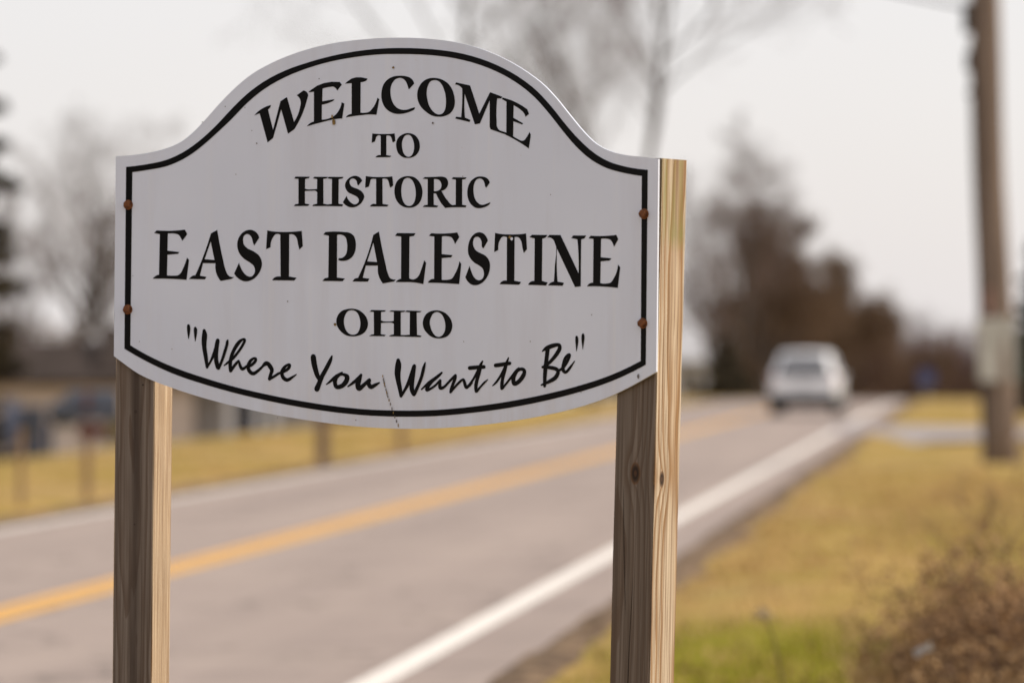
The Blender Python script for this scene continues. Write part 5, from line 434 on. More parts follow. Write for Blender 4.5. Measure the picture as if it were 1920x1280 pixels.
    ('letter_t', [[233.6,1460.0,2.0,234.5,1460.7,2.3,235.8,1461.7,2.8,237.3,1462.8,3.3,238.9,1464.1,3.9,240.6,1465.5,4.3,242.1,1467.0,4.7,243.6,1468.5,4.9,245.1,1470.2,5.0,246.5,1471.9,5.0,248.0,1473.8,5.1,249.6,1475.7,5.1,251.1,1477.9,5.2,252.8,1480.2,5.4,254.5,1482.8,5.6,256.3,1485.5,5.8,258.0,1488.3,6.1,259.6,1490.9,6.3,261.0,1493.4,6.4,262.2,1495.6,6.4,263.2,1497.8,6.4,264.1,1499.9,6.4,264.9,1501.9,6.3,265.7,1503.8,6.1,266.5,1505.7,5.9,267.3,1507.7,5.4,268.2,1509.8,4.8,269.0,1511.7,4.2,269.8,1513.5,3.5,270.5,1515.1,2.9,271.0,1516.2,2.5],[265.5,1501.1,6.4,265.2,1499.8,6.4,264.6,1498.0,6.4,264.0,1495.8,6.5,263.3,1493.4,6.6,262.6,1491.0,6.6,261.9,1488.7,6.7,261.2,1486.5,6.8,260.4,1484.1,6.8,259.6,1481.7,6.8,258.8,1479.3,6.9,258.0,1477.0,7.0,257.4,1474.8,7.0,257.0,1472.7,7.1,256.6,1470.6,7.3,256.3,1468.6,7.5,256.0,1466.7,7.6,255.8,1464.9,7.7,255.6,1463.2,7.7,255.5,1461.6,7.6,255.4,1460.0,7.5,255.3,1458.6,7.2,255.3,1457.3,7.0,255.2,1456.2,6.8,255.2,1455.4,6.7],[256.5,1455.4,5.4,257.5,1456.4,5.3,258.8,1457.7,5.1,260.3,1459.3,4.9,262.0,1461.0,4.7,263.8,1462.9,4.6,265.5,1464.8,4.5,267.3,1466.7,4.5,269.3,1468.9,4.6,271.2,1471.2,4.7,273.3,1473.5,4.8,275.3,1475.7,4.9,277.3,1477.9,5.0,279.3,1480.1,5.2,281.4,1482.4,5.4,283.5,1484.6,5.7,285.5,1486.7,5.9,287.3,1488.6,6.0,289.0,1490.3,5.9,290.4,1491.8,5.5,291.7,1493.1,4.9,292.9,1494.2,4.2,293.9,1495.1,3.4,294.7,1495.9,2.8,295.3,1496.5,2.3]]),
    ('crossbar', [[240.8,1500.3,7.7,241.9,1500.4,7.8,243.4,1500.6,7.8,245.3,1500.8,7.9,247.3,1501.0,8.0,249.3,1501.2,8.0,251.1,1501.5,8.0,252.9,1501.7,8.0,254.7,1502.0,8.0,256.5,1502.2,7.9,258.3,1502.5,7.9,260.1,1502.8,7.8,261.9,1503.0,7.7,264.0,1503.3,7.6,266.2,1503.6,7.5,268.5,1503.9,7.4,270.6,1504.2,7.3,272.4,1504.4,7.3,273.7,1504.6,7.2]]),
    ('letter_o', [[294.1,1493.3,4.9,293.1,1492.3,5.4,291.6,1490.9,6.2,289.9,1489.3,7.1,288.1,1487.6,7.9,286.5,1485.8,8.7,285.2,1484.2,9.2,284.3,1482.7,9.5,283.5,1481.2,9.5,282.8,1479.7,9.5,282.3,1478.2,9.4,281.9,1476.6,9.3,281.7,1475.1,9.2,281.6,1473.3,9.2,281.6,1471.3,9.1,281.7,1469.3,9.1,282.0,1467.5,9.0,282.6,1466.1,8.9,283.5,1465.2,8.9,284.7,1464.9,8.8,286.3,1465.2,8.7,288.2,1465.7,8.7,290.2,1466.6,8.6,292.2,1467.8,8.5,294.1,1469.0,8.6,296.0,1470.6,8.6,298.0,1472.6,8.8,300.0,1474.8,9.0,301.8,1477.1,9.1,303.5,1479.2,9.2,304.7,1481.2,9.2,305.6,1483.0,9.1,306.3,1484.7,8.8,306.7,1486.3,8.5,306.9,1487.8,8.1,306.8,1489.2,7.8,306.5,1490.3,7.6,305.8,1491.2,7.3,304.8,1492.0,7.1,303.6,1492.6,7.0,302.2,1493.0,6.8,300.8,1493.2,6.7,299.4,1493.3,6.6,297.9,1493.1,6.5,296.2,1492.6,6.5,294.5,1492.0,6.5,292.9,1491.3,6.5,291.5,1490.7,6.6,290.5,1490.3,6.6]]),
    ('letter_B', [[346.9,1527.4,1.6,347.8,1528.1,2.3,349.1,1529.0,3.4,350.6,1530.1,4.5,352.3,1531.3,5.7,354.2,1532.4,6.8,356.1,1533.4,7.6,358.2,1534.4,8.0,360.5,1535.3,8.3,363.0,1536.2,8.5,365.5,1537.0,8.6,368.0,1537.8,8.6,370.3,1538.4,8.5,372.6,1539.0,8.4,374.9,1539.5,8.1,377.1,1539.9,7.7,379.2,1540.3,7.3,381.1,1540.5,7.0,382.7,1540.5,6.9,384.0,1540.4,6.9,385.0,1540.1,7.0,385.8,1539.8,7.2,386.4,1539.3,7.4,386.8,1538.7,7.7,387.2,1537.9,7.9,387.4,1537.1,8.1,387.5,1536.2,8.3,387.5,1535.1,8.5,387.3,1534.0,8.6,386.9,1532.6,8.8,386.3,1531.1,8.9,385.3,1529.4,8.9,384.0,1527.5,8.8,382.4,1525.4,8.7,380.8,1523.2,8.5,379.1,1521.1,8.4,377.4,1519.1,8.2,375.7,1517.2,8.0,373.9,1515.3,7.8,372.0,1513.4,7.5,370.1,1511.6,7.3,368.3,1510.0,7.1,366.8,1508.5,6.9,365.4,1507.3,6.8,364.2,1506.4,6.7,363.1,1505.6,6.7,362.0,1504.8,6.7,360.9,1504.1,6.6,359.7,1503.2,6.6,358.2,1502.3,6.5,356.5,1501.3,6.3,354.8,1500.3,6.2,353.2,1499.3,6.1,351.8,1498.5,6.0,350.8,1497.9,5.9],[359.7,1531.2,9.5,359.5,1529.8,9.4,359.2,1527.9,9.3,358.9,1525.6,9.2,358.6,1523.1,9.0,358.3,1520.4,8.9,357.9,1517.6,8.9,357.5,1514.6,8.9,357.0,1511.4,8.9,356.6,1508.0,9.0,356.1,1504.6,9.1,355.6,1501.2,9.2,355.2,1497.9,9.2,354.9,1494.8,9.2,354.5,1491.8,9.1,354.2,1488.8,9.0,353.9,1485.9,8.9,353.7,1482.9,8.7,353.5,1479.8,8.5,353.3,1476.5,8.3,353.2,1472.9,7.9,353.1,1469.2,7.5,353.0,1465.9,7.1,353.0,1463.0,6.8,352.9,1460.9,6.6],[348.1,1497.2,4.9,350.0,1497.1,5.2,352.6,1497.1,5.6,355.7,1497.0,6.1,358.9,1496.9,6.5,362.1,1496.7,6.9,365.0,1496.5,7.2,367.6,1496.1,7.4,370.3,1495.7,7.5,372.9,1495.3,7.5,375.3,1494.8,7.5,377.4,1494.2,7.5,379.2,1493.5,7.5,380.6,1492.7,7.6,381.8,1491.9,7.8,382.7,1490.9,7.9,383.3,1489.9,8.0,383.6,1488.7,8.1,383.6,1487.4,8.2,383.3,1485.9,8.3,382.6,1484.1,8.4,381.7,1482.3,8.5,380.5,1480.3,8.6,379.0,1478.5,8.6,377.4,1476.9,8.5,375.5,1475.4,8.4,373.4,1474.1,8.2,371.0,1472.8,8.0,368.5,1471.6,7.7,365.9,1470.5,7.3,363.2,1469.3,6.9,360.3,1468.0,6.4,356.9,1466.7,5.7,353.5,1465.4,5.0,350.2,1464.2,4.3,347.5,1463.2,3.7,345.5,1462.4,3.3]]),
    ('letter_e', [[384.5,1489.7,4.9,385.9,1490.6,5.0,387.8,1491.7,5.1,390.1,1493.1,5.2,392.6,1494.7,5.4,394.9,1496.3,5.5,396.9,1498.0,5.6,398.6,1499.8,5.7,400.3,1501.8,5.7,401.8,1504.0,5.8,403.3,1506.1,5.9,404.6,1508.1,5.9,405.8,1510.1,5.9,406.8,1511.9,5.9,407.8,1513.8,5.9,408.7,1515.6,5.8,409.4,1517.3,5.8,409.9,1518.7,5.7,410.2,1519.8,5.6,410.2,1520.7,5.4,410.0,1521.4,5.2,409.6,1521.9,4.9,409.0,1522.1,4.7,408.3,1522.1,4.6,407.5,1521.8,4.6,406.6,1521.2,4.8,405.4,1520.3,5.3,404.1,1519.1,5.8,402.8,1517.7,6.4,401.5,1516.2,6.9,400.5,1514.6,7.2,399.5,1512.8,7.4,398.6,1510.9,7.5,397.8,1508.8,7.5,397.1,1506.6,7.5,396.5,1504.5,7.5,396.0,1502.5,7.5,395.6,1500.6,7.6,395.2,1498.7,7.7,394.9,1496.8,7.8,394.8,1495.0,7.9,394.8,1493.4,7.9,395.1,1492.0,7.9,395.7,1490.7,7.7,396.5,1489.5,7.3,397.6,1488.5,6.9,398.7,1487.8,6.5,400.0,1487.4,6.2,401.3,1487.5,5.9,402.7,1488.2,5.8,404.3,1489.4,5.8,405.9,1490.9,5.8,407.6,1492.7,5.9,409.4,1494.7,5.8,411.1,1496.5,5.6,412.9,1498.6,5.1,415.0,1501.0,4.5,417.0,1503.5,3.7,418.9,1505.9,3.0,420.6,1507.9,2.4,421.7,1509.3,2.0]]),
    ('quotation_mark', [[426.0,1555.2,5.9,426.0,1554.5,6.1,426.1,1553.7,6.3,426.2,1552.6,6.7,426.2,1551.5,6.9,426.3,1550.3,7.1,426.3,1549.1,7.2,426.4,1548.0,7.1,426.4,1546.8,6.9,426.4,1545.5,6.6,426.4,1544.2,6.3,426.4,1542.9,5.9,426.3,1541.6,5.6,426.3,1540.4,5.2,426.2,1539.1,4.7,426.1,1537.8,4.3,426.0,1536.5,3.8,425.9,1535.3,3.4,425.8,1534.1,2.9,425.8,1532.9,2.6,425.7,1531.7,2.2,425.7,1530.5,1.8,425.7,1529.4,1.5,425.6,1528.5,1.2,425.6,1527.8,1.0]]),
    ('quotation_mark', [[440.4,1559.6,5.9,440.4,1559.0,6.1,440.4,1558.1,6.3,440.4,1557.1,6.7,440.4,1556.0,6.9,440.4,1554.8,7.1,440.4,1553.6,7.2,440.3,1552.5,7.1,440.3,1551.2,6.9,440.3,1550.0,6.6,440.2,1548.7,6.3,440.2,1547.4,5.9,440.2,1546.1,5.6,440.1,1544.9,5.2,440.1,1543.6,4.7,440.1,1542.3,4.3,440.1,1541.0,3.8,440.0,1539.8,3.4,440.0,1538.6,2.9,440.0,1537.4,2.6,439.9,1536.1,2.2,439.9,1534.8,1.8,439.9,1533.7,1.5,439.8,1532.7,1.2,439.8,1532.0,1.0]]),
]
OUTLINE = [-606.6,1926.9,-593.5,1927.3,-580.4,1927.9,-567.3,1929.0,-553.7,1930.4,-540.1,1932.1,-526.7,1934.4,-514.5,1936.8,-502.4,1939.6,-490.6,1943.0,-482.6,1945.8,-474.8,1948.9,-467.2,1952.4,-457.8,1957.9,-448.9,1964.2,-440.3,1970.9,-428.8,1980.7,-418.1,1991.1,-407.4,2001.6,-397.6,2011.5,-387.9,2021.5,-378.0,2031.3,-366.2,2042.5,-354.0,2053.4,-341.4,2063.9,-330.0,2072.7,-318.3,2081.1,-306.0,2088.8,-294.1,2095.3,-281.8,2101.1,-269.2,2106.6,-257.5,2111.5,-245.6,2115.9,-233.6,2120.1,-217.5,2125.1,-201.2,2129.6,-184.7,2133.6,-166.8,2137.5,-148.6,2140.8,-130.3,2143.6,-112.3,2145.8,-94.1,2147.4,-75.8,2148.7,-54.6,2149.8,-33.4,2150.4,-12.1,2150.6,-2.8,2150.5,6.4,2150.4,15.6,2150.1,46.3,2148.8,76.9,2146.5,107.4,2142.9,125.7,2140.3,143.9,2137.2,161.9,2133.4,180.3,2128.8,198.5,2123.6,216.5,2117.6,234.8,2110.6,252.9,2102.9,270.5,2094.6,285.2,2087.0,299.6,2079.0,313.6,2070.5,327.0,2061.8,340.1,2052.8,352.5,2043.1,361.8,2034.9,370.6,2026.4,379.3,2017.8,390.4,2006.0,401.2,1994.0,412.1,1982.0,422.8,1970.5,433.6,1959.0,444.9,1947.9,453.4,1940.2,462.2,1932.7,471.7,1926.0,480.5,1921.1,489.7,1916.7,499.3,1912.9,513.4,1908.4,528.0,1905.0,542.8,1902.3,552.3,1901.0,561.8,1899.9,571.4,1898.9,584.9,1897.2,598.5,1895.4,612.0,1893.5,607.2,1488.5,590.9,1480.5,574.5,1472.6,558.0,1464.9,543.0,1458.1,527.8,1451.5,512.4,1445.3,499.4,1440.5,486.2,1436.0,472.9,1431.7,444.9,1423.7,416.4,1416.8,387.8,1410.5,349.9,1403.1,311.8,1396.8,273.5,1391.4,235.8,1386.6,198.0,1382.6,160.1,1379.4,114.7,1376.5,69.4,1374.8,24.1,1374.5,-15.3,1375.3,-54.6,1377.1,-93.8,1379.9,-127.8,1383.1,-161.7,1387.1,-195.5,1391.4,-222.1,1395.1,-248.7,1399.0,-275.2,1403.3,-301.7,1408.1,-328.2,1413.4,-354.4,1419.0,-380.5,1425.0,-406.4,1431.3,-432.1,1438.2,-449.3,1443.2,-466.5,1448.3,-483.5,1453.8,-497.3,1458.2,-510.9,1462.8,-524.3,1467.8,-535.4,1472.3,-546.3,1477.1,-556.9,1482.4,-567.6,1488.7,-577.9,1495.5,-588.1,1502.6,-595.7,1507.9,-603.3,1513.3,-610.7,1518.9]
BORDER_OUT = [-583.9,1904.8,-568.6,1905.9,-553.4,1907.5,-538.3,1909.6,-524.2,1911.7,-510.2,1914.2,-496.4,1917.6,-484.4,1921.6,-472.7,1926.4,-461.3,1931.7,-448.8,1938.6,-436.7,1946.2,-425.0,1954.3,-412.9,1963.4,-401.2,1973.0,-389.8,1982.9,-377.4,1994.3,-365.5,2006.1,-353.3,2017.7,-341.7,2028.2,-330.0,2038.5,-317.8,2048.2,-306.1,2056.5,-294.1,2064.2,-281.6,2071.5,-266.0,2079.4,-250.0,2086.4,-233.6,2092.7,-217.5,2098.0,-201.2,2102.6,-184.7,2106.8,-166.7,2111.2,-148.6,2115.1,-130.3,2118.5,-112.3,2121.5,-94.1,2124.0,-75.8,2126.1,-54.6,2127.9,-33.4,2129.2,-12.1,2129.7,-1.0,2129.7,10.0,2129.6,21.1,2129.3,46.2,2128.3,71.4,2126.6,96.5,2124.2,114.8,2121.9,132.9,2119.3,151.0,2116.0,169.4,2111.9,187.6,2107.2,205.6,2101.8,224.0,2095.4,242.0,2088.3,259.7,2080.4,274.4,2073.1,288.8,2065.3,302.7,2056.9,314.0,2049.4,325.0,2041.6,335.5,2033.4,346.9,2023.3,357.8,2012.8,368.3,2002.1,379.4,1990.1,390.1,1977.9,401.2,1965.9,411.8,1955.0,422.6,1944.2,434.0,1933.9,444.5,1925.0,455.3,1916.5,466.8,1908.6,477.2,1902.4,488.0,1896.8,499.3,1891.9,509.9,1888.1,520.8,1885.0,531.9,1882.2,550.3,1878.3,569.0,1875.4,588.0,1873.4,583.5,1502.2,556.9,1490.2,529.8,1479.2,502.1,1469.3,483.2,1463.3,464.1,1457.8,444.9,1452.6,416.6,1445.5,388.0,1439.0,359.3,1433.0,330.8,1427.5,302.2,1422.5,273.5,1417.9,245.3,1414.0,216.9,1410.5,188.6,1407.4,160.2,1404.5,131.8,1402.1,103.3,1400.2,74.9,1399.1,46.5,1398.6,18.1,1398.5,-10.1,1399.0,-38.2,1399.9,-66.2,1401.4,-109.5,1404.9,-152.6,1409.7,-195.5,1415.5,-222.1,1419.7,-248.7,1424.2,-275.2,1429.1,-301.7,1434.4,-328.2,1440.0,-354.4,1446.0,-374.2,1451.0,-393.8,1456.1,-413.3,1461.5,-433.0,1467.1,-452.5,1472.9,-471.9,1479.3,-484.8,1484.1,-497.7,1489.1,-510.4,1494.5,-523.3,1500.2,-536.1,1506.2,-548.7,1512.4,-561.9,1519.2,-574.8,1526.3,-587.6,1533.6]
BORDER_IN = [-570.3,1893.7,-559.6,1894.9,-549.0,1896.2,-538.3,1897.6,-524.2,1899.5,-510.2,1901.6,-496.4,1904.6,-484.4,1908.2,-472.7,1912.6,-461.3,1917.6,-448.8,1924.1,-436.7,1931.4,-425.0,1939.2,-413.0,1948.0,-401.3,1957.2,-389.8,1966.6,-377.5,1976.7,-365.3,1986.9,-353.3,1997.2,-341.5,2008.1,-329.9,2019.2,-317.8,2029.9,-306.2,2039.0,-294.1,2047.8,-281.6,2055.9,-266.1,2064.5,-250.1,2072.3,-233.6,2079.3,-217.6,2085.4,-201.3,2090.7,-184.7,2095.6,-166.8,2100.3,-148.7,2104.3,-130.3,2107.8,-112.3,2110.7,-94.1,2113.0,-75.8,2114.9,-54.6,2116.7,-33.4,2117.8,-12.1,2118.3,-1.0,2118.2,10.0,2117.8,21.1,2117.4,46.2,2116.3,71.4,2114.7,96.5,2112.3,114.8,2110.0,132.9,2107.3,151.0,2103.9,169.4,2099.7,187.6,2094.9,205.6,2089.3,224.0,2082.8,242.1,2075.5,259.7,2067.4,272.7,2060.6,285.5,2053.4,297.8,2045.7,309.2,2037.9,320.1,2029.7,330.6,2021.1,341.9,2010.7,352.6,1999.9,363.1,1988.9,374.1,1976.8,384.8,1964.7,395.7,1952.6,406.1,1941.5,416.7,1930.6,427.9,1920.2,438.3,1911.4,449.2,1903.1,460.7,1895.5,471.3,1889.7,482.2,1884.4,493.6,1879.7,504.3,1876.2,515.3,1873.3,526.4,1870.6,542.2,1867.2,558.2,1864.4,574.4,1862.1,572.0,1509.3,549.1,1499.3,525.8,1490.0,502.1,1481.6,483.2,1475.6,464.1,1470.1,444.9,1465.0,416.6,1457.9,388.0,1451.4,359.3,1445.5,330.8,1440.0,302.2,1435.0,273.5,1430.4,245.3,1426.3,216.9,1422.7,188.6,1419.4,160.2,1416.5,131.8,1414.1,103.3,1412.2,74.9,1411.1,46.5,1410.6,18.1,1410.6,-10.1,1411.0,-38.2,1411.8,-66.2,1413.3,-109.5,1416.9,-152.6,1421.9,-195.5,1427.9,-222.1,1432.0,-248.7,1436.6,-275.2,1441.5,-301.7,1446.7,-328.2,1452.3,-354.4,1458.5,-374.2,1463.5,-393.8,1468.9,-413.3,1474.5,-433.0,1480.3,-452.5,1486.3,-471.9,1492.9,-484.8,1497.7,-497.7,1502.7,-510.4,1508.0,-523.3,1513.7,-536.1,1519.7,-548.7,1526.0,-557.6,1530.7,-566.3,1535.6,-574.8,1540.7]
BOLTS = [[-579.5,1827.3],[-580.6,1613.7],[579.9,1789.7],[576.8,1581.1]]

SIGN_O = Vector((-0.26841323, 7.58295394, 0.0))
SIGN_U = Vector((0.89415424, -0.44775909, 0.0))
SIGN_N = Vector((-0.44775909, -0.89415424, 0.0))    # towards the reader
SAG, HALF = 0.055, 0.6096                             # the board bows back between its posts
def board_pt(s, z, d=0.0):
    """s along the board (m), z height, d metres proud of the face"""
    off = -SAG * (1 - (s / HALF) ** 2) + d
    return SIGN_U * s + SIGN_N * off + Vector((0, 0, z))

sign = empty('welcome_sign', SIGN_O)
tag(sign, 'white arched town welcome sign with black lettering on two wooden posts', 'sign')

def pairs(flat, k=2):
    return [tuple(flat[i:i + k]) for i in range(0, len(flat), k)]

def fill_contours(contours):
    """flat fill of closed contours (holes allowed), cut every 40 mm so that it can follow the bow"""
    cu = bpy.data.curves.new('outline', 'CURVE')
    cu.dimensions = '2D'
    cu.fill_mode = 'BOTH'
    for c in contours:
        sp = cu.splines.new('POLY')
        pts = pairs(c)
        sp.points.add(len(pts) - 1)
        for p, (a, b) in zip(sp.points, pts):
            p.co = (a / 1000, b / 1000, 0, 1)
        sp.use_cyclic_u = True
    ob = bpy.data.objects.new('outline', cu)
    C.objects.link(ob)
    dg = bpy.context.evaluated_depsgraph_get()
    me = bpy.data.meshes.new_from_object(ob.evaluated_get(dg))
    bpy.data.objects.remove(ob, do_unlink=True)
    bpy.data.curves.remove(cu)
    bm = bmesh.new()
    bm.from_mesh(me)
    bpy.data.meshes.remove(me)
    bmesh.ops.remove_doubles(bm, verts=bm.verts[:], dist=1e-6)
    lo = min(q.co.x for q in bm.verts); hi = max(q.co.x for q in bm.verts)
    x = math.ceil(lo / 0.04) * 0.04
    while x < hi:
        bmesh.ops.bisect_plane(bm, geom=bm.verts[:] + bm.edges[:] + bm.faces[:], plane_co=(x, 0, 0), plane_no=(1, 0, 0), dist=1e-6)
        x += 0.04
    for f in bm.faces:
        if f.normal.z < 0:
            f.normal_flip()
    return bm

def bend(bm, d=0.0, depth=0.0):
    """map flat (s, z) to the bowed board; optional thickness behind the face"""
    if depth:
        faces = bm.faces[:]
        r = bmesh.ops.extrude_face_region(bm, geom=faces, use_keep_orig=True)
        nv = [e for e in r['geom'] if isinstance(e, bmesh.types.BMVert)]
        for q in nv:
            q.co.z -= depth
    for q in bm.verts:
        q.co = board_pt(q.co.x, q.co.y, d + q.co.z)
    bmesh.ops.recalc_face_normals(bm, faces=bm.faces[:])
    return bm

W_ = NT('white_sign_vinyl', 0.36, 0.45)
v = W_.coord('Object')
ml = W_.n('ShaderNodeMapping'); ml.inputs['Scale'].default_value = (9, 9, 0.9); W_.l(v, ml.inputs[0])
streak = W_.noise(ml.outputs[0], 1.6, 5, 0.6)
cloud = W_.noise(v, 3.5, 3, 0.5)
spk = W_.noise(v, 160.0, 2, 0.5)
wc = W_.ramp(cloud, [(0.3, (0.625, 0.672, 0.79)), (0.7, (0.675, 0.722, 0.835))])
wc = W_.mix(W_.ramp(streak, [(0.46, (0, 0, 0)), (0.72, (0.7, 0.7, 0.7))]), wc, (0.595, 0.62, 0.71))
wc = W_.mix(W_.ramp(spk, [(0.76, (0, 0, 0)), (0.82, (0.35, 0.35, 0.35))]), wc, (0.45, 0.40, 0.37))
mg = W_.n('ShaderNodeMapping'); mg.inputs['Scale'].default_value = (30, 30, 0.5); W_.l(v, mg.inputs[0])
run = W_.noise(mg.outputs[0], 1.0, 4, 0.65)
wc = W_.mix(W_.ramp(run, [(0.56, (0, 0, 0)), (0.75, (0.35, 0.35, 0.35))]), wc, (0.74, 0.75, 0.78))
# grime gathering along the lower edge
sz_ = W_.n('ShaderNodeSeparateXYZ'); W_.l(v, sz_.inputs[0])
low = W_.math('MULTIPLY', W_.math('SUBTRACT', 1.50, sz_.outputs[2]), 5.0, clamp=True)
wc = W_.mix(W_.math('MULTIPLY', low, W_.ramp(run, [(0.40, (0, 0, 0)), (0.6, (0.45, 0.45, 0.45))])), wc, (0.50, 0.46, 0.46))
W_.base(wc)
M_VINYL = W_.m
K_ = NT('black_vinyl', 0.33, 0.08)
v = K_.coord('Object')
kn = K_.noise(v, 2.0, 3)
K_.base(K_.ramp(kn, [(0.3, (0.003, 0.003, 0.0035)), (0.7, (0.006, 0.0055, 0.006))]))
M_BLACK = K_.m
M_RUST = noisy('rusty_steel', (0.075, 0.026, 0.012), (0.23, 0.085, 0.03), 90, 0.8, 0.3, bump=0.4)
M_SPOT = noisy('ochre_stain', (0.16, 0.10, 0.035), (0.30, 0.20, 0.07), 60, 0.8, 0.2)
M_GRIME = noisy('grey_grime', (0.08, 0.07, 0.065), (0.20, 0.18, 0.17), 80, 0.9, 0.2)

board = obj('sign_board', bend(fill_contours([OUTLINE]), 0.0, 0.006), M_VINYL, sign)
obj('border_line', bend(fill_contours([BORDER_OUT, BORDER_IN]), 0.0006), M_BLACK, board)
for nm, cont in LETTERS:
    obj('letter', bend(fill_contours(cont), 0.0006), M_BLACK, board)

def brush(strokes, d0):
    """brush lettering: each stroke swept with a round nib of changing width"""
    bm = bmesh.new()
    for k, flat in enumerate(strokes):
        pts = pairs(flat, 3)
        d = d0 + k * 0.00012
        L = []; Rr = []
        n = len(pts)
        for i, (a, b, w) in enumerate(pts):
            a0, b0, _ = pts[max(i - 1, 0)]; a1, b1, _ = pts[min(i + 1, n - 1)]
            tx, ty = a1 - a0, b1 - b0
            q = math.hypot(tx, ty) or 1
            nx_, ny_ = -ty / q, tx / q
            L.append((a + nx_ * w / 2, b + ny_ * w / 2)); Rr.append((a - nx_ * w / 2, b - ny_ * w / 2))
        vl_ = [bm.verts.new(board_pt(a / 1000, b / 1000, d)) for a, b in L]
        vr_ = [bm.verts.new(board_pt(a / 1000, b / 1000, d)) for a, b in Rr]
        for i in range(n - 1):
            try: bm.faces.new((vr_[i], vr_[i + 1], vl_[i + 1], vl_[i]))
            except ValueError: pass
        for (a, b, w), e in ((pts[0], 0), (pts[-1], 1)):
            if w > 3:
                dd = d + 0.00005 + 0.00003 * e
                cv = [bm.verts.new(board_pt((a + w / 2.1 * math.cos(t)) / 1000, (b + w / 2.1 * math.sin(t)) / 1000, dd))
                      for t in [2 * math.pi * j / 14 for j in range(14)]]
                bm.faces.new(cv)
        # joints: a round nib at every bend keeps sharp turns filled
        for i in range(2, n - 2, 2):
            a, b, w = pts[i]
            dd = d + 0.00001 * (i % 5 + 1)
            cv = [bm.verts.new(board_pt((a + w / 2.05 * math.cos(t)) / 1000, (b + w / 2.05 * math.sin(t)) / 1000, dd))
                  for t in [2 * math.pi * j / 12 for j in range(12)]]
            bm.faces.new(cv)
    for f in bm.faces:
        f.normal_update()
        if f.normal.dot(SIGN_N) < 0:
            f.normal_flip()
    return bm
for nm, strokes in SCRIPT:
    obj('script_letter' if nm.startswith('letter') or nm == 'crossbar' else 'quotation_mark', brush(strokes, 0.0006), M_BLACK, board)

# small marks on the face: screw holes, a brown drip, a cracked seam, specks
def blob(name, s, z, rad, mat, seed=1, stretch=1.0, d=0.0016):
    rr = random.Random(seed)
    bm = bmesh.new()
    vs = [bm.verts.new(board_pt(s + rad * rr.uniform(0.75, 1.15) * math.cos(t), z + stretch * rad * rr.uniform(0.75, 1.15) * math.sin(t), d))
          for t in [2 * math.pi * j / 12 for j in range(12)]]
    bm.faces.new(vs)
    return obj(name, bm, mat, board)
blob('screw_hole', 0.0096, 2.0910, 0.0026, M_SPOT, 1, 1.00, 0.0016)
blob('screw_hole', 0.0990, 1.9784, 0.0022, M_GRIME, 2, 1.00, 0.0016)
blob('screw_hole', -0.1214, 1.5819, 0.0030, M_SPOT, 3, 1.00, 0.0016)
blob('brown_drip', -0.1244, 1.9865, 0.0042, M_SPOT, 4, 1.50, 0.0016)
blob('brown_drip', -0.1279, 1.9973, 0.0022, M_SPOT, 14, 1.80, 0.0019)
blob('paint_chip', 0.2784, 1.7470, 0.0032, M_VINYL, 5, 1.00, 0.0016)
blob('screw_hole', 0.2747, 1.7502, 0.0040, M_SPOT, 15, 0.70, 0.0013)
blob('speck', -0.1573, 2.0739, 0.0012, M_GRIME, 20, 1.00, 0.0016)
blob('speck', -0.3662, 2.0234, 0.0012, M_GRIME, 21, 1.00, 0.0016)
blob('speck', -0.4168, 1.9932, 0.0012, M_GRIME, 22, 1.00, 0.0016)
blob('speck', -0.3072, 1.9736, 0.0010, M_GRIME, 23, 1.00, 0.0016)
blob('speck', -0.2965, 1.9475, 0.0015, M_GRIME, 24, 1.00, 0.0016)
blob('speck', -0.4835, 1.5330, 0.0010, M_GRIME, 25, 1.00, 0.0016)
blob('speck', -0.3426, 1.8858, 0.0010, M_GRIME, 26, 1.00, 0.0016)
blob('speck', 0.1668, 1.8715, 0.0010, M_GRIME, 27, 1.00, 0.0016)
blob('speck', 0.3671, 1.8314, 0.0010, M_GRIME, 28, 1.00, 0.0016)
blob('speck', -0.3225, 2.0203, 0.0010, M_GRIME, 29, 1.00, 0.0016)
blob('speck', -0.5685, 1.6823, 0.0010, M_GRIME, 30, 1.00, 0.0016)
blob('speck', -0.2276, 1.6284, 0.0014, M_GRIME, 31, 1.00, 0.0016)
blob('speck', -0.0746, 1.3912, 0.0012, M_GRIME, 32, 1.00, 0.0016)
blob('speck', -0.2502, 1.3943, 0.0010, M_GRIME, 33, 1.00, 0.0016)
blob('speck', 0.1692, 1.5473, 0.0010, M_GRIME, 34, 1.00, 0.0016)
blob('speck', 0.3209, 1.5470, 0.0012, M_GRIME, 35, 1.00, 0.0016)
blob('speck', 0.4364, 1.4490, 0.0010, M_GRIME, 36, 1.00, 0.0016)
blob('speck', 0.4607, 1.5981, 0.0012, M_GRIME, 37, 1.00, 0.0016)
blob('speck', -0.5545, 1.5483, 0.0010, M_GRIME, 38, 1.00, 0.0016)
blob('scuff', 0.5665, 1.4803, 0.0022, M_GRIME, 50, 2.20, 0.0016)
blob('crack', -0.0143, 1.4786, 0.0012, M_SPOT, 60, 2.30, 0.0016)
blob('crack', -0.0128, 1.4723, 0.0012, M_GRIME, 61, 2.70, 0.0016)
blob('crack', -0.0115, 1.4670, 0.0012, M_GRIME, 62, 3.10, 0.0016)
blob('crack', -0.0103, 1.4627, 0.0012, M_SPOT, 63, 3.50, 0.0016)
blob('crack', -0.0088, 1.4577, 0.0012, M_GRIME, 64, 2.30, 0.0016)
blob('crack', -0.0069, 1.4519, 0.0012, M_GRIME, 65, 2.70, 0.0016)
blob('crack', -0.0054, 1.4468, 0.0012, M_SPOT, 66, 3.10, 0.0016)
blob('crack', -0.0042, 1.4426, 0.0012, M_GRIME, 67, 3.50, 0.0016)
blob('crack', -0.0024, 1.4373, 0.0012, M_GRIME, 68, 2.30, 0.0016)
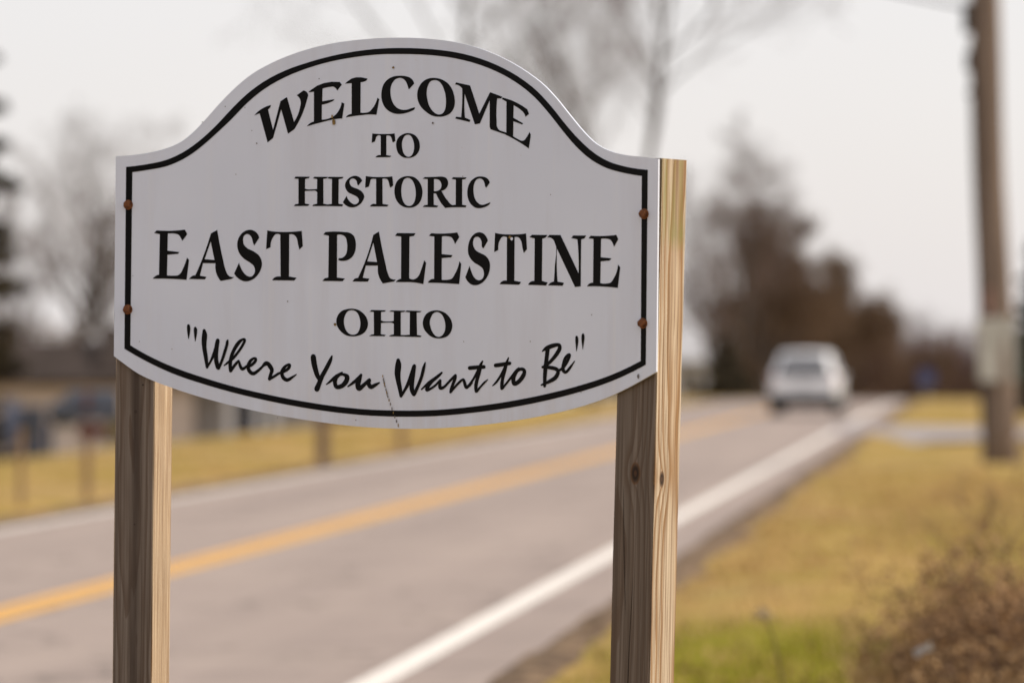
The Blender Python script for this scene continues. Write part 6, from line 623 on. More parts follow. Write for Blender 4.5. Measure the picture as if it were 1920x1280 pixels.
blob('crack', -0.0000, 1.4310, 0.0012, M_SPOT, 69, 2.70, 0.0016)
blob('crack', 0.0030, 1.4233, 0.0012, M_GRIME, 70, 3.10, 0.0016)
blob('crack', 0.0066, 1.4143, 0.0012, M_GRIME, 71, 3.50, 0.0016)
blob('crack', 0.0099, 1.4058, 0.0012, M_SPOT, 72, 2.30, 0.0016)
blob('crack', 0.0129, 1.3979, 0.0012, M_GRIME, 73, 2.70, 0.0016)
blob('crack', 0.0166, 1.3897, 0.0012, M_GRIME, 74, 3.10, 0.0016)
blob('crack', 0.0208, 1.3813, 0.0012, M_SPOT, 75, 3.50, 0.0016)
for k, (a, b) in enumerate(BOLTS):
    t = empty('bolt', board_pt(a / 1000, b / 1000, 0.0))
    t.parent = sign
    ang = math.atan2(SIGN_U.y, SIGN_U.x) + (-1 if a < 0 else 1) * R(-9)
    t.rotation_euler = (R(90), R(17 * k), ang)
    bm = bmesh.new()
    bmesh.ops.create_cone(bm, cap_ends=True, segments=20, radius1=0.0105, radius2=0.0095, depth=0.0025, matrix=Matrix.Translation((0, 0, 0.0015)))
    obj('washer', bm, M_RUST, t)
    bm = bmesh.new()
    bmesh.ops.create_cone(bm, cap_ends=True, segments=6, radius1=0.0085, radius2=0.0078, depth=0.007, matrix=Matrix.Translation((0, 0, 0.0062)))
    bmesh.ops.bevel(bm, geom=bm.edges[:], offset=0.0008, segments=1, affect='EDGES')
    obj('bolt_head', bm, M_RUST, t)

# treated pine: solid growth rings round a pith, bent by the knots
def pine(name, pith, knots, checks, seed, freq, nails=(), streaks=()):
    P_ = NT(name, 0.72, 0.25)
    tcn = P_.n('ShaderNodeTexCoord')
    ob = tcn.outputs['Object']
    s_ = P_.n('ShaderNodeSeparateXYZ'); P_.l(ob, s_.inputs[0])
    X, Y, Z = s_.outputs
    warp = P_.n('ShaderNodeMapping'); warp.inputs['Scale'].default_value = (14, 14, 1.6); warp.inputs['Location'].default_value = (seed, seed * 2, seed); P_.l(ob, warp.inputs[0])
    wn_ = P_.noise(warp.outputs[0], 1.0, 3, 0.5)
    px_ = P_.math('SUBTRACT', X, pith[0]); py_ = P_.math('SUBTRACT', Y, pith[1])
    rad = P_.math('SQRT', P_.math('ADD', P_.math('MULTIPLY', px_, px_), P_.math('MULTIPLY', py_, py_)))
    ring = P_.math('ADD', rad, P_.math('MULTIPLY', P_.math('SUBTRACT', wn_, 0.5), 0.022))
    kd = None
    for (kx, ky, kz, kr) in knots:
        ex = P_.math('SUBTRACT', X, kx); ey = P_.math('SUBTRACT', Y, ky); ez = P_.math('MULTIPLY', P_.math('SUBTRACT', Z, kz), 0.52)
        # the knot is a branch lying between the pith and the faces: test the nearer of both faces
        e2 = P_.math('ADD', P_.math('ADD', P_.math('MULTIPLY', ex, ex), P_.math('MULTIPLY', ey, ey)), P_.math('MULTIPLY', ez, ez))
        e1 = P_.math('SQRT', e2)
        g = P_.math('POWER', 2.718, P_.math('MULTIPLY', e1, -1.0 / (kr * 1.7)))
        ring = P_.math('ADD', ring, P_.math('MULTIPLY', g, 0.016))
        inn = P_.math('SUBTRACT', 1.0, P_.math('DIVIDE', e1, kr), clamp=True)
        kd = inn if kd is None else P_.math('MAXIMUM', kd, inn)
    saw = P_.math('FRACT', P_.math('MULTIPLY', ring, freq))
    late = P_.ramp(saw, [(0.0, (0, 0, 0)), (0.45, (0.15, 0.15, 0.15)), (0.86, (1, 1, 1)), (0.97, (0.9, 0.9, 0.9)), (1.0, (0, 0, 0))])
    fib = P_.n('ShaderNodeMapping'); fib.inputs['Scale'].default_value = (300, 300, 3.2); P_.l(ob, fib.inputs[0])
    fibre = P_.noise(fib.outputs[0], 1.0, 3, 0.6)
    blm = P_.n('ShaderNodeMapping'); blm.inputs['Scale'].default_value = (22, 22, 2.2); blm.inputs['Location'].default_value = (seed * 3, 0, 0); P_.l(ob, blm.inputs[0])
    blot_ = P_.noise(blm.outputs[0], 1.0, 4, 0.6)
    early = P_.ramp(blot_, [(0.3, (0.45, 0.365, 0.265)), (0.7, (0.62, 0.525, 0.40))])
    dark = P_.ramp(blot_, [(0.3, (0.19, 0.095, 0.033)), (0.7, (0.31, 0.172, 0.068))])
    col = P_.mix(P_.math('MULTIPLY', late, 1.0), early, dark)
    col = P_.mix(P_.ramp(fibre, [(0.35, (0.85, 0.85, 0.85)), (0.58, (0, 0, 0))]), col, (0.17, 0.105, 0.058))
    # front face coloured darker to stand in for shade, plus grey-brown weathered streaks
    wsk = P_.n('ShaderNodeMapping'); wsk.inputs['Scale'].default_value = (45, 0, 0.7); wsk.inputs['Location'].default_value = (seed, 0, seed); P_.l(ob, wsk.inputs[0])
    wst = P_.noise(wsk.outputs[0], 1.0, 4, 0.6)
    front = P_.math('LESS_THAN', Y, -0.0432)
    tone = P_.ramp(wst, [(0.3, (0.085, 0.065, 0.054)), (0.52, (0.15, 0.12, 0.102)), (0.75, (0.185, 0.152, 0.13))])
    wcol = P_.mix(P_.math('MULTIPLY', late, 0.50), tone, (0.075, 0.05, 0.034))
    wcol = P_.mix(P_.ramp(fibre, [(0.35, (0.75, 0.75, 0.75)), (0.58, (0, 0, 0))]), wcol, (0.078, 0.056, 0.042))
    col = P_.mix(P_.math('MULTIPLY', front, FRONT_SHADE), col, wcol)
    if kd is not None:
        col = P_.mix(P_.ramp(kd, [(0.0, (0, 0, 0)), (0.12, (0.75, 0.75, 0.75)), (0.5, (1, 1, 1))]), col,
                     P_.ramp(kd, [(0.1, (0.13, 0.06, 0.024)), (0.35, (0.045, 0.024, 0.012)), (0.62, (0.022, 0.013, 0.009)), (0.85, (0.075, 0.036, 0.018))]))
    for (cx, slope, z0, z1, wd_) in checks:
        jit = P_.math('MULTIPLY', P_.math('SUBTRACT', wn_, 0.5), 0.012)
        line = P_.math('ADD', P_.math('ADD', P_.math('MULTIPLY', P_.math('SUBTRACT', Z, z0), slope), cx), jit)
        dist = P_.math('ABSOLUTE', P_.math('SUBTRACT', X, line))
        mid_ = (z0 + z1) / 2; hw = (z1 - z0) / 2
        taper = P_.math('SUBTRACT', 1.0, P_.math('DIVIDE', P_.math('ABSOLUTE', P_.math('SUBTRACT', Z, mid_)), hw), clamp=True)
        m_ = P_.math('MULTIPLY', P_.math('LESS_THAN', dist, P_.math('MULTIPLY', P_.math('SQRT', taper), wd_)), front)
        col = P_.mix(m_, col, (0.018, 0.013, 0.01))
    for (nx_, nz_, nr) in nails:
        ex = P_.math('SUBTRACT', X, nx_); ez = P_.math('SUBTRACT', Z, nz_)
        e1 = P_.math('SQRT', P_.math('ADD', P_.math('MULTIPLY', ex, ex), P_.math('MULTIPLY', ez, ez)))
        col = P_.mix(P_.math('MULTIPLY', P_.math('LESS_THAN', e1, nr), front), col, (0.012, 0.009, 0.008))
    for (cx, sw, amt) in streaks:
        e = P_.math('SUBTRACT', X, P_.math('ADD', cx, P_.math('MULTIPLY', P_.math('SUBTRACT', wst, 0.5), 0.02)))
        g = P_.math('POWER', 2.718, P_.math('MULTIPLY', P_.math('MULTIPLY', e, e), -1.0 / (sw * sw)))
        g = P_.math('MULTIPLY', P_.math('MULTIPLY', g, amt), P_.math('MULTIPLY', front, P_.math('MULTIPLY', blot_, 1.7)), clamp=True)
        col = P_.mix(g, col, (0.045, 0.030, 0.022))
    # a little green algae at the sawn top
    topm = P_.math('MULTIPLY', P_.math('SUBTRACT', Z, 1.868), 30.0, clamp=True)
    col = P_.mix(P_.math('MULTIPLY', topm, P_.ramp(blot_, [(0.45, (0, 0, 0)), (0.6, (0.6, 0.6, 0.6))])), col, (0.17, 0.19, 0.05))
    P_.base(col)
    h = P_.math('ADD', P_.math('MULTIPLY', late, -0.6), P_.math('MULTIPLY', fibre, 0.7))
    P_.bump(h, 0.35, 0.002)
    return P_.m
FRONT_SHADE = 0.9

def post_mesh(w, dpt, h):
    bm = bmesh.new()
    add_box(bm, 0, 0, h / 2, w, dpt, h)
    bmesh.ops.bevel(bm, geom=[e for e in bm.edges if abs((e.verts[0].co - e.verts[1].co).z) > 0.5], offset=0.0022, segments=2, affect='EDGES')
    for k in range(1, 40):
        bmesh.ops.bisect_plane(bm, geom=bm.verts[:] + bm.edges[:] + bm.faces[:], plane_co=(0, 0, h * k / 40), plane_no=(0, 0, 1))
    rr = random.Random(3)
    ph = rr.uniform(0, 6)
    for q in bm.verts:                    # sawn timber is never quite straight
        q.co.x += 0.0012 * math.sin(q.co.z * 3.1 + ph) + rr.uniform(-0.0003, 0.0003)
        q.co.y += 0.0010 * math.sin(q.co.z * 2.3 + ph * 2)
    return bm

def place_post(s_mid, z_ref, yaw, w, h, lean, mat):
    front = board_pt(s_mid, z_ref, -0.0075)
    ux_ = Vector((math.cos(yaw), -math.sin(yaw), 0)); nn = Vector((-math.sin(yaw), -math.cos(yaw), 0))
    ctr = front - nn * (w / 2)
    base_ = Vector((ctr.x, ctr.y, 0)) - ux_ * lean * z_ref
    base_.z = -0.15
    o = obj('post', post_mesh(w, w, h + 0.15), mat, sign)
    o.location = base_
    o.rotation_euler = Matrix.Rotation(-yaw, 4, 'Z').to_euler()
    m = Matrix.Translation(base_) @ Matrix.Rotation(-yaw, 4, 'Z') @ Matrix.Rotation(lean, 4, 'Y')
    o.matrix_local = m
    return o
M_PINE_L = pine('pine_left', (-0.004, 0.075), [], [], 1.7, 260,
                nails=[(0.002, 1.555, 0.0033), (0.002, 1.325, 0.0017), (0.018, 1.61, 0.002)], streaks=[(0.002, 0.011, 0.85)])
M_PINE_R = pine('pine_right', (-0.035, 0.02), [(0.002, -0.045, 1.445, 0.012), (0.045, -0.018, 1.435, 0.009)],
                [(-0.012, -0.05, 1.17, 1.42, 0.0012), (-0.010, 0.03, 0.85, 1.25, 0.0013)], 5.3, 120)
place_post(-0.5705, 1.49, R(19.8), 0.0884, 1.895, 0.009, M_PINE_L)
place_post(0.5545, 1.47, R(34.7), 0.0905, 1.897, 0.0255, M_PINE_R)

# ------------------------------------------------------------------ white SUV on the road
def car_paint(name, col):
    m_ = NT(name, 0.3, 0.5)
    vv = m_.coord('Object')
    d_ = m_.noise(vv, 5.0, 4)
    m_.base(m_.ramp(d_, [(0.3, mul(col, 0.9)), (0.7, col)]))
    m_.p.inputs['Coat Weight'].default_value = 0.6
    m_.p.inputs['Coat Roughness'].default_value = 0.08
    return m_.m
M_WHITE = car_paint('white_car_paint', (0.90, 0.91, 0.93))
M_TRIM = noisy('black_plastic_trim', (0.012, 0.012, 0.013), (0.024, 0.024, 0.026), 30, 0.75, 0.2)
M_TYRE = noisy('tyre_rubber', (0.012, 0.012, 0.012), (0.03, 0.029, 0.028), 30, 0.85, 0.2)
g_ = NT('dark_glass', 0.05, 0.8); gv = g_.coord('Object'); gn = g_.noise(gv, 1.5, 2)
g_.base(g_.ramp(gn, [(0.3, (0.05, 0.05, 0.053)), (0.7, (0.08, 0.08, 0.084))])); g_.p.inputs['IOR'].default_value = 2.1
M_GLASS = g_.m
M_RIM = noisy('alloy_rim', (0.38, 0.38, 0.39), (0.5, 0.5, 0.51), 12, 0.35, 0.6)
M_TAIL = noisy('red_lamp_lens', (0.22, 0.012, 0.012), (0.32, 0.02, 0.02), 10, 0.2, 0.6)
M_PLATE = noisy('number_plate', (0.55, 0.57, 0.6), (0.65, 0.66, 0.68), 6, 0.5, 0.4)

def build_suv(loc, rz):
    t = empty('suv', loc, rz)
    t.scale = (0.88, 0.91, 0.91)
    # rings along the length (rear = 0). every ring: points from sill to roof centre (half width, height, y shift)
    def ring(y, zs, zm, zb, zw, zr, ws, wm, wb, ww, wr, sh=(0, 0, 0, 0, 0, 0), crown=0.03):
        return [(ws, y + sh[0], zs), (wm, y + sh[1], zm), (wb, y + sh[2], zb), (ww, y + sh[3], zw), (wr, y + sh[4], zr), (0.0, y + sh[5], zr + crown)]
    rings = [
        ring(0.00, 0.42, 0.66, 1.02, 1.16, 1.68, 0.84, 0.90, 0.90, 0.84, 0.58, (0.06, 0.0, 0.03, 0.08, 0.44, 0.40)),
        ring(0.14, 0.38, 0.66, 1.04, 1.18, 1.73, 0.92, 0.965, 0.965, 0.90, 0.65, (0, 0, 0, 0.05, 0.40, 0.36)),
        ring(0.85, 0.34, 0.64, 1.03, 1.16, 1.76, 0.95, 0.98, 0.975, 0.92, 0.69),
        ring(1.70, 0.33, 0.62, 1.00, 1.12, 1.775, 0.955, 0.985, 0.975, 0.92, 0.70),
        ring(2.55, 0.33, 0.62, 0.98, 1.09, 1.74, 0.955, 0.985, 0.97, 0.92, 0.70),
        ring(3.05, 0.33, 0.62, 0.97, 1.08, 1.60, 0.955, 0.985, 0.97, 0.91, 0.69),
        ring(3.75, 0.33, 0.62, 0.96, 1.04, 1.12, 0.955, 0.985, 0.96, 0.90, 0.72),
        ring(4.30, 0.34, 0.60, 0.92, 1.00, 1.05, 0.94, 0.97, 0.94, 0.86, 0.60),
        ring(4.75, 0.38, 0.58, 0.84, 0.92, 0.97, 0.88, 0.90, 0.88, 0.78, 0.50),
        ring(4.90, 0.42, 0.58, 0.76, 0.82, 0.86, 0.76, 0.80, 0.78, 0.70, 0.44),
    ]
    bm = bmesh.new()
    full = []
    for r_ in rings:
        right = [bm.verts.new(p) for p in r_]
        left = [bm.verts.new((-p[0], p[1], p[2])) for p in r_[:-1]]
        full.append(right + left[::-1])
    n = len(full[0])
    for a, b in zip(full, full[1:]):
        for k in range(n):
            bm.faces.new((a[k], a[(k + 1) % n], b[(k + 1) % n], b[k]))
    for f_ in (full[0], full[-1]):
        for k in range(5):
            i, j = k, n - 1 - k
            if k < 4: bm.faces.new((f_[i], f_[i + 1], f_[j - 1], f_[j]))
            else: bm.faces.new((f_[4], f_[5], f_[6]))
    bmesh.ops.recalc_face_normals(bm, faces=bm.faces[:])
    capv = set(full[0]) | set(full[-1])
    hard = [e for e in bm.edges if (len(set(e.verts) & set(full[0])) == 2 or len(set(e.verts) & set(full[-1])) == 2) and e.calc_face_angle(0) > 0.5]
    roof_e = [e for e in bm.edges if all(abs(q.co.z - 1.7) < 0.09 and abs(q.co.x) > 0.3 for q in e.verts) and abs(e.verts[0].co.y - e.verts[1].co.y) > 0.2]
    bmesh.ops.bevel(bm, geom=list(set(hard + roof_e)), offset=0.06, segments=3, affect='EDGES', profile=0.5)
    body = obj('body', bm, M_WHITE, t, smooth=True)
    def quad(name, pts, mat, thick=0.012):
        P = [Vector(p) for p in pts]
        nn = (P[1] - P[0]).cross(P[-1] - P[0]).normalized()
        bm = bmesh.new()
        fr = [bm.verts.new(p + nn * thick) for p in P]; bk = [bm.verts.new(p - nn * 0.03) for p in P]
        bm.faces.new(fr)
        for i in range(len(P)):
            j = (i + 1) % len(P)
            bm.faces.new((fr[i], bk[i], bk[j], fr[j]))
        bmesh.ops.recalc_face_normals(bm, faces=bm.faces[:])
        return obj(name, bm, mat, t)
    quad('rear_window', [(-0.76, 0.07, 1.18), (0.76, 0.07, 1.18), (0.58, 0.42, 1.66), (-0.58, 0.42, 1.66)], M_GLASS, 0.03)
    quad('window_sill', [(-0.74, 0.03, 1.07), (0.74, 0.03, 1.07), (0.70, 0.062, 1.165), (-0.70, 0.062, 1.165)], M_TRIM, 0.035)
    for s in (-1, 1):
        for (a, b, c_, d_) in (((0.895, 0.55), (0.895, 1.30), (0.73, 1.30), (0.71, 0.85)), ((0.91, 1.38), (0.92, 2.25), (0.745, 2.25), (0.745, 1.38)),
                               ((0.92, 2.33), (0.91, 3.25), (0.735, 2.85), (0.745, 2.33))):
            pts = [(s * a[0] * 1.005, a[1], 1.18), (s * b[0] * 1.005, b[1], 1.15), (s * c_[0], c_[1], 1.66), (s * d_[0], d_[1], 1.66)]
            quad('side_window', pts if s > 0 else pts[::-1], M_GLASS, 0.02)
        quad('tail_light', [(s * 0.93, 0.06, 0.92) if s > 0 else (s * 0.87, 0.02, 0.92), (s * 0.87, 0.02, 0.92) if s > 0 else (s * 0.93, 0.06, 0.92),
                            (s * 0.85, 0.06, 1.13) if s > 0 else (s * 0.91, 0.10, 1.13), (s * 0.91, 0.10, 1.13) if s > 0 else (s * 0.85, 0.06, 1.13)][::-1], M_TAIL, 0.02)
        mr = bmesh.new(); add_box(mr, s * 1.00, 3.02, 1.12, 0.14, 0.1, 0.14)
        bmesh.ops.bevel(mr, geom=mr.edges[:], offset=0.03, segments=2, affect='EDGES')
        obj('side_mirror', mr, M_WHITE, t)
        box_obj('roof_rail', (s * 0.58, 1.75, 1.79), (0.04, 1.9, 0.04), M_TRIM, t, bevel=0.01)
    bp = box_obj('rear_bumper', (0, 0.04, 0.43), (1.88, 0.26, 0.36), M_TRIM, t, bevel=0.04)
    box_obj('underbody', (0, 2.45, 0.36), (1.74, 4.4, 0.16), M_TRIM, t, bevel=0.02)
    box_obj('number_plate', (0, -0.012, 0.86), (0.32, 0.015, 0.16), M_PLATE, t)
    box_obj('rear_wiper', (0.1, 0.035, 1.19), (0.5, 0.02, 0.02), M_TRIM, t)
    quad('windscreen', [(0.86, 3.66, 1.15), (-0.86, 3.66, 1.15), (-0.66, 3.06, 1.58), (0.66, 3.06, 1.58)], M_GLASS, 0.02)
    for s in (-1, 1):
        for y in (0.95, 3.85):
            w = empty('wheel', (s * 0.885, y, 0.36)); w.parent = t
            bm = bmesh.new()
            bmesh.ops.create_cone(bm, cap_ends=True, segments=28, radius1=0.36, radius2=0.36, depth=0.24, matrix=Matrix.Rotation(R(90), 4, 'Y'))
            bmesh.ops.bevel(bm, geom=[e for e in bm.edges if abs(e.verts[0].co.x - e.verts[1].co.x) < 0.01], offset=0.035, segments=2, affect='EDGES')
            obj('tyre', bm, M_TYRE, w)
            ar = bmesh.new()
            bmesh.ops.create_cone(ar, cap_ends=True, segments=28, radius1=0.43, radius2=0.43, depth=0.2, matrix=Matrix.Translation((s * 0.885, y, 0.37)) @ Matrix.Rotation(R(90), 4, 'Y'))
            for q in ar.verts:
                q.co.z = max(q.co.z, 0.30)
            obj('wheel_arch', ar, M_TRIM, t)
            bm = bmesh.new()
            bmesh.ops.create_cone(bm, cap_ends=True, segments=24, radius1=0.24, radius2=0.2, depth=0.05, matrix=Matrix.Translation((s * 0.11, 0, 0)) @ Matrix.Rotation(R(90 * s), 4, 'Y'))
            for k in range(5):
                a_ = k * 2 * math.pi / 5
                add_box(bm, s * 0.14, 0.11 * math.cos(a_), 0.11 * math.sin(a_), 0.02, 0.05, 0.05)
            obj('rim', bm, M_RIM, w)
    return t
cy = 96.0
cx = (1506 - 960) / 7200 * cy
suv = build_suv((cx, cy, crest(cy)), -R(7.7))
tag(suv, 'white SUV driving away along the right lane of the road', 'car')

# ------------------------------------------------------------------ trees
def seg_mesh(name, segs, mat, parent, n_big=6, n_small=3):
    """segs: list of (p0, p1, r0, r1) -> one mesh of tapered prisms"""
    if not segs:
        return None
    VV = []; FF = []; base_ = 0
    for grp, n in (([s for s in segs if s[2] > 0.045], n_big), ([s for s in segs if s[2] <= 0.045], n_small)):
        if not grp:
            continue
        P0 = np.array([s[0] for s in grp]); P1 = np.array([s[1] for s in grp])
        r0 = np.array([s[2] for s in grp])[:, None]; r1 = np.array([s[3] for s in grp])[:, None]
        D = P1 - P0; D /= (np.linalg.norm(D, axis=1, keepdims=True) + 1e-9)
        ref = np.where(np.abs(D[:, 2:3]) > 0.9, np.array([[1.0, 0, 0]]), np.array([[0, 0, 1.0]]))
        Aa = np.cross(D, ref); Aa /= np.linalg.norm(Aa, axis=1, keepdims=True)
        Bb = np.cross(D, Aa)
        m = len(grp)
        arr = np.zeros((m, 2 * n, 3))
        for k in range(n):
            t = 2 * math.pi * k / n
            off = Aa * math.cos(t) + Bb * math.sin(t)
            arr[:, k] = P0 + off * r0
            arr[:, n + k] = P1 + off * r1
        idx = base_ + np.arange(m)[:, None] * 2 * n
        for k in range(n):
            FF.append(np.concatenate([idx + k, idx + (k + 1) % n, idx + n + (k + 1) % n, idx + n + k], axis=1))
        VV.append(arr.reshape(-1, 3)); base_ += m * 2 * n
    return from_arrays(name, np.concatenate(VV), np.concatenate(FF), mat, parent, smooth=True)

def leaf_mesh(name, pts, size, mat, parent, rng, droop=0.0):
    P = np.asarray(pts)
    m = len(P)
    a = rng.normal(size=(m, 3)); a /= np.linalg.norm(a, axis=1, keepdims=True)
    b = rng.normal(size=(m, 3)); b -= a * (a * b).sum(1, keepdims=True); b /= np.linalg.norm(b, axis=1, keepdims=True)
    s = size * rng.uniform(0.6, 1.3, size=(m, 1))
    V = np.stack([P - a * s, P + b * s * 0.55, P + a * s, P - b * s * 0.55], axis=1).reshape(-1, 3)
    F = np.arange(m * 4).reshape(-1, 4)
    return from_arrays(name, V, F, mat, parent)

def grow(rng, height, r0, stems=1, spread=0.9, levels=5, lean=(0, 0), fork=0.35, up=0.25, dens=1.0, rmin=0.0045):
    segs = []
    tips = []
    def branch(p, d, L, r, lev):
        n = 6 if lev == 0 else (5 if lev == 1 else (4 if lev == 2 else 3))
        p = np.array(p, float); d = np.array(d, float)
        pts = [p]; rr = [r]
        for i in range(n):
            wob_ = rng.normal(size=3) * (0.07 if lev == 0 else 0.16)
            d = d + wob_ + np.array([0, 0, up * 0.16 * (0.3 if lev == 0 else 1)])
            d /= np.linalg.norm(d)
            p = p + d * L / n
            pts.append(p)
            rr.append(max(r * (1 - 0.72 * (i + 1) / n), rmin))
        for i in range(n):
            segs.append((pts[i], pts[i + 1], rr[i], rr[i + 1], lev))
        if lev >= levels:
            tips.append(pts[-1]); tips.append(pts[-2])
            return
        kids = {0: 9, 1: 7, 2: 6, 3: 5, 4: 4}.get(lev, 3)
        kids = max(2, int(kids * dens))
        start = fork if lev == 0 else 0.18
        for k in range(kids):
            f = start + (1 - start) * (k + rng.uniform(0.1, 0.9)) / kids
            f = min(f, 0.999)
            i = int(f * n); tt = f * n - i
            q = pts[i] * (1 - tt) + pts[i + 1] * tt
            dd = (pts[i + 1] - pts[i]); dd /= np.linalg.norm(dd)
            side = rng.normal(size=3); side -= dd * side.dot(dd); side /= np.linalg.norm(side)
            ang = rng.uniform(0.45, 1.0) * spread
            nd = dd * math.cos(ang) + side * math.sin(ang)
            ll = L * rng.uniform(0.42, 0.68) * (1.15 - 0.55 * f if lev == 0 else 1.1 - 0.5 * f)
            branch(q, nd, ll, max((rr[i] * (1 - tt) + rr[i + 1] * tt) * (rng.uniform(0.5, 0.72) if lev < 2 else rng.uniform(0.42, 0.6)), rmin * 1.3), lev + 1)
    for s in range(stems):
        ang = 2 * math.pi * s / max(stems, 1) + rng.uniform(0, 1)
        t_ = 0.0 if stems == 1 else rng.uniform(0.08, 0.2)
        d = np.array([lean[0] + math.cos(ang) * t_, lean[1] + math.sin(ang) * t_, 1.0])
        branch((math.cos(ang) * 0.12 * (stems > 1), math.sin(ang) * 0.12 * (stems > 1), -0.15), d / np.linalg.norm(d), height * rng.uniform(0.85, 1.0), r0 if stems == 1 else r0 * 0.7, 0)
    return segs, tips

M_BARK = noisy('grey_bark', (0.05, 0.04, 0.034), (0.12, 0.098, 0.083), 6, 0.95, 0.1, (1, 1, 0.3), 0.5)
M_TWIG = noisy('twig_bark', (0.10, 0.072, 0.06), (0.17, 0.125, 0.105), 3, 0.95, 0.1)
M_TWIG_B = noisy('brown_twigs', (0.075, 0.048, 0.034), (0.125, 0.08, 0.055), 2, 0.95, 0.1)
M_TWIG_R = noisy('reddish_twigs', (0.085, 0.05, 0.043), (0.13, 0.08, 0.068), 2, 0.95, 0.1)
M_LEAF_B = noisy('clinging_brown_leaves', (0.06, 0.036, 0.016), (0.135, 0.078, 0.034), 1.5, 0.9, 0.15)
M_NEEDLE = noisy('dark_needles', (0.022, 0.026, 0.012), (0.05, 0.052, 0.024), 1.5, 0.85, 0.2)
M_NEEDLE_B = noisy('brownish_needles', (0.036, 0.030, 0.019), (0.085, 0.068, 0.042), 1.5, 0.9, 0.2)
M_NEEDLE_G = noisy('deep_green_needles', (0.012, 0.022, 0.010), (0.03, 0.045, 0.018), 1.5, 0.85, 0.2)

def bare_tree(name, loc, seed, height, r0, label, group=None, twig=M_TWIG, leaves=0, leaf_mat=None, leaf_size=0.08, cat='tree', **kw):
    rng = np.random.default_rng(seed)
    t = empty(name, loc, rng.uniform(0, 6.28))
    t.rotation_euler = (0, 0, 0)
    segs, tips = grow(rng, height, r0, **kw)
    seg_mesh('trunk', [s[:4] for s in segs if s[4] <= 1], M_BARK, t)
    cr = seg_mesh('crown', [s[:4] for s in segs if s[4] > 1], twig, t)
    if leaves:
        P = np.array(tips)
        P = P[rng.integers(0, len(P), leaves)] + rng.normal(size=(leaves, 3)) * 0.22
        leaf_mesh('foliage', P, leaf_size, leaf_mat, t, rng)
    tag(t, label, cat, group)
    return t

def copy_tree(src, loc, rz, scale, label, group=None):
    r_ = src.copy(); C.objects.link(r_)
    r_.location = loc; r_.rotation_euler = (0, 0, rz); r_.scale = (scale[0], scale[0], scale[1])
    r_['label'] = label
    if group: r_['group'] = group
    for ch in list(src.children):
        c = ch.copy(); C.objects.link(c); c.parent = r_
        for g in list(ch.children):
            d = g.copy(); C.objects.link(d); d.parent = c
    return r_

def conifer(name, loc, seed, height, radius, label, mat, dens=1.0, bare=0.05, gap=0.25, group=None):
    rng = np.random.default_rng(seed)
    t = empty(name, loc)
    segs = [((0, 0, -0.3), (0, 0, height * 0.6), 0.02 * height, 0.011 * height), ((0, 0, height * 0.6), (0, 0, height), 0.011 * height, 0.01)]
    seg_mesh('trunk', [(np.array(a), np.array(b), c_, d_) for a, b, c_, d_ in segs], M_BARK, t)
    bs = []; pts = []
    z = height * bare
    while z < height * 0.98:
        f = z / height
        Lr = radius * (1 - f) ** 0.85 + 0.12
        k = int(rng.integers(4, 7))
        for q in range(k):
            if rng.uniform() < gap: continue
            a = rng.uniform(0, 6.28)
            L = Lr * rng.uniform(0.6, 1.15)
            p0 = np.array([0, 0, z]); d = np.array([math.cos(a), math.sin(a), rng.uniform(-0.35, 0.1)])
            p1 = p0 + d * L * 0.6; p2 = p1 + (d + np.array([0, 0, 0.18])) * L * 0.4
            bs += [(p0, p1, 0.03 * L + 0.008, 0.02 * L), (p1, p2, 0.02 * L, 0.006)]
            m = int(60 * dens * L / radius * 3) + 8
            u = rng.uniform(0.15, 1, m) ** 0.7
            pp = p0 + (p2 - p0) * u[:, None] + rng.normal(size=(m, 3)) * np.array([0.16, 0.16, 0.09]) * L * (1.15 - u[:, None] * 0.7)
            pts.append(pp)
        z += height * rng.uniform(0.025, 0.045)
    seg_mesh('branch', bs, M_TWIG_B, t)['kind'] = 'stuff'
    leaf_mesh('foliage', np.concatenate(pts), 0.05 + radius * 0.045, mat, t, rng)
    tag(t, label, 'tree', group)
    return t

def px(xp, y):                             # east position seen at a bearing, y metres out
    return (xp - 960) / 7200 * y
def spot(xp, y):
    x = px(xp, y)
    return (x, y, ground_at(x, y))

bare_tree('bare_tree', spot(1108, 114), 21, 15.0, 0.19, 'tall bare tree whose limb rises behind the right post of the sign',
          levels=5, spread=0.78, fork=0.28, up=0.5, lean=(0.135, 0), dens=0.92)
bare_tree('bare_tree', spot(1085, 128), 33, 13.6, 0.17, 'thin bare tree showing faintly above the right shoulder of the sign',
          levels=5, spread=0.75, fork=0.38, up=0.45, stems=2, dens=0.9)
bare_tree('bare_tree', spot(850, 105), 35, 14.6, 0.15, 'bare tree whose twigs show just above the arch of the sign',
          levels=5, spread=0.85, fork=0.5, up=0.3, dens=0.9)
t1 = bare_tree('bare_tree', spot(1388, 172), 41, 10.2, 0.2, 'wide bare grey tree left of the white car, beside the sign post',
               levels=5, spread=0.85, fork=0.16, up=0.3, dens=1.12)
M_NEEDLE_BR = noisy('rusty_brown_foliage', (0.085, 0.056, 0.032), (0.19, 0.127, 0.075), 1.5, 0.9, 0.15)
M_TWIG_W = noisy('warm_brown_twigs', (0.11, 0.073, 0.048), (0.19, 0.128, 0.086), 2, 0.95, 0.1)
t2 = bare_tree('oak_tree', spot(1462, 182), 152, 8.3, 0.2, 'tallest brown tree standing directly above the white car', levels=5, spread=0.95, fork=0.05, up=0.3,
               twig=M_TWIG_W, leaves=5500, leaf_mat=M_NEEDLE_BR, leaf_size=0.085, dens=1.2, rmin=0.010)
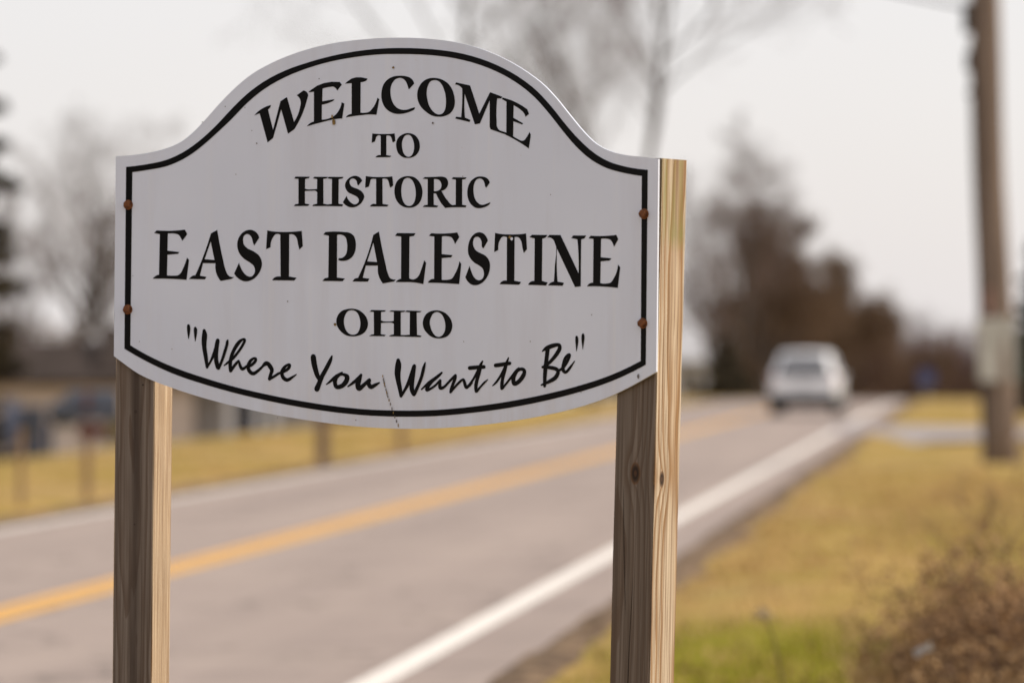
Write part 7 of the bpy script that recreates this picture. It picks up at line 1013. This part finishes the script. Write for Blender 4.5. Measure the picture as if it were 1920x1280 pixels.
t3 = bare_tree('bare_tree', spot(1568, 225), 163, 6.6, 0.14, 'bare reddish tree right of the brown tree above the car',
               levels=5, spread=0.95, fork=0.05, up=0.25, twig=M_TWIG_R, leaves=4000, leaf_mat=M_NEEDLE_BR, leaf_size=0.09, dens=1.1, rmin=0.010)
t4 = conifer('brown_cedar_tree', spot(1455, 200), 54, 6.8, 2.6, 'dense brown cedar low behind the tallest brown tree', M_NEEDLE_BR, 1.9, 0.02, 0.3)
ROW = 'trees along the left side of the road'
for t_ in (t1, t2, t3, t4): t_['group'] = ROW
copy_tree(t2, spot(1424, 196), 2.0, (0.9, 0.80), 'brown tree behind the wide bare grey tree', ROW)
copy_tree(t2, spot(1490, 200), 4.2, (1.0, 1.0), 'second brown tree, close right of the tallest brown one', ROW)
copy_tree(t2, spot(1508, 212), 1.1, (1.1, 0.97), 'brown tree on the right slope of the brown mass', ROW)
copy_tree(t2, spot(1584, 240), 3.6, (1.2, 0.90), 'brown tree low on the right end of the brown mass', ROW)
copy_tree(t1, spot(1334, 190), 2.4, (1.0, 0.92), 'bare grey tree closest to the right post of the sign', ROW)
copy_tree(t1, spot(1440, 178), 4.4, (1.0, 1.0), 'bare grey tree rising above the tallest brown tree', ROW)
copy_tree(t4, spot(1505, 214), 1.9, (1.2, 0.98), 'dense brown cedar directly behind the roof of the car', ROW)
copy_tree(t4, spot(1560, 236), 3.3, (1.3, 0.92), 'dense brown cedar right of the roof of the car', ROW)
copy_tree(t4, spot(1408, 215), 0.7, (1.1, 0.80), 'dense brown cedar behind the wide bare grey tree', ROW)
copy_tree(t3, spot(1612, 255), 1.2, (1.3, 1.12), 'third reddish bare tree in the row running down to the right', ROW)
copy_tree(t3, spot(1648, 285), 3.2, (1.3, 1.05), 'fourth reddish bare tree in the row running down to the right', ROW)
copy_tree(t3, spot(1684, 320), 5.0, (1.4, 1.2), 'farthest reddish bare tree at the low end of the row', ROW)

# left: bare trees and spruce over the ranch house
b1 = bare_tree('bare_tree', spot(140, 138), 72, 11.6, 0.30, 'twin stemmed bare tree left of the sign, nearest the sign edge', levels=5, spread=0.85, fork=0.36, up=0.4, stems=2, dens=0.82)
b1['group'] = 'bare trees beyond the low house'
copy_tree(b1, spot(188, 150), 2.1, (0.9, 1.0), 'slimmer bare tree half hidden behind the left edge of the sign', 'bare trees beyond the low house')
copy_tree(b1, spot(60, 170), 4.0, (1.0, 1.0), 'bare tree far behind the spruce at the left edge', 'bare trees beyond the low house')
conifer('spruce_tree', spot(-62, 74), 81, 9.8, 1.6, 'dark brown green spruce at the left edge of the view', M_NEEDLE_B, 1.6, 0.02, 0.22)
conifer('pine_tree', spot(1950, 100), 83, 4.75, 1.15, 'dark green conifer at the right edge behind the utility pole', M_NEEDLE_G, 1.4, 0.0, 0.1)
b_ = conifer('juniper_shrub', spot(1362, 164), 85, 2.7, 1.3, 'dark round evergreen shrub at the roadside left of the car', M_NEEDLE_B, 1.3, 0.0, 0.1)
b_['category'] = 'shrub'

# unseen dark conifers added behind the viewpoint to shade the left of the sign
k0 = conifer('pine_tree', (-2.6, -7.5, 0.0), 91, 9.5, 2.3, 'unseen dark pine added behind the viewpoint, first of the stand', M_NEEDLE, 1.6, 0.02, 0.15, 'stand of pines added behind the viewpoint')
for k, (x_, y_, s_) in enumerate(((-5.6, -6.6, 1.0), (0.4, -9.5, 1.05), (-8.3, -5.2, 0.8), (3.8, -11.2, 0.9), (-4.8, -11.5, 1.25))):
    copy_tree(k0, (x_, y_, ground_at(x_, y_)), 1.3 * k + 0.5, (s_, s_), 'unseen dark pine in the stand added behind the viewpoint', 'stand of pines added behind the viewpoint')

# distant woods closing the view: one mass of bare crowns
def woods(name, x0, x1, y0, y1, count, hmin, hmax, seed, mat, label, zfun=ground_at):
    rng = np.random.default_rng(seed)
    segs = []
    for i in range(count):
        x = rng.uniform(x0, x1); y = rng.uniform(y0, y1)
        z = zfun(x, y); h = rng.uniform(hmin, hmax)
        p0 = np.array([x, y, z]); p1 = p0 + np.array([rng.normal() * 0.3, 0, h * 0.5]); p2 = p1 + np.array([rng.normal() * 0.4, 0, h * 0.45])
        segs += [(p0, p1, 0.14, 0.09), (p1, p2, 0.09, 0.02)]
        for k in range(26):
            f = rng.uniform(0.05, 1)
            q = p0 + (p2 - p0) * f
            a = rng.uniform(0, 6.28); L = h * rng.uniform(0.1, 0.26) * (1.2 - 0.6 * f)
            e = q + np.array([math.cos(a) * L * 0.7, math.sin(a) * L * 0.7, L * 0.8])
            segs.append((q, e, 0.045, 0.02))
            for m in range(4):
                g = q + (e - q) * rng.uniform(0.3, 1)
                e2 = g + rng.normal(size=3) * L * 0.4 + np.array([0, 0, L * 0.22])
                segs.append((g, e2, 0.03, 0.012))
    o = seg_mesh(name, segs, mat, None, 4, 3)
    tag(o, label, kind='stuff')
    return o
woods('far_woods', 30, 62, 372, 420, 260, 12.3, 15.6, 5, M_TWIG_R, 'far reddish brown wood closing the road beyond the crest')
woods('far_thicket', -52, -6, 160, 185, 330, 4.6, 7.6, 6, M_TWIG_W, 'dark brown thicket behind the low house on the left')
woods('far_hedgerow', 3, 12, 240, 262, 40, 5.0, 7.6, 7, M_TWIG_R, 'low reddish thicket at the foot of the roadside trees')

# ------------------------------------------------------------------ houses beyond the lawn
M_WALL = noisy('beige_siding', (0.52, 0.44, 0.39), (0.62, 0.53, 0.47), 1.2, 0.9, 0.2, (0.3, 0.3, 6))
M_ROOF = noisy('dark_shingle', (0.034, 0.026, 0.022), (0.066, 0.051, 0.044), 2.0, 0.95, 0.1, bump=0.3)
M_WTRIM = noisy('white_trim', (0.6, 0.6, 0.62), (0.72, 0.72, 0.74), 2, 0.7, 0.3)
M_DOOR = noisy('dark_blue_door', (0.045, 0.055, 0.085), (0.07, 0.085, 0.12), 3, 0.6, 0.3)
M_GREYW = noisy('grey_siding', (0.33, 0.31, 0.31), (0.40, 0.385, 0.38), 1.2, 0.9, 0.2, (0.3, 0.3, 6))
def house(name, loc, rz, L, D, wall_h, roof_h, wall_m, label, wins, door_x, over=0.5, roof_m=None):
    t = empty(name, loc, rz)
    box_obj('wall', (0, 0, wall_h / 2), (L, D, wall_h), wall_m, t)
    bm = bmesh.new()
    a, b, e = L / 2 + over, D / 2 + over, 0.14
    lo = wall_h - 0.06
    prof_ = [(-b, lo), (0, lo + roof_h), (b, lo), (b, lo + e), (0, lo + roof_h + e), (-b, lo + e)]
    r0 = [bm.verts.new((-a, p, z)) for p, z in prof_]; r1 = [bm.verts.new((a, p, z)) for p, z in prof_]
    for k in range(6):
        bm.faces.new((r0[k], r0[(k + 1) % 6], r1[(k + 1) % 6], r1[k]))
    bm.faces.new(r0[::-1]); bm.faces.new(r1)
    # gable infill
    for xx in (-L / 2, L / 2):
        g = [bm.verts.new((xx, -D / 2, wall_h)), bm.verts.new((xx, D / 2, wall_h)), bm.verts.new((xx, 0, wall_h + roof_h * 0.9))]
        bm.faces.new(g)
    bmesh.ops.recalc_face_normals(bm, faces=bm.faces[:])
    rf = obj('roof', bm, roof_m or M_ROOF, t)
    box_obj('chimney', (-L * 0.42, D * 0.1, wall_h + roof_h * 0.9), (0.5, 0.5, 1.0), M_DIRT, rf)
    for (wx, wz, ww, wh) in wins:
        fr = box_obj('window', (wx, -D / 2 - 0.03, wz), (ww, 0.08, wh), M_WTRIM, t)
        box_obj('pane', (wx, -D / 2 - 0.08, wz), (ww - 0.14, 0.03, wh - 0.14), M_GLASS, fr)
    dr = box_obj('door', (door_x, -D / 2 - 0.04, 1.02), (0.95, 0.08, 2.04), M_DOOR, t)
    box_obj('handle', (door_x + 0.36, -D / 2 - 0.1, 1.0), (0.05, 0.06, 0.12), M_RIM, dr)
    return tag(t, label, 'house')
hx, hy, hz = spot(40, 122)
house('ranch_house', (hx - 1.5, hy + 3, -2.15), R(4), 13.5, 7.5, 2.8, 1.25, M_WALL, 'low beige house with dark roof left of the sign',
      [(-4.2, 1.35, 1.5, 1.1), (-1.4, 1.35, 0.9, 1.1), (4.6, 1.35, 1.5, 1.1)], 1.6)
# porch house seen under the sign, with white columns
hx, hy, hz = spot(385, 121)
ph = house('porch_house', (hx + 0.1, hy + 4.5, -1.75), R(3), 6.6, 6.0, 2.7, 1.5, M_GREYW, 'grey house with white porch columns seen under the sign',
           [(-2.0, 1.5, 1.2, 1.2)], 1.15)
for k, xx in enumerate((0.42, 1.32, 1.86)):
    box_obj('porch_column', (xx, -4.15, 1.3), (0.24, 0.24, 2.6), M_WTRIM, ph, bevel=0.02)
box_obj('porch_roof', (1.2, -3.75, 2.68), (2.6, 1.5, 0.16), M_ROOF, ph)
box_obj('porch_deck', (1.2, -3.75, 0.06), (2.4, 1.5, 0.16), M_GREYW, ph)
hx, hy, hz = spot(1302, 205)
house('pale_house', (hx - 3.2, hy + 2, ground_at(hx, hy) - 0.1), R(8), 7.0, 6, 2.7, 1.7, M_WTRIM, 'pale house far off, just right of the sign post',
      [(-1.5, 1.5, 1.2, 1.2), (2.6, 1.5, 1.2, 1.2)], 0.6, 0.5, M_RIM)

# ------------------------------------------------------------------ street furniture
M_POLEW = NT('weathered_pole_wood', 0.95, 0.1)
v = M_POLEW.coord('Object', (14, 14, 0.5))
pn = M_POLEW.noise(v, 1.0, 5, 0.65)
M_POLEW.base(M_POLEW.ramp(pn, [(0.3, (0.085, 0.063, 0.052)), (0.5, (0.18, 0.138, 0.112)), (0.72, (0.29, 0.225, 0.18))]))
M_POLEW.bump(pn, 0.7, 0.03)
M_POLEW = M_POLEW.m
M_STEEL = noisy('galvanised_steel', (0.24, 0.25, 0.26), (0.36, 0.37, 0.38), 8, 0.55, 0.5)
M_CABLE = noisy('black_cable', (0.015, 0.015, 0.017), (0.03, 0.03, 0.033), 8, 0.7, 0.3)
def utility_pole(loc, h, lean, label, dress):
    t = empty('utility_pole', loc, 0)
    t.rotation_euler = (0, lean, 0)
    bm = bmesh.new()
    k = 14
    add_tube(bm, [(0.02 * math.sin(i * 0.9), 0.02 * math.cos(i * 1.3), -0.3 + (h + 0.3) * i / k) for i in range(k + 1)],
             [0.25 - 0.085 * i / k + (0.035 if i == 0 else 0) for i in range(k + 1)], 16)
    obj('pole_shaft', bm, M_POLEW, t, smooth=True)
    arm = box_obj('crossarm', (0, -0.12, h - 0.5), (2.2, 0.1, 0.12), M_POLEW, t, bevel=0.01)
    for xx in (-0.95, -0.4, 0.4, 0.95):
        bm = bmesh.new()
        bmesh.ops.create_cone(bm, cap_ends=True, segments=12, radius1=0.05, radius2=0.03, depth=0.14, matrix=Matrix.Translation((xx, -0.12, h - 0.37)))
        obj('insulator', bm, M_STEEL, arm)
    if dress:
        # splice case and clamps strapped to the left of the shaft
        for (z, r_, ln, y) in ((6.15, 0.075, 0.42, -0.02), (5.55, 0.06, 0.26, -0.05), (5.12, 0.045, 0.10, -0.06)):
            bm = bmesh.new()
            bmesh.ops.create_cone(bm, cap_ends=True, segments=14, radius1=r_, radius2=r_ * 0.85, depth=ln, matrix=Matrix.Translation((-0.235, y, z)))
            bmesh.ops.bevel(bm, geom=bm.edges[:], offset=0.015, segments=1, affect='EDGES')
            obj('cable_clamp', bm, M_CABLE, t)
        bm = bmesh.new()
        add_tube(bm, [(-0.225 - 0.006 * math.sin(z * 2), -0.06, z) for z in [0.2 + 0.4 * i for i in range(15)]], [0.022] * 15, 6)
        obj('riser_cable', bm, M_CABLE, t)
        bm = bmesh.new()
        add_tube(bm, [(0.16, -0.14, z) for z in [0.0, 0.8, 1.6, 2.4]], [0.03] * 4, 8)
        obj('conduit', bm, M_STEEL, t)
    return tag(t, label, 'utility pole')
PY = 52.6
pxx, pyy, pzz = spot(1876, PY)
utility_pole((pxx, PY, 0.0), 11.5, -R(2.0), 'weathered wooden utility pole on the right verge', True)
# plates nailed to the pole
M_PLATE_G = noisy('weathered_metal_plate', (0.27, 0.27, 0.25), (0.40, 0.395, 0.37), 5, 0.7, 0.3)
M_PAPER = noisy('faded_red_notice', (0.40, 0.20, 0.17), (0.52, 0.30, 0.25), 5, 0.9, 0.1)
pl = box_obj('pole_notice', (0, 0, 0), (0.57, 0.012, 0.86), M_PLATE_G, None, bevel=0.003)
pl.location = (px(1870, PY - 0.3), PY - 0.26, CAM_H + (666 - 655) / 7200 * PY); pl.rotation_euler = (0, R(-2), R(16))
tag(pl, 'weathered grey blank notice board fixed to the utility pole', 'notice')
pr = box_obj('paper_notice', (0, 0, 0), (0.20, 0.006, 0.34), M_PAPER, None)
pr.location = (px(1866, PY - 0.3), PY - 0.215, CAM_H + (666 - 565) / 7200 * PY); pr.rotation_euler = (0, R(4), R(8))
tag(pr, 'faded red paper notice above the grey board on the pole', 'notice')
# overhead cable leaving to the upper left
bm = bmesh.new()
c0 = Vector((px(1832, PY), PY, CAM_H + (666 - 18) / 7200 * PY)); c1_ = Vector((-12.5, PY + 6, 11.3))
pts = []
for i in range(25):
    f = i / 24
    p = c0.lerp(c1_, f); p.z -= 0.9 * f * (1 - f) * 0.4
    pts.append(p)
add_tube(bm, pts, [0.022] * 25, 6)
cb = obj('overhead_cable', bm, M_CABLE)
tag(cb, 'black overhead cable rising left from the top of the utility pole', 'cable')
utility_pole((-12.6, PY + 6, ground_at(-12.6, PY + 6)), 11.6, R(1.0), 'second utility pole across the road, outside the photo to the left', False)

# mailboxes at the edge of the far lawn
M_POSTW = noisy('mailbox_post_wood', (0.15, 0.10, 0.07), (0.27, 0.19, 0.135), 9, 0.9, 0.1, (1, 1, 0.2))
M_PALEW = noisy('pale_post_wood', (0.27, 0.18, 0.105), (0.36, 0.24, 0.14), 9, 0.9, 0.1, (1, 1, 0.2))
M_BOXD = noisy('dark_mailbox_metal', (0.035, 0.042, 0.058), (0.07, 0.08, 0.105), 6, 0.5, 0.4)
M_RED = noisy('red_flag_paint', (0.10, 0.04, 0.035), (0.14, 0.052, 0.045), 6, 0.6, 0.3)
def mailbox(loc, rz, label, post_m, box_m, ph_=1.0, pw=0.11, tube=False, bl=0.5, bw_=0.24, bh=0.28):
    t = empty('mailbox', loc, rz)
    box_obj('post', (0, 0, ph_ / 2 - 0.1), (pw, pw, ph_ + 0.2), post_m, t, bevel=0.005)
    bm = bmesh.new()
    k = 10
    pr_ = [(-bw_ / 2, 0)] + [(-bw_ / 2 * math.cos(math.pi * i / k), bh - bw_ / 2 + bw_ / 2 * math.sin(math.pi * i / k)) for i in range(k + 1)] + [(bw_ / 2, 0)]
    a = [bm.verts.new((-bl / 2, p, z)) for p, z in pr_]; b = [bm.verts.new((bl / 2, p, z)) for p, z in pr_]
    for i in range(len(pr_)):
        j = (i + 1) % len(pr_)
        bm.faces.new((a[i], a[j], b[j], b[i]))
    bm.faces.new(a[::-1]); bm.faces.new(b)
    bmesh.ops.recalc_face_normals(bm, faces=bm.faces[:])
    bmesh.ops.translate(bm, verts=bm.verts[:], vec=(0.05, 0, ph_ + 0.005))
    bx_ = obj('letter_box', bm, box_m, t)
    box_obj('flag', (0.0, -bw_ / 2 - 0.012, ph_ + 0.2), (0.05, 0.015, 0.2), M_RED, bx_)
    box_obj('box_door', (bl / 2 + 0.06, 0, ph_ + bh * 0.42), (0.015, bw_ * 0.9, bh * 0.8), box_m, bx_)
    if tube:
        box_obj('newspaper_tube', (0.05, 0, ph_ - 0.11), (0.28, 0.15, 0.15), M_RED, t, bevel=0.02)
    return tag(t, label, 'mailbox')
def edge_spot(y, off):
    return (gx(off, y), y, ground_z(off, y) + 0.02)
mailbox(edge_spot(39.4, -9.12), R(8), 'dark mailbox with red newspaper tube on a post left of the sign', M_PALEW, M_BOXD, 0.84, 0.08, True, 0.5, 0.26, 0.30)
mailbox(edge_spot(52.8, -8.98), R(8), 'mailbox on a thick brown post, seen under the middle of the sign', M_POSTW, M_BOXD, 1.05, 0.17)
mailbox(edge_spot(60.5, -9.05), R(8), 'mailbox on a pale tan post, right of the thick brown post', M_PALEW, M_WTRIM, 1.05, 0.12)
# slim marker post at the far left
t = empty('marker_post', edge_spot(37.4, -9.3))
box_obj('stake', (0, 0, 0.35), (0.055, 0.04, 0.9), M_PALEW, t, bevel=0.004)
box_obj('stake_cap', (0, 0, 0.81), (0.1, 0.06, 0.03), M_TRIM, t)
tag(t, 'slim brown wooden stake at the left edge of the far lawn', 'post')

# blue lawn chair and dark grill on the lawn's brow
M_BLUE = noisy('blue_chair_paint', (0.035, 0.044, 0.075), (0.055, 0.067, 0.11), 4, 0.6, 0.3)
def lawn_chair(loc, rz, label):
    t = empty('lawn_chair', loc, rz)
    for k in range(5):
        box_obj('back_slat', (-0.24 + 0.12 * k, 0.30, 0.68), (0.105, 0.03, 0.72), M_BLUE, t, bevel=0.006)
    for k in range(4):
        box_obj('seat_slat', (0, -0.22 + 0.12 * k, 0.36), (0.58, 0.105, 0.025), M_BLUE, t, bevel=0.005)
    for s in (-1, 1):
        box_obj('armrest', (s * 0.33, 0.0, 0.58), (0.12, 0.66, 0.025), M_BLUE, t, bevel=0.005)
        box_obj('leg', (s * 0.32, -0.28, 0.285), (0.04, 0.09, 0.57), M_BLUE, t, bevel=0.004)
        box_obj('leg', (s * 0.32, 0.28, 0.285), (0.04, 0.09, 0.57), M_BLUE, t, bevel=0.004)
    box_obj('back_rail', (0, 0.325, 0.55), (0.56, 0.025, 0.08), M_BLUE, t)
    return tag(t, label, 'chair')
cx_, cy_, cz_ = spot(52, 66)
lawn_chair((cx_, cy_, cz_ + 0.02), R(75), 'blue slatted lawn chair on the far lawn at the left')
# kettle grill
gx_, gy_, gz_ = spot(122, 64)
t = empty('kettle_grill', (gx_, gy_, gz_ + 0.02))
bm = bmesh.new()
prof2 = [(0.02, 0.48), (0.16, 0.5), (0.25, 0.58), (0.29, 0.70)]
add = []
def lathe(bm, prof_, n=20):
    rings_ = [[bm.verts.new((r_ * math.cos(2 * math.pi * k / n), r_ * math.sin(2 * math.pi * k / n), z)) for k in range(n)] for r_, z in prof_]
    for a, b in zip(rings_, rings_[1:]):
        for k in range(n):
            bm.faces.new((a[k], a[(k + 1) % n], b[(k + 1) % n], b[k]))
    bm.faces.new(rings_[0][::-1]); bm.faces.new(rings_[-1])
lathe(bm, prof2)
obj('bowl', bm, M_BOXD, t, smooth=True)
bm = bmesh.new(); lathe(bm, [(0.295, 0.705), (0.28, 0.80), (0.2, 0.90), (0.05, 0.95)])
lid = obj('lid', bm, M_BOXD, t, smooth=True)
box_obj('handle', (0, 0, 0.975), (0.12, 0.03, 0.04), M_TRIM, lid)
for k in range(3):
    a = k * 2.094 + 0.4
    bm = bmesh.new(); add_tube(bm, [(0.16 * math.cos(a), 0.16 * math.sin(a), 0.52), (0.3 * math.cos(a), 0.3 * math.sin(a), 0.0)], [0.012, 0.012], 6)
    obj('leg', bm, M_STEEL, t)
tag(t, 'dark kettle grill on the far lawn beside the mailbox', 'grill')

# small blue road sign far off on the right
bx, by, bz = spot(1737, 148)
t = empty('blue_sign', (bx, by, bz))
M_BSIGN = noisy('blue_sign_face', (0.05, 0.065, 0.16), (0.065, 0.085, 0.2), 3, 0.5, 0.4)
zc = CAM_H + (666 - 708) / 7200 * by - bz
box_obj('sign_plate', (0, -0.04, zc), (0.62, 0.02, 0.62), M_BSIGN, t, bevel=0.005)
bm = bmesh.new(); add_tube(bm, [(0, 0, -0.2), (0, 0, zc + 0.3)], [0.03, 0.03], 8)
obj('sign_post', bm, M_STEEL, t)
tag(t, 'small blue square road sign far off on the right verge', 'road sign')

# ------------------------------------------------------------------ verge plants
def blades(name, n, xr, yr, hmin, hmax, seed, mat, label, keep=None, lean=0.5, wdt=0.006, clump=6):
    rng = np.random.default_rng(seed)
    m = n // clump
    bx_ = rng.uniform(*xr, m); by_ = rng.uniform(*yr, m)
    X = np.repeat(bx_, clump) + rng.normal(size=m * clump) * 0.04
    Y = np.repeat(by_, clump) + rng.normal(size=m * clump) * 0.04
    if keep is not None:
        k = keep(X, Y); X = X[k]; Y = Y[k]
    N = len(X)
    H = rng.uniform(hmin, hmax, N)
    a = rng.uniform(0, 6.28, N); ln = rng.uniform(0.1, lean, N) * H
    Zb = np.array([ground_at(x, y) for x, y in zip(X, Y)])
    dx, dy = np.cos(a), np.sin(a)
    w = wdt * rng.uniform(0.7, 1.4, N)
    B0 = np.stack([X - dy * w, Y + dx * w, Zb], 1); B1 = np.stack([X + dy * w, Y - dx * w, Zb], 1)
    M0 = np.stack([X + dx * ln * 0.4 - dy * w * 0.7, Y + dy * ln * 0.4 + dx * w * 0.7, Zb + H * 0.6], 1)
    M1 = np.stack([X + dx * ln * 0.4 + dy * w * 0.7, Y + dy * ln * 0.4 - dx * w * 0.7, Zb + H * 0.6], 1)
    T = np.stack([X + dx * ln, Y + dy * ln, Zb + H], 1); T2 = T + np.stack([dy * w * 0.2, -dx * w * 0.2, 0 * H], 1)
    V = np.stack([B0, B1, M1, M0, T2, T], 1).reshape(-1, 3)
    i = np.arange(N)[:, None] * 6
    F = np.concatenate([np.concatenate([i, i + 1, i + 2, i + 3], 1), np.concatenate([i + 3, i + 2, i + 4, i + 5], 1)])
    o = from_arrays(name, V, F, mat)
    tag(o, label, kind='stuff')
    return o
M_STRAW = noisy('straw_blades', (0.34, 0.205, 0.078), (0.58, 0.40, 0.19), 2.2, 0.9, 0.15)
M_GREENB = noisy('green_blades', (0.14, 0.14, 0.008), (0.27, 0.24, 0.02), 2.2, 0.85, 0.2)
verge = lambda X, Y: (X - ROAD_K * Y) > -1.85
blades('dry_grass', 52000, (-1.2, 6.0), (9.5, 50), 0.03, 0.11, 11, M_STRAW, 'short dry grass on the right verge', verge)
blades('green_grass', 20000, (-0.2, 2.4), (13.6, 21.8), 0.03, 0.09, 12, M_GREENB, 'green grass patch in the right verge near the sign',
       lambda X, Y: ((X - 1.35) / 1.0) ** 2 + ((Y - 17.8) / 3.9) ** 2 < np.random.default_rng(1).uniform(0.2, 1.2, len(X)))
blades('lawn_grass', 26000, (-7.5, 3), (36, 76), 0.03, 0.09, 13, M_STRAW, 'short dry grass along the edge of the far lawn',
       lambda X, Y: ((X - ROAD_K * Y) < -9.05) & ((X - ROAD_K * Y) > -13.5))
blades('edge_weeds', 5000, (-1.2, 5.2), (9, 58), 0.04, 0.14, 14, M_STRAW, 'straggling dry weeds overhanging the asphalt edge',
       lambda X, Y: (np.abs((X - ROAD_K * Y) + 1.8) < 0.16))

# dead shrub in the right foreground
M_DEADLEAF = noisy('dead_shrub_leaves', (0.21, 0.122, 0.06), (0.50, 0.315, 0.165), 7, 0.9, 0.1)
M_DEADLEAF2 = noisy('pale_dead_leaves', (0.30, 0.185, 0.085), (0.52, 0.35, 0.185), 7, 0.9, 0.1)
M_DEADTWIG = noisy('dead_twigs', (0.07, 0.045, 0.035), (0.15, 0.10, 0.075), 5, 0.95, 0.1)
def dead_shrub(loc, seed, rx, ry, h, label, leafm, nl, stems=26):
    rng = np.random.default_rng(seed)
    t = empty('dead_shrub', loc)
    segs = []; tips = []
    for s in range(stems):
        a = rng.uniform(0, 6.28); rr_ = rng.uniform(0, 1) ** 0.5
        p = np.array([math.cos(a) * rx * rr_ * 0.45, math.sin(a) * ry * rr_ * 0.45, -0.03])
        d = np.array([math.cos(a) * rr_ * rx * 0.9, math.sin(a) * rr_ * ry * 0.9, h * rng.uniform(0.6, 1.1)])
        n = 6
        for i in range(n):
            q = p + d / n + rng.normal(size=3) * 0.03
            segs.append((p, q, 0.009 * (1 - i / n) + 0.003, 0.009 * (1 - (i + 1) / n) + 0.003))
            for k in range(3):
                e = q + rng.normal(size=3) * np.array([0.13, 0.13, 0.10]) + np.array([0, 0, 0.03])
                segs.append((q, e, 0.003, 0.0015)); tips.append(e)
                for kk in range(2):
                    e2 = e + rng.normal(size=3) * 0.06
                    segs.append((e, e2, 0.002, 0.001)); tips.append(e2)
            p = q
    seg_mesh('stems', segs, M_DEADTWIG, t)
    P = np.array(tips)
    P = P[rng.integers(0, len(P), nl)] + rng.normal(size=(nl, 3)) * 0.035
    P = P[P[:, 2] > 0.01]
    leaf_mesh('foliage', P, 0.013, leafm, t, rng)
    return tag(t, label, 'shrub')
def gspot(xp, y):
    x = px(xp, y); return (x, y, ground_at(x, y) + 0.03)
dead_shrub(gspot(1985, 14.6), 101, 0.40, 0.5, 0.64, 'tall dead brown shrub at the right edge of the verge', M_DEADLEAF, 15000, 44)
dead_shrub(gspot(1862, 16.0), 102, 0.30, 0.4, 0.33, 'dead russet shrub left of the tall brown one', M_DEADLEAF, 13000, 38)
dead_shrub(gspot(1775, 16.4), 103, 0.25, 0.35, 0.18, 'low dead shrub with pale leaves at the left of the shrub clump', M_DEADLEAF2, 8000, 30)
dead_shrub(gspot(1875, 13.8), 104, 0.28, 0.3, 0.17, 'low pale dead shrub in front of the tall brown one', M_DEADLEAF2, 8000, 30)
blades('straw_tuft', 4200, (1.1, 2.3), (12.6, 17.0), 0.10, 0.28, 15, M_STRAW, 'tangle of long straw at the foot of the dead shrubs',
       lambda X, Y: (X / Y > (1600 - 960) / 7200), 0.9, 0.004)
# twiggy saplings sticking out of the verge behind the shrubs
def sapling(loc, seed, h, label):
    rng = np.random.default_rng(seed)
    t = empty('bare_sapling', loc)
    segs, tips = grow(rng, h, 0.008, rmin=0.002, levels=2, spread=0.9, fork=0.2, up=0.3)
    seg_mesh('stems', [(s[0], s[1], max(s[2] * 0.6, 0.002), max(s[3] * 0.6, 0.0015)) for s in segs], M_DEADTWIG, t)
    return tag(t, label, 'sapling')
sapling(gspot(1800, 19.5), 111, 0.95, 'bare twiggy sapling behind the dead shrubs')
sapling(gspot(1880, 23.0), 112, 1.15, 'taller bare sapling near the right edge below the pole')
# weed stalk with a pale seed head
wx, wy, wz = gspot(1478, 13.4)
t = empty('seed_head_weed', (wx, wy, wz))
bm = bmesh.new(); add_tube(bm, [(0.02, 0, -0.03), (0.0, 0, 0.25), (-0.05, 0, 0.50), (-0.08, 0, 0.575)], [0.004, 0.0035, 0.003, 0.002], 6)
obj('stalk', bm, M_DEADTWIG, t)
rng = np.random.default_rng(5)
hp = np.array([-0.085, 0, 0.585]) + rng.normal(size=(70, 3)) * np.array([0.018, 0.018, 0.012])
leaf_mesh('seed_head', hp, 0.009, noisy('pale_seed_head', (0.24, 0.19, 0.12), (0.34, 0.28, 0.19), 20, 0.9, 0.1), t, rng)
tag(t, 'dry weed stalk with a pale seed head in the green patch', 'weed')
# scrap of litter in the shrub
bm = bmesh.new()
rr = random.Random(8)
grid = [[bm.verts.new((0.022 * i - 0.035, 0.018 * j - 0.018, 0.02 * rr.random() + 0.012 * i * (j % 2))) for j in range(3)] for i in range(4)]
for i in range(3):
    for j in range(2):
        bm.faces.new((grid[i][j], grid[i + 1][j], grid[i + 1][j + 1], grid[i][j + 1]))
bmesh.ops.solidify(bm, geom=bm.faces[:], thickness=0.002)
lt = obj('litter_scrap', bm, noisy('white_plastic_scrap', (0.40, 0.385, 0.37), (0.5, 0.485, 0.47), 9, 0.5, 0.4))
lt.location = (px(1730, 13.3), 13.3, CAM_H + (666 - 1222) / 7200 * 13.3); lt.rotation_euler = (R(38), R(-20), R(15))
tag(lt, 'white scrap of plastic litter caught in the dead shrubs', 'litter')
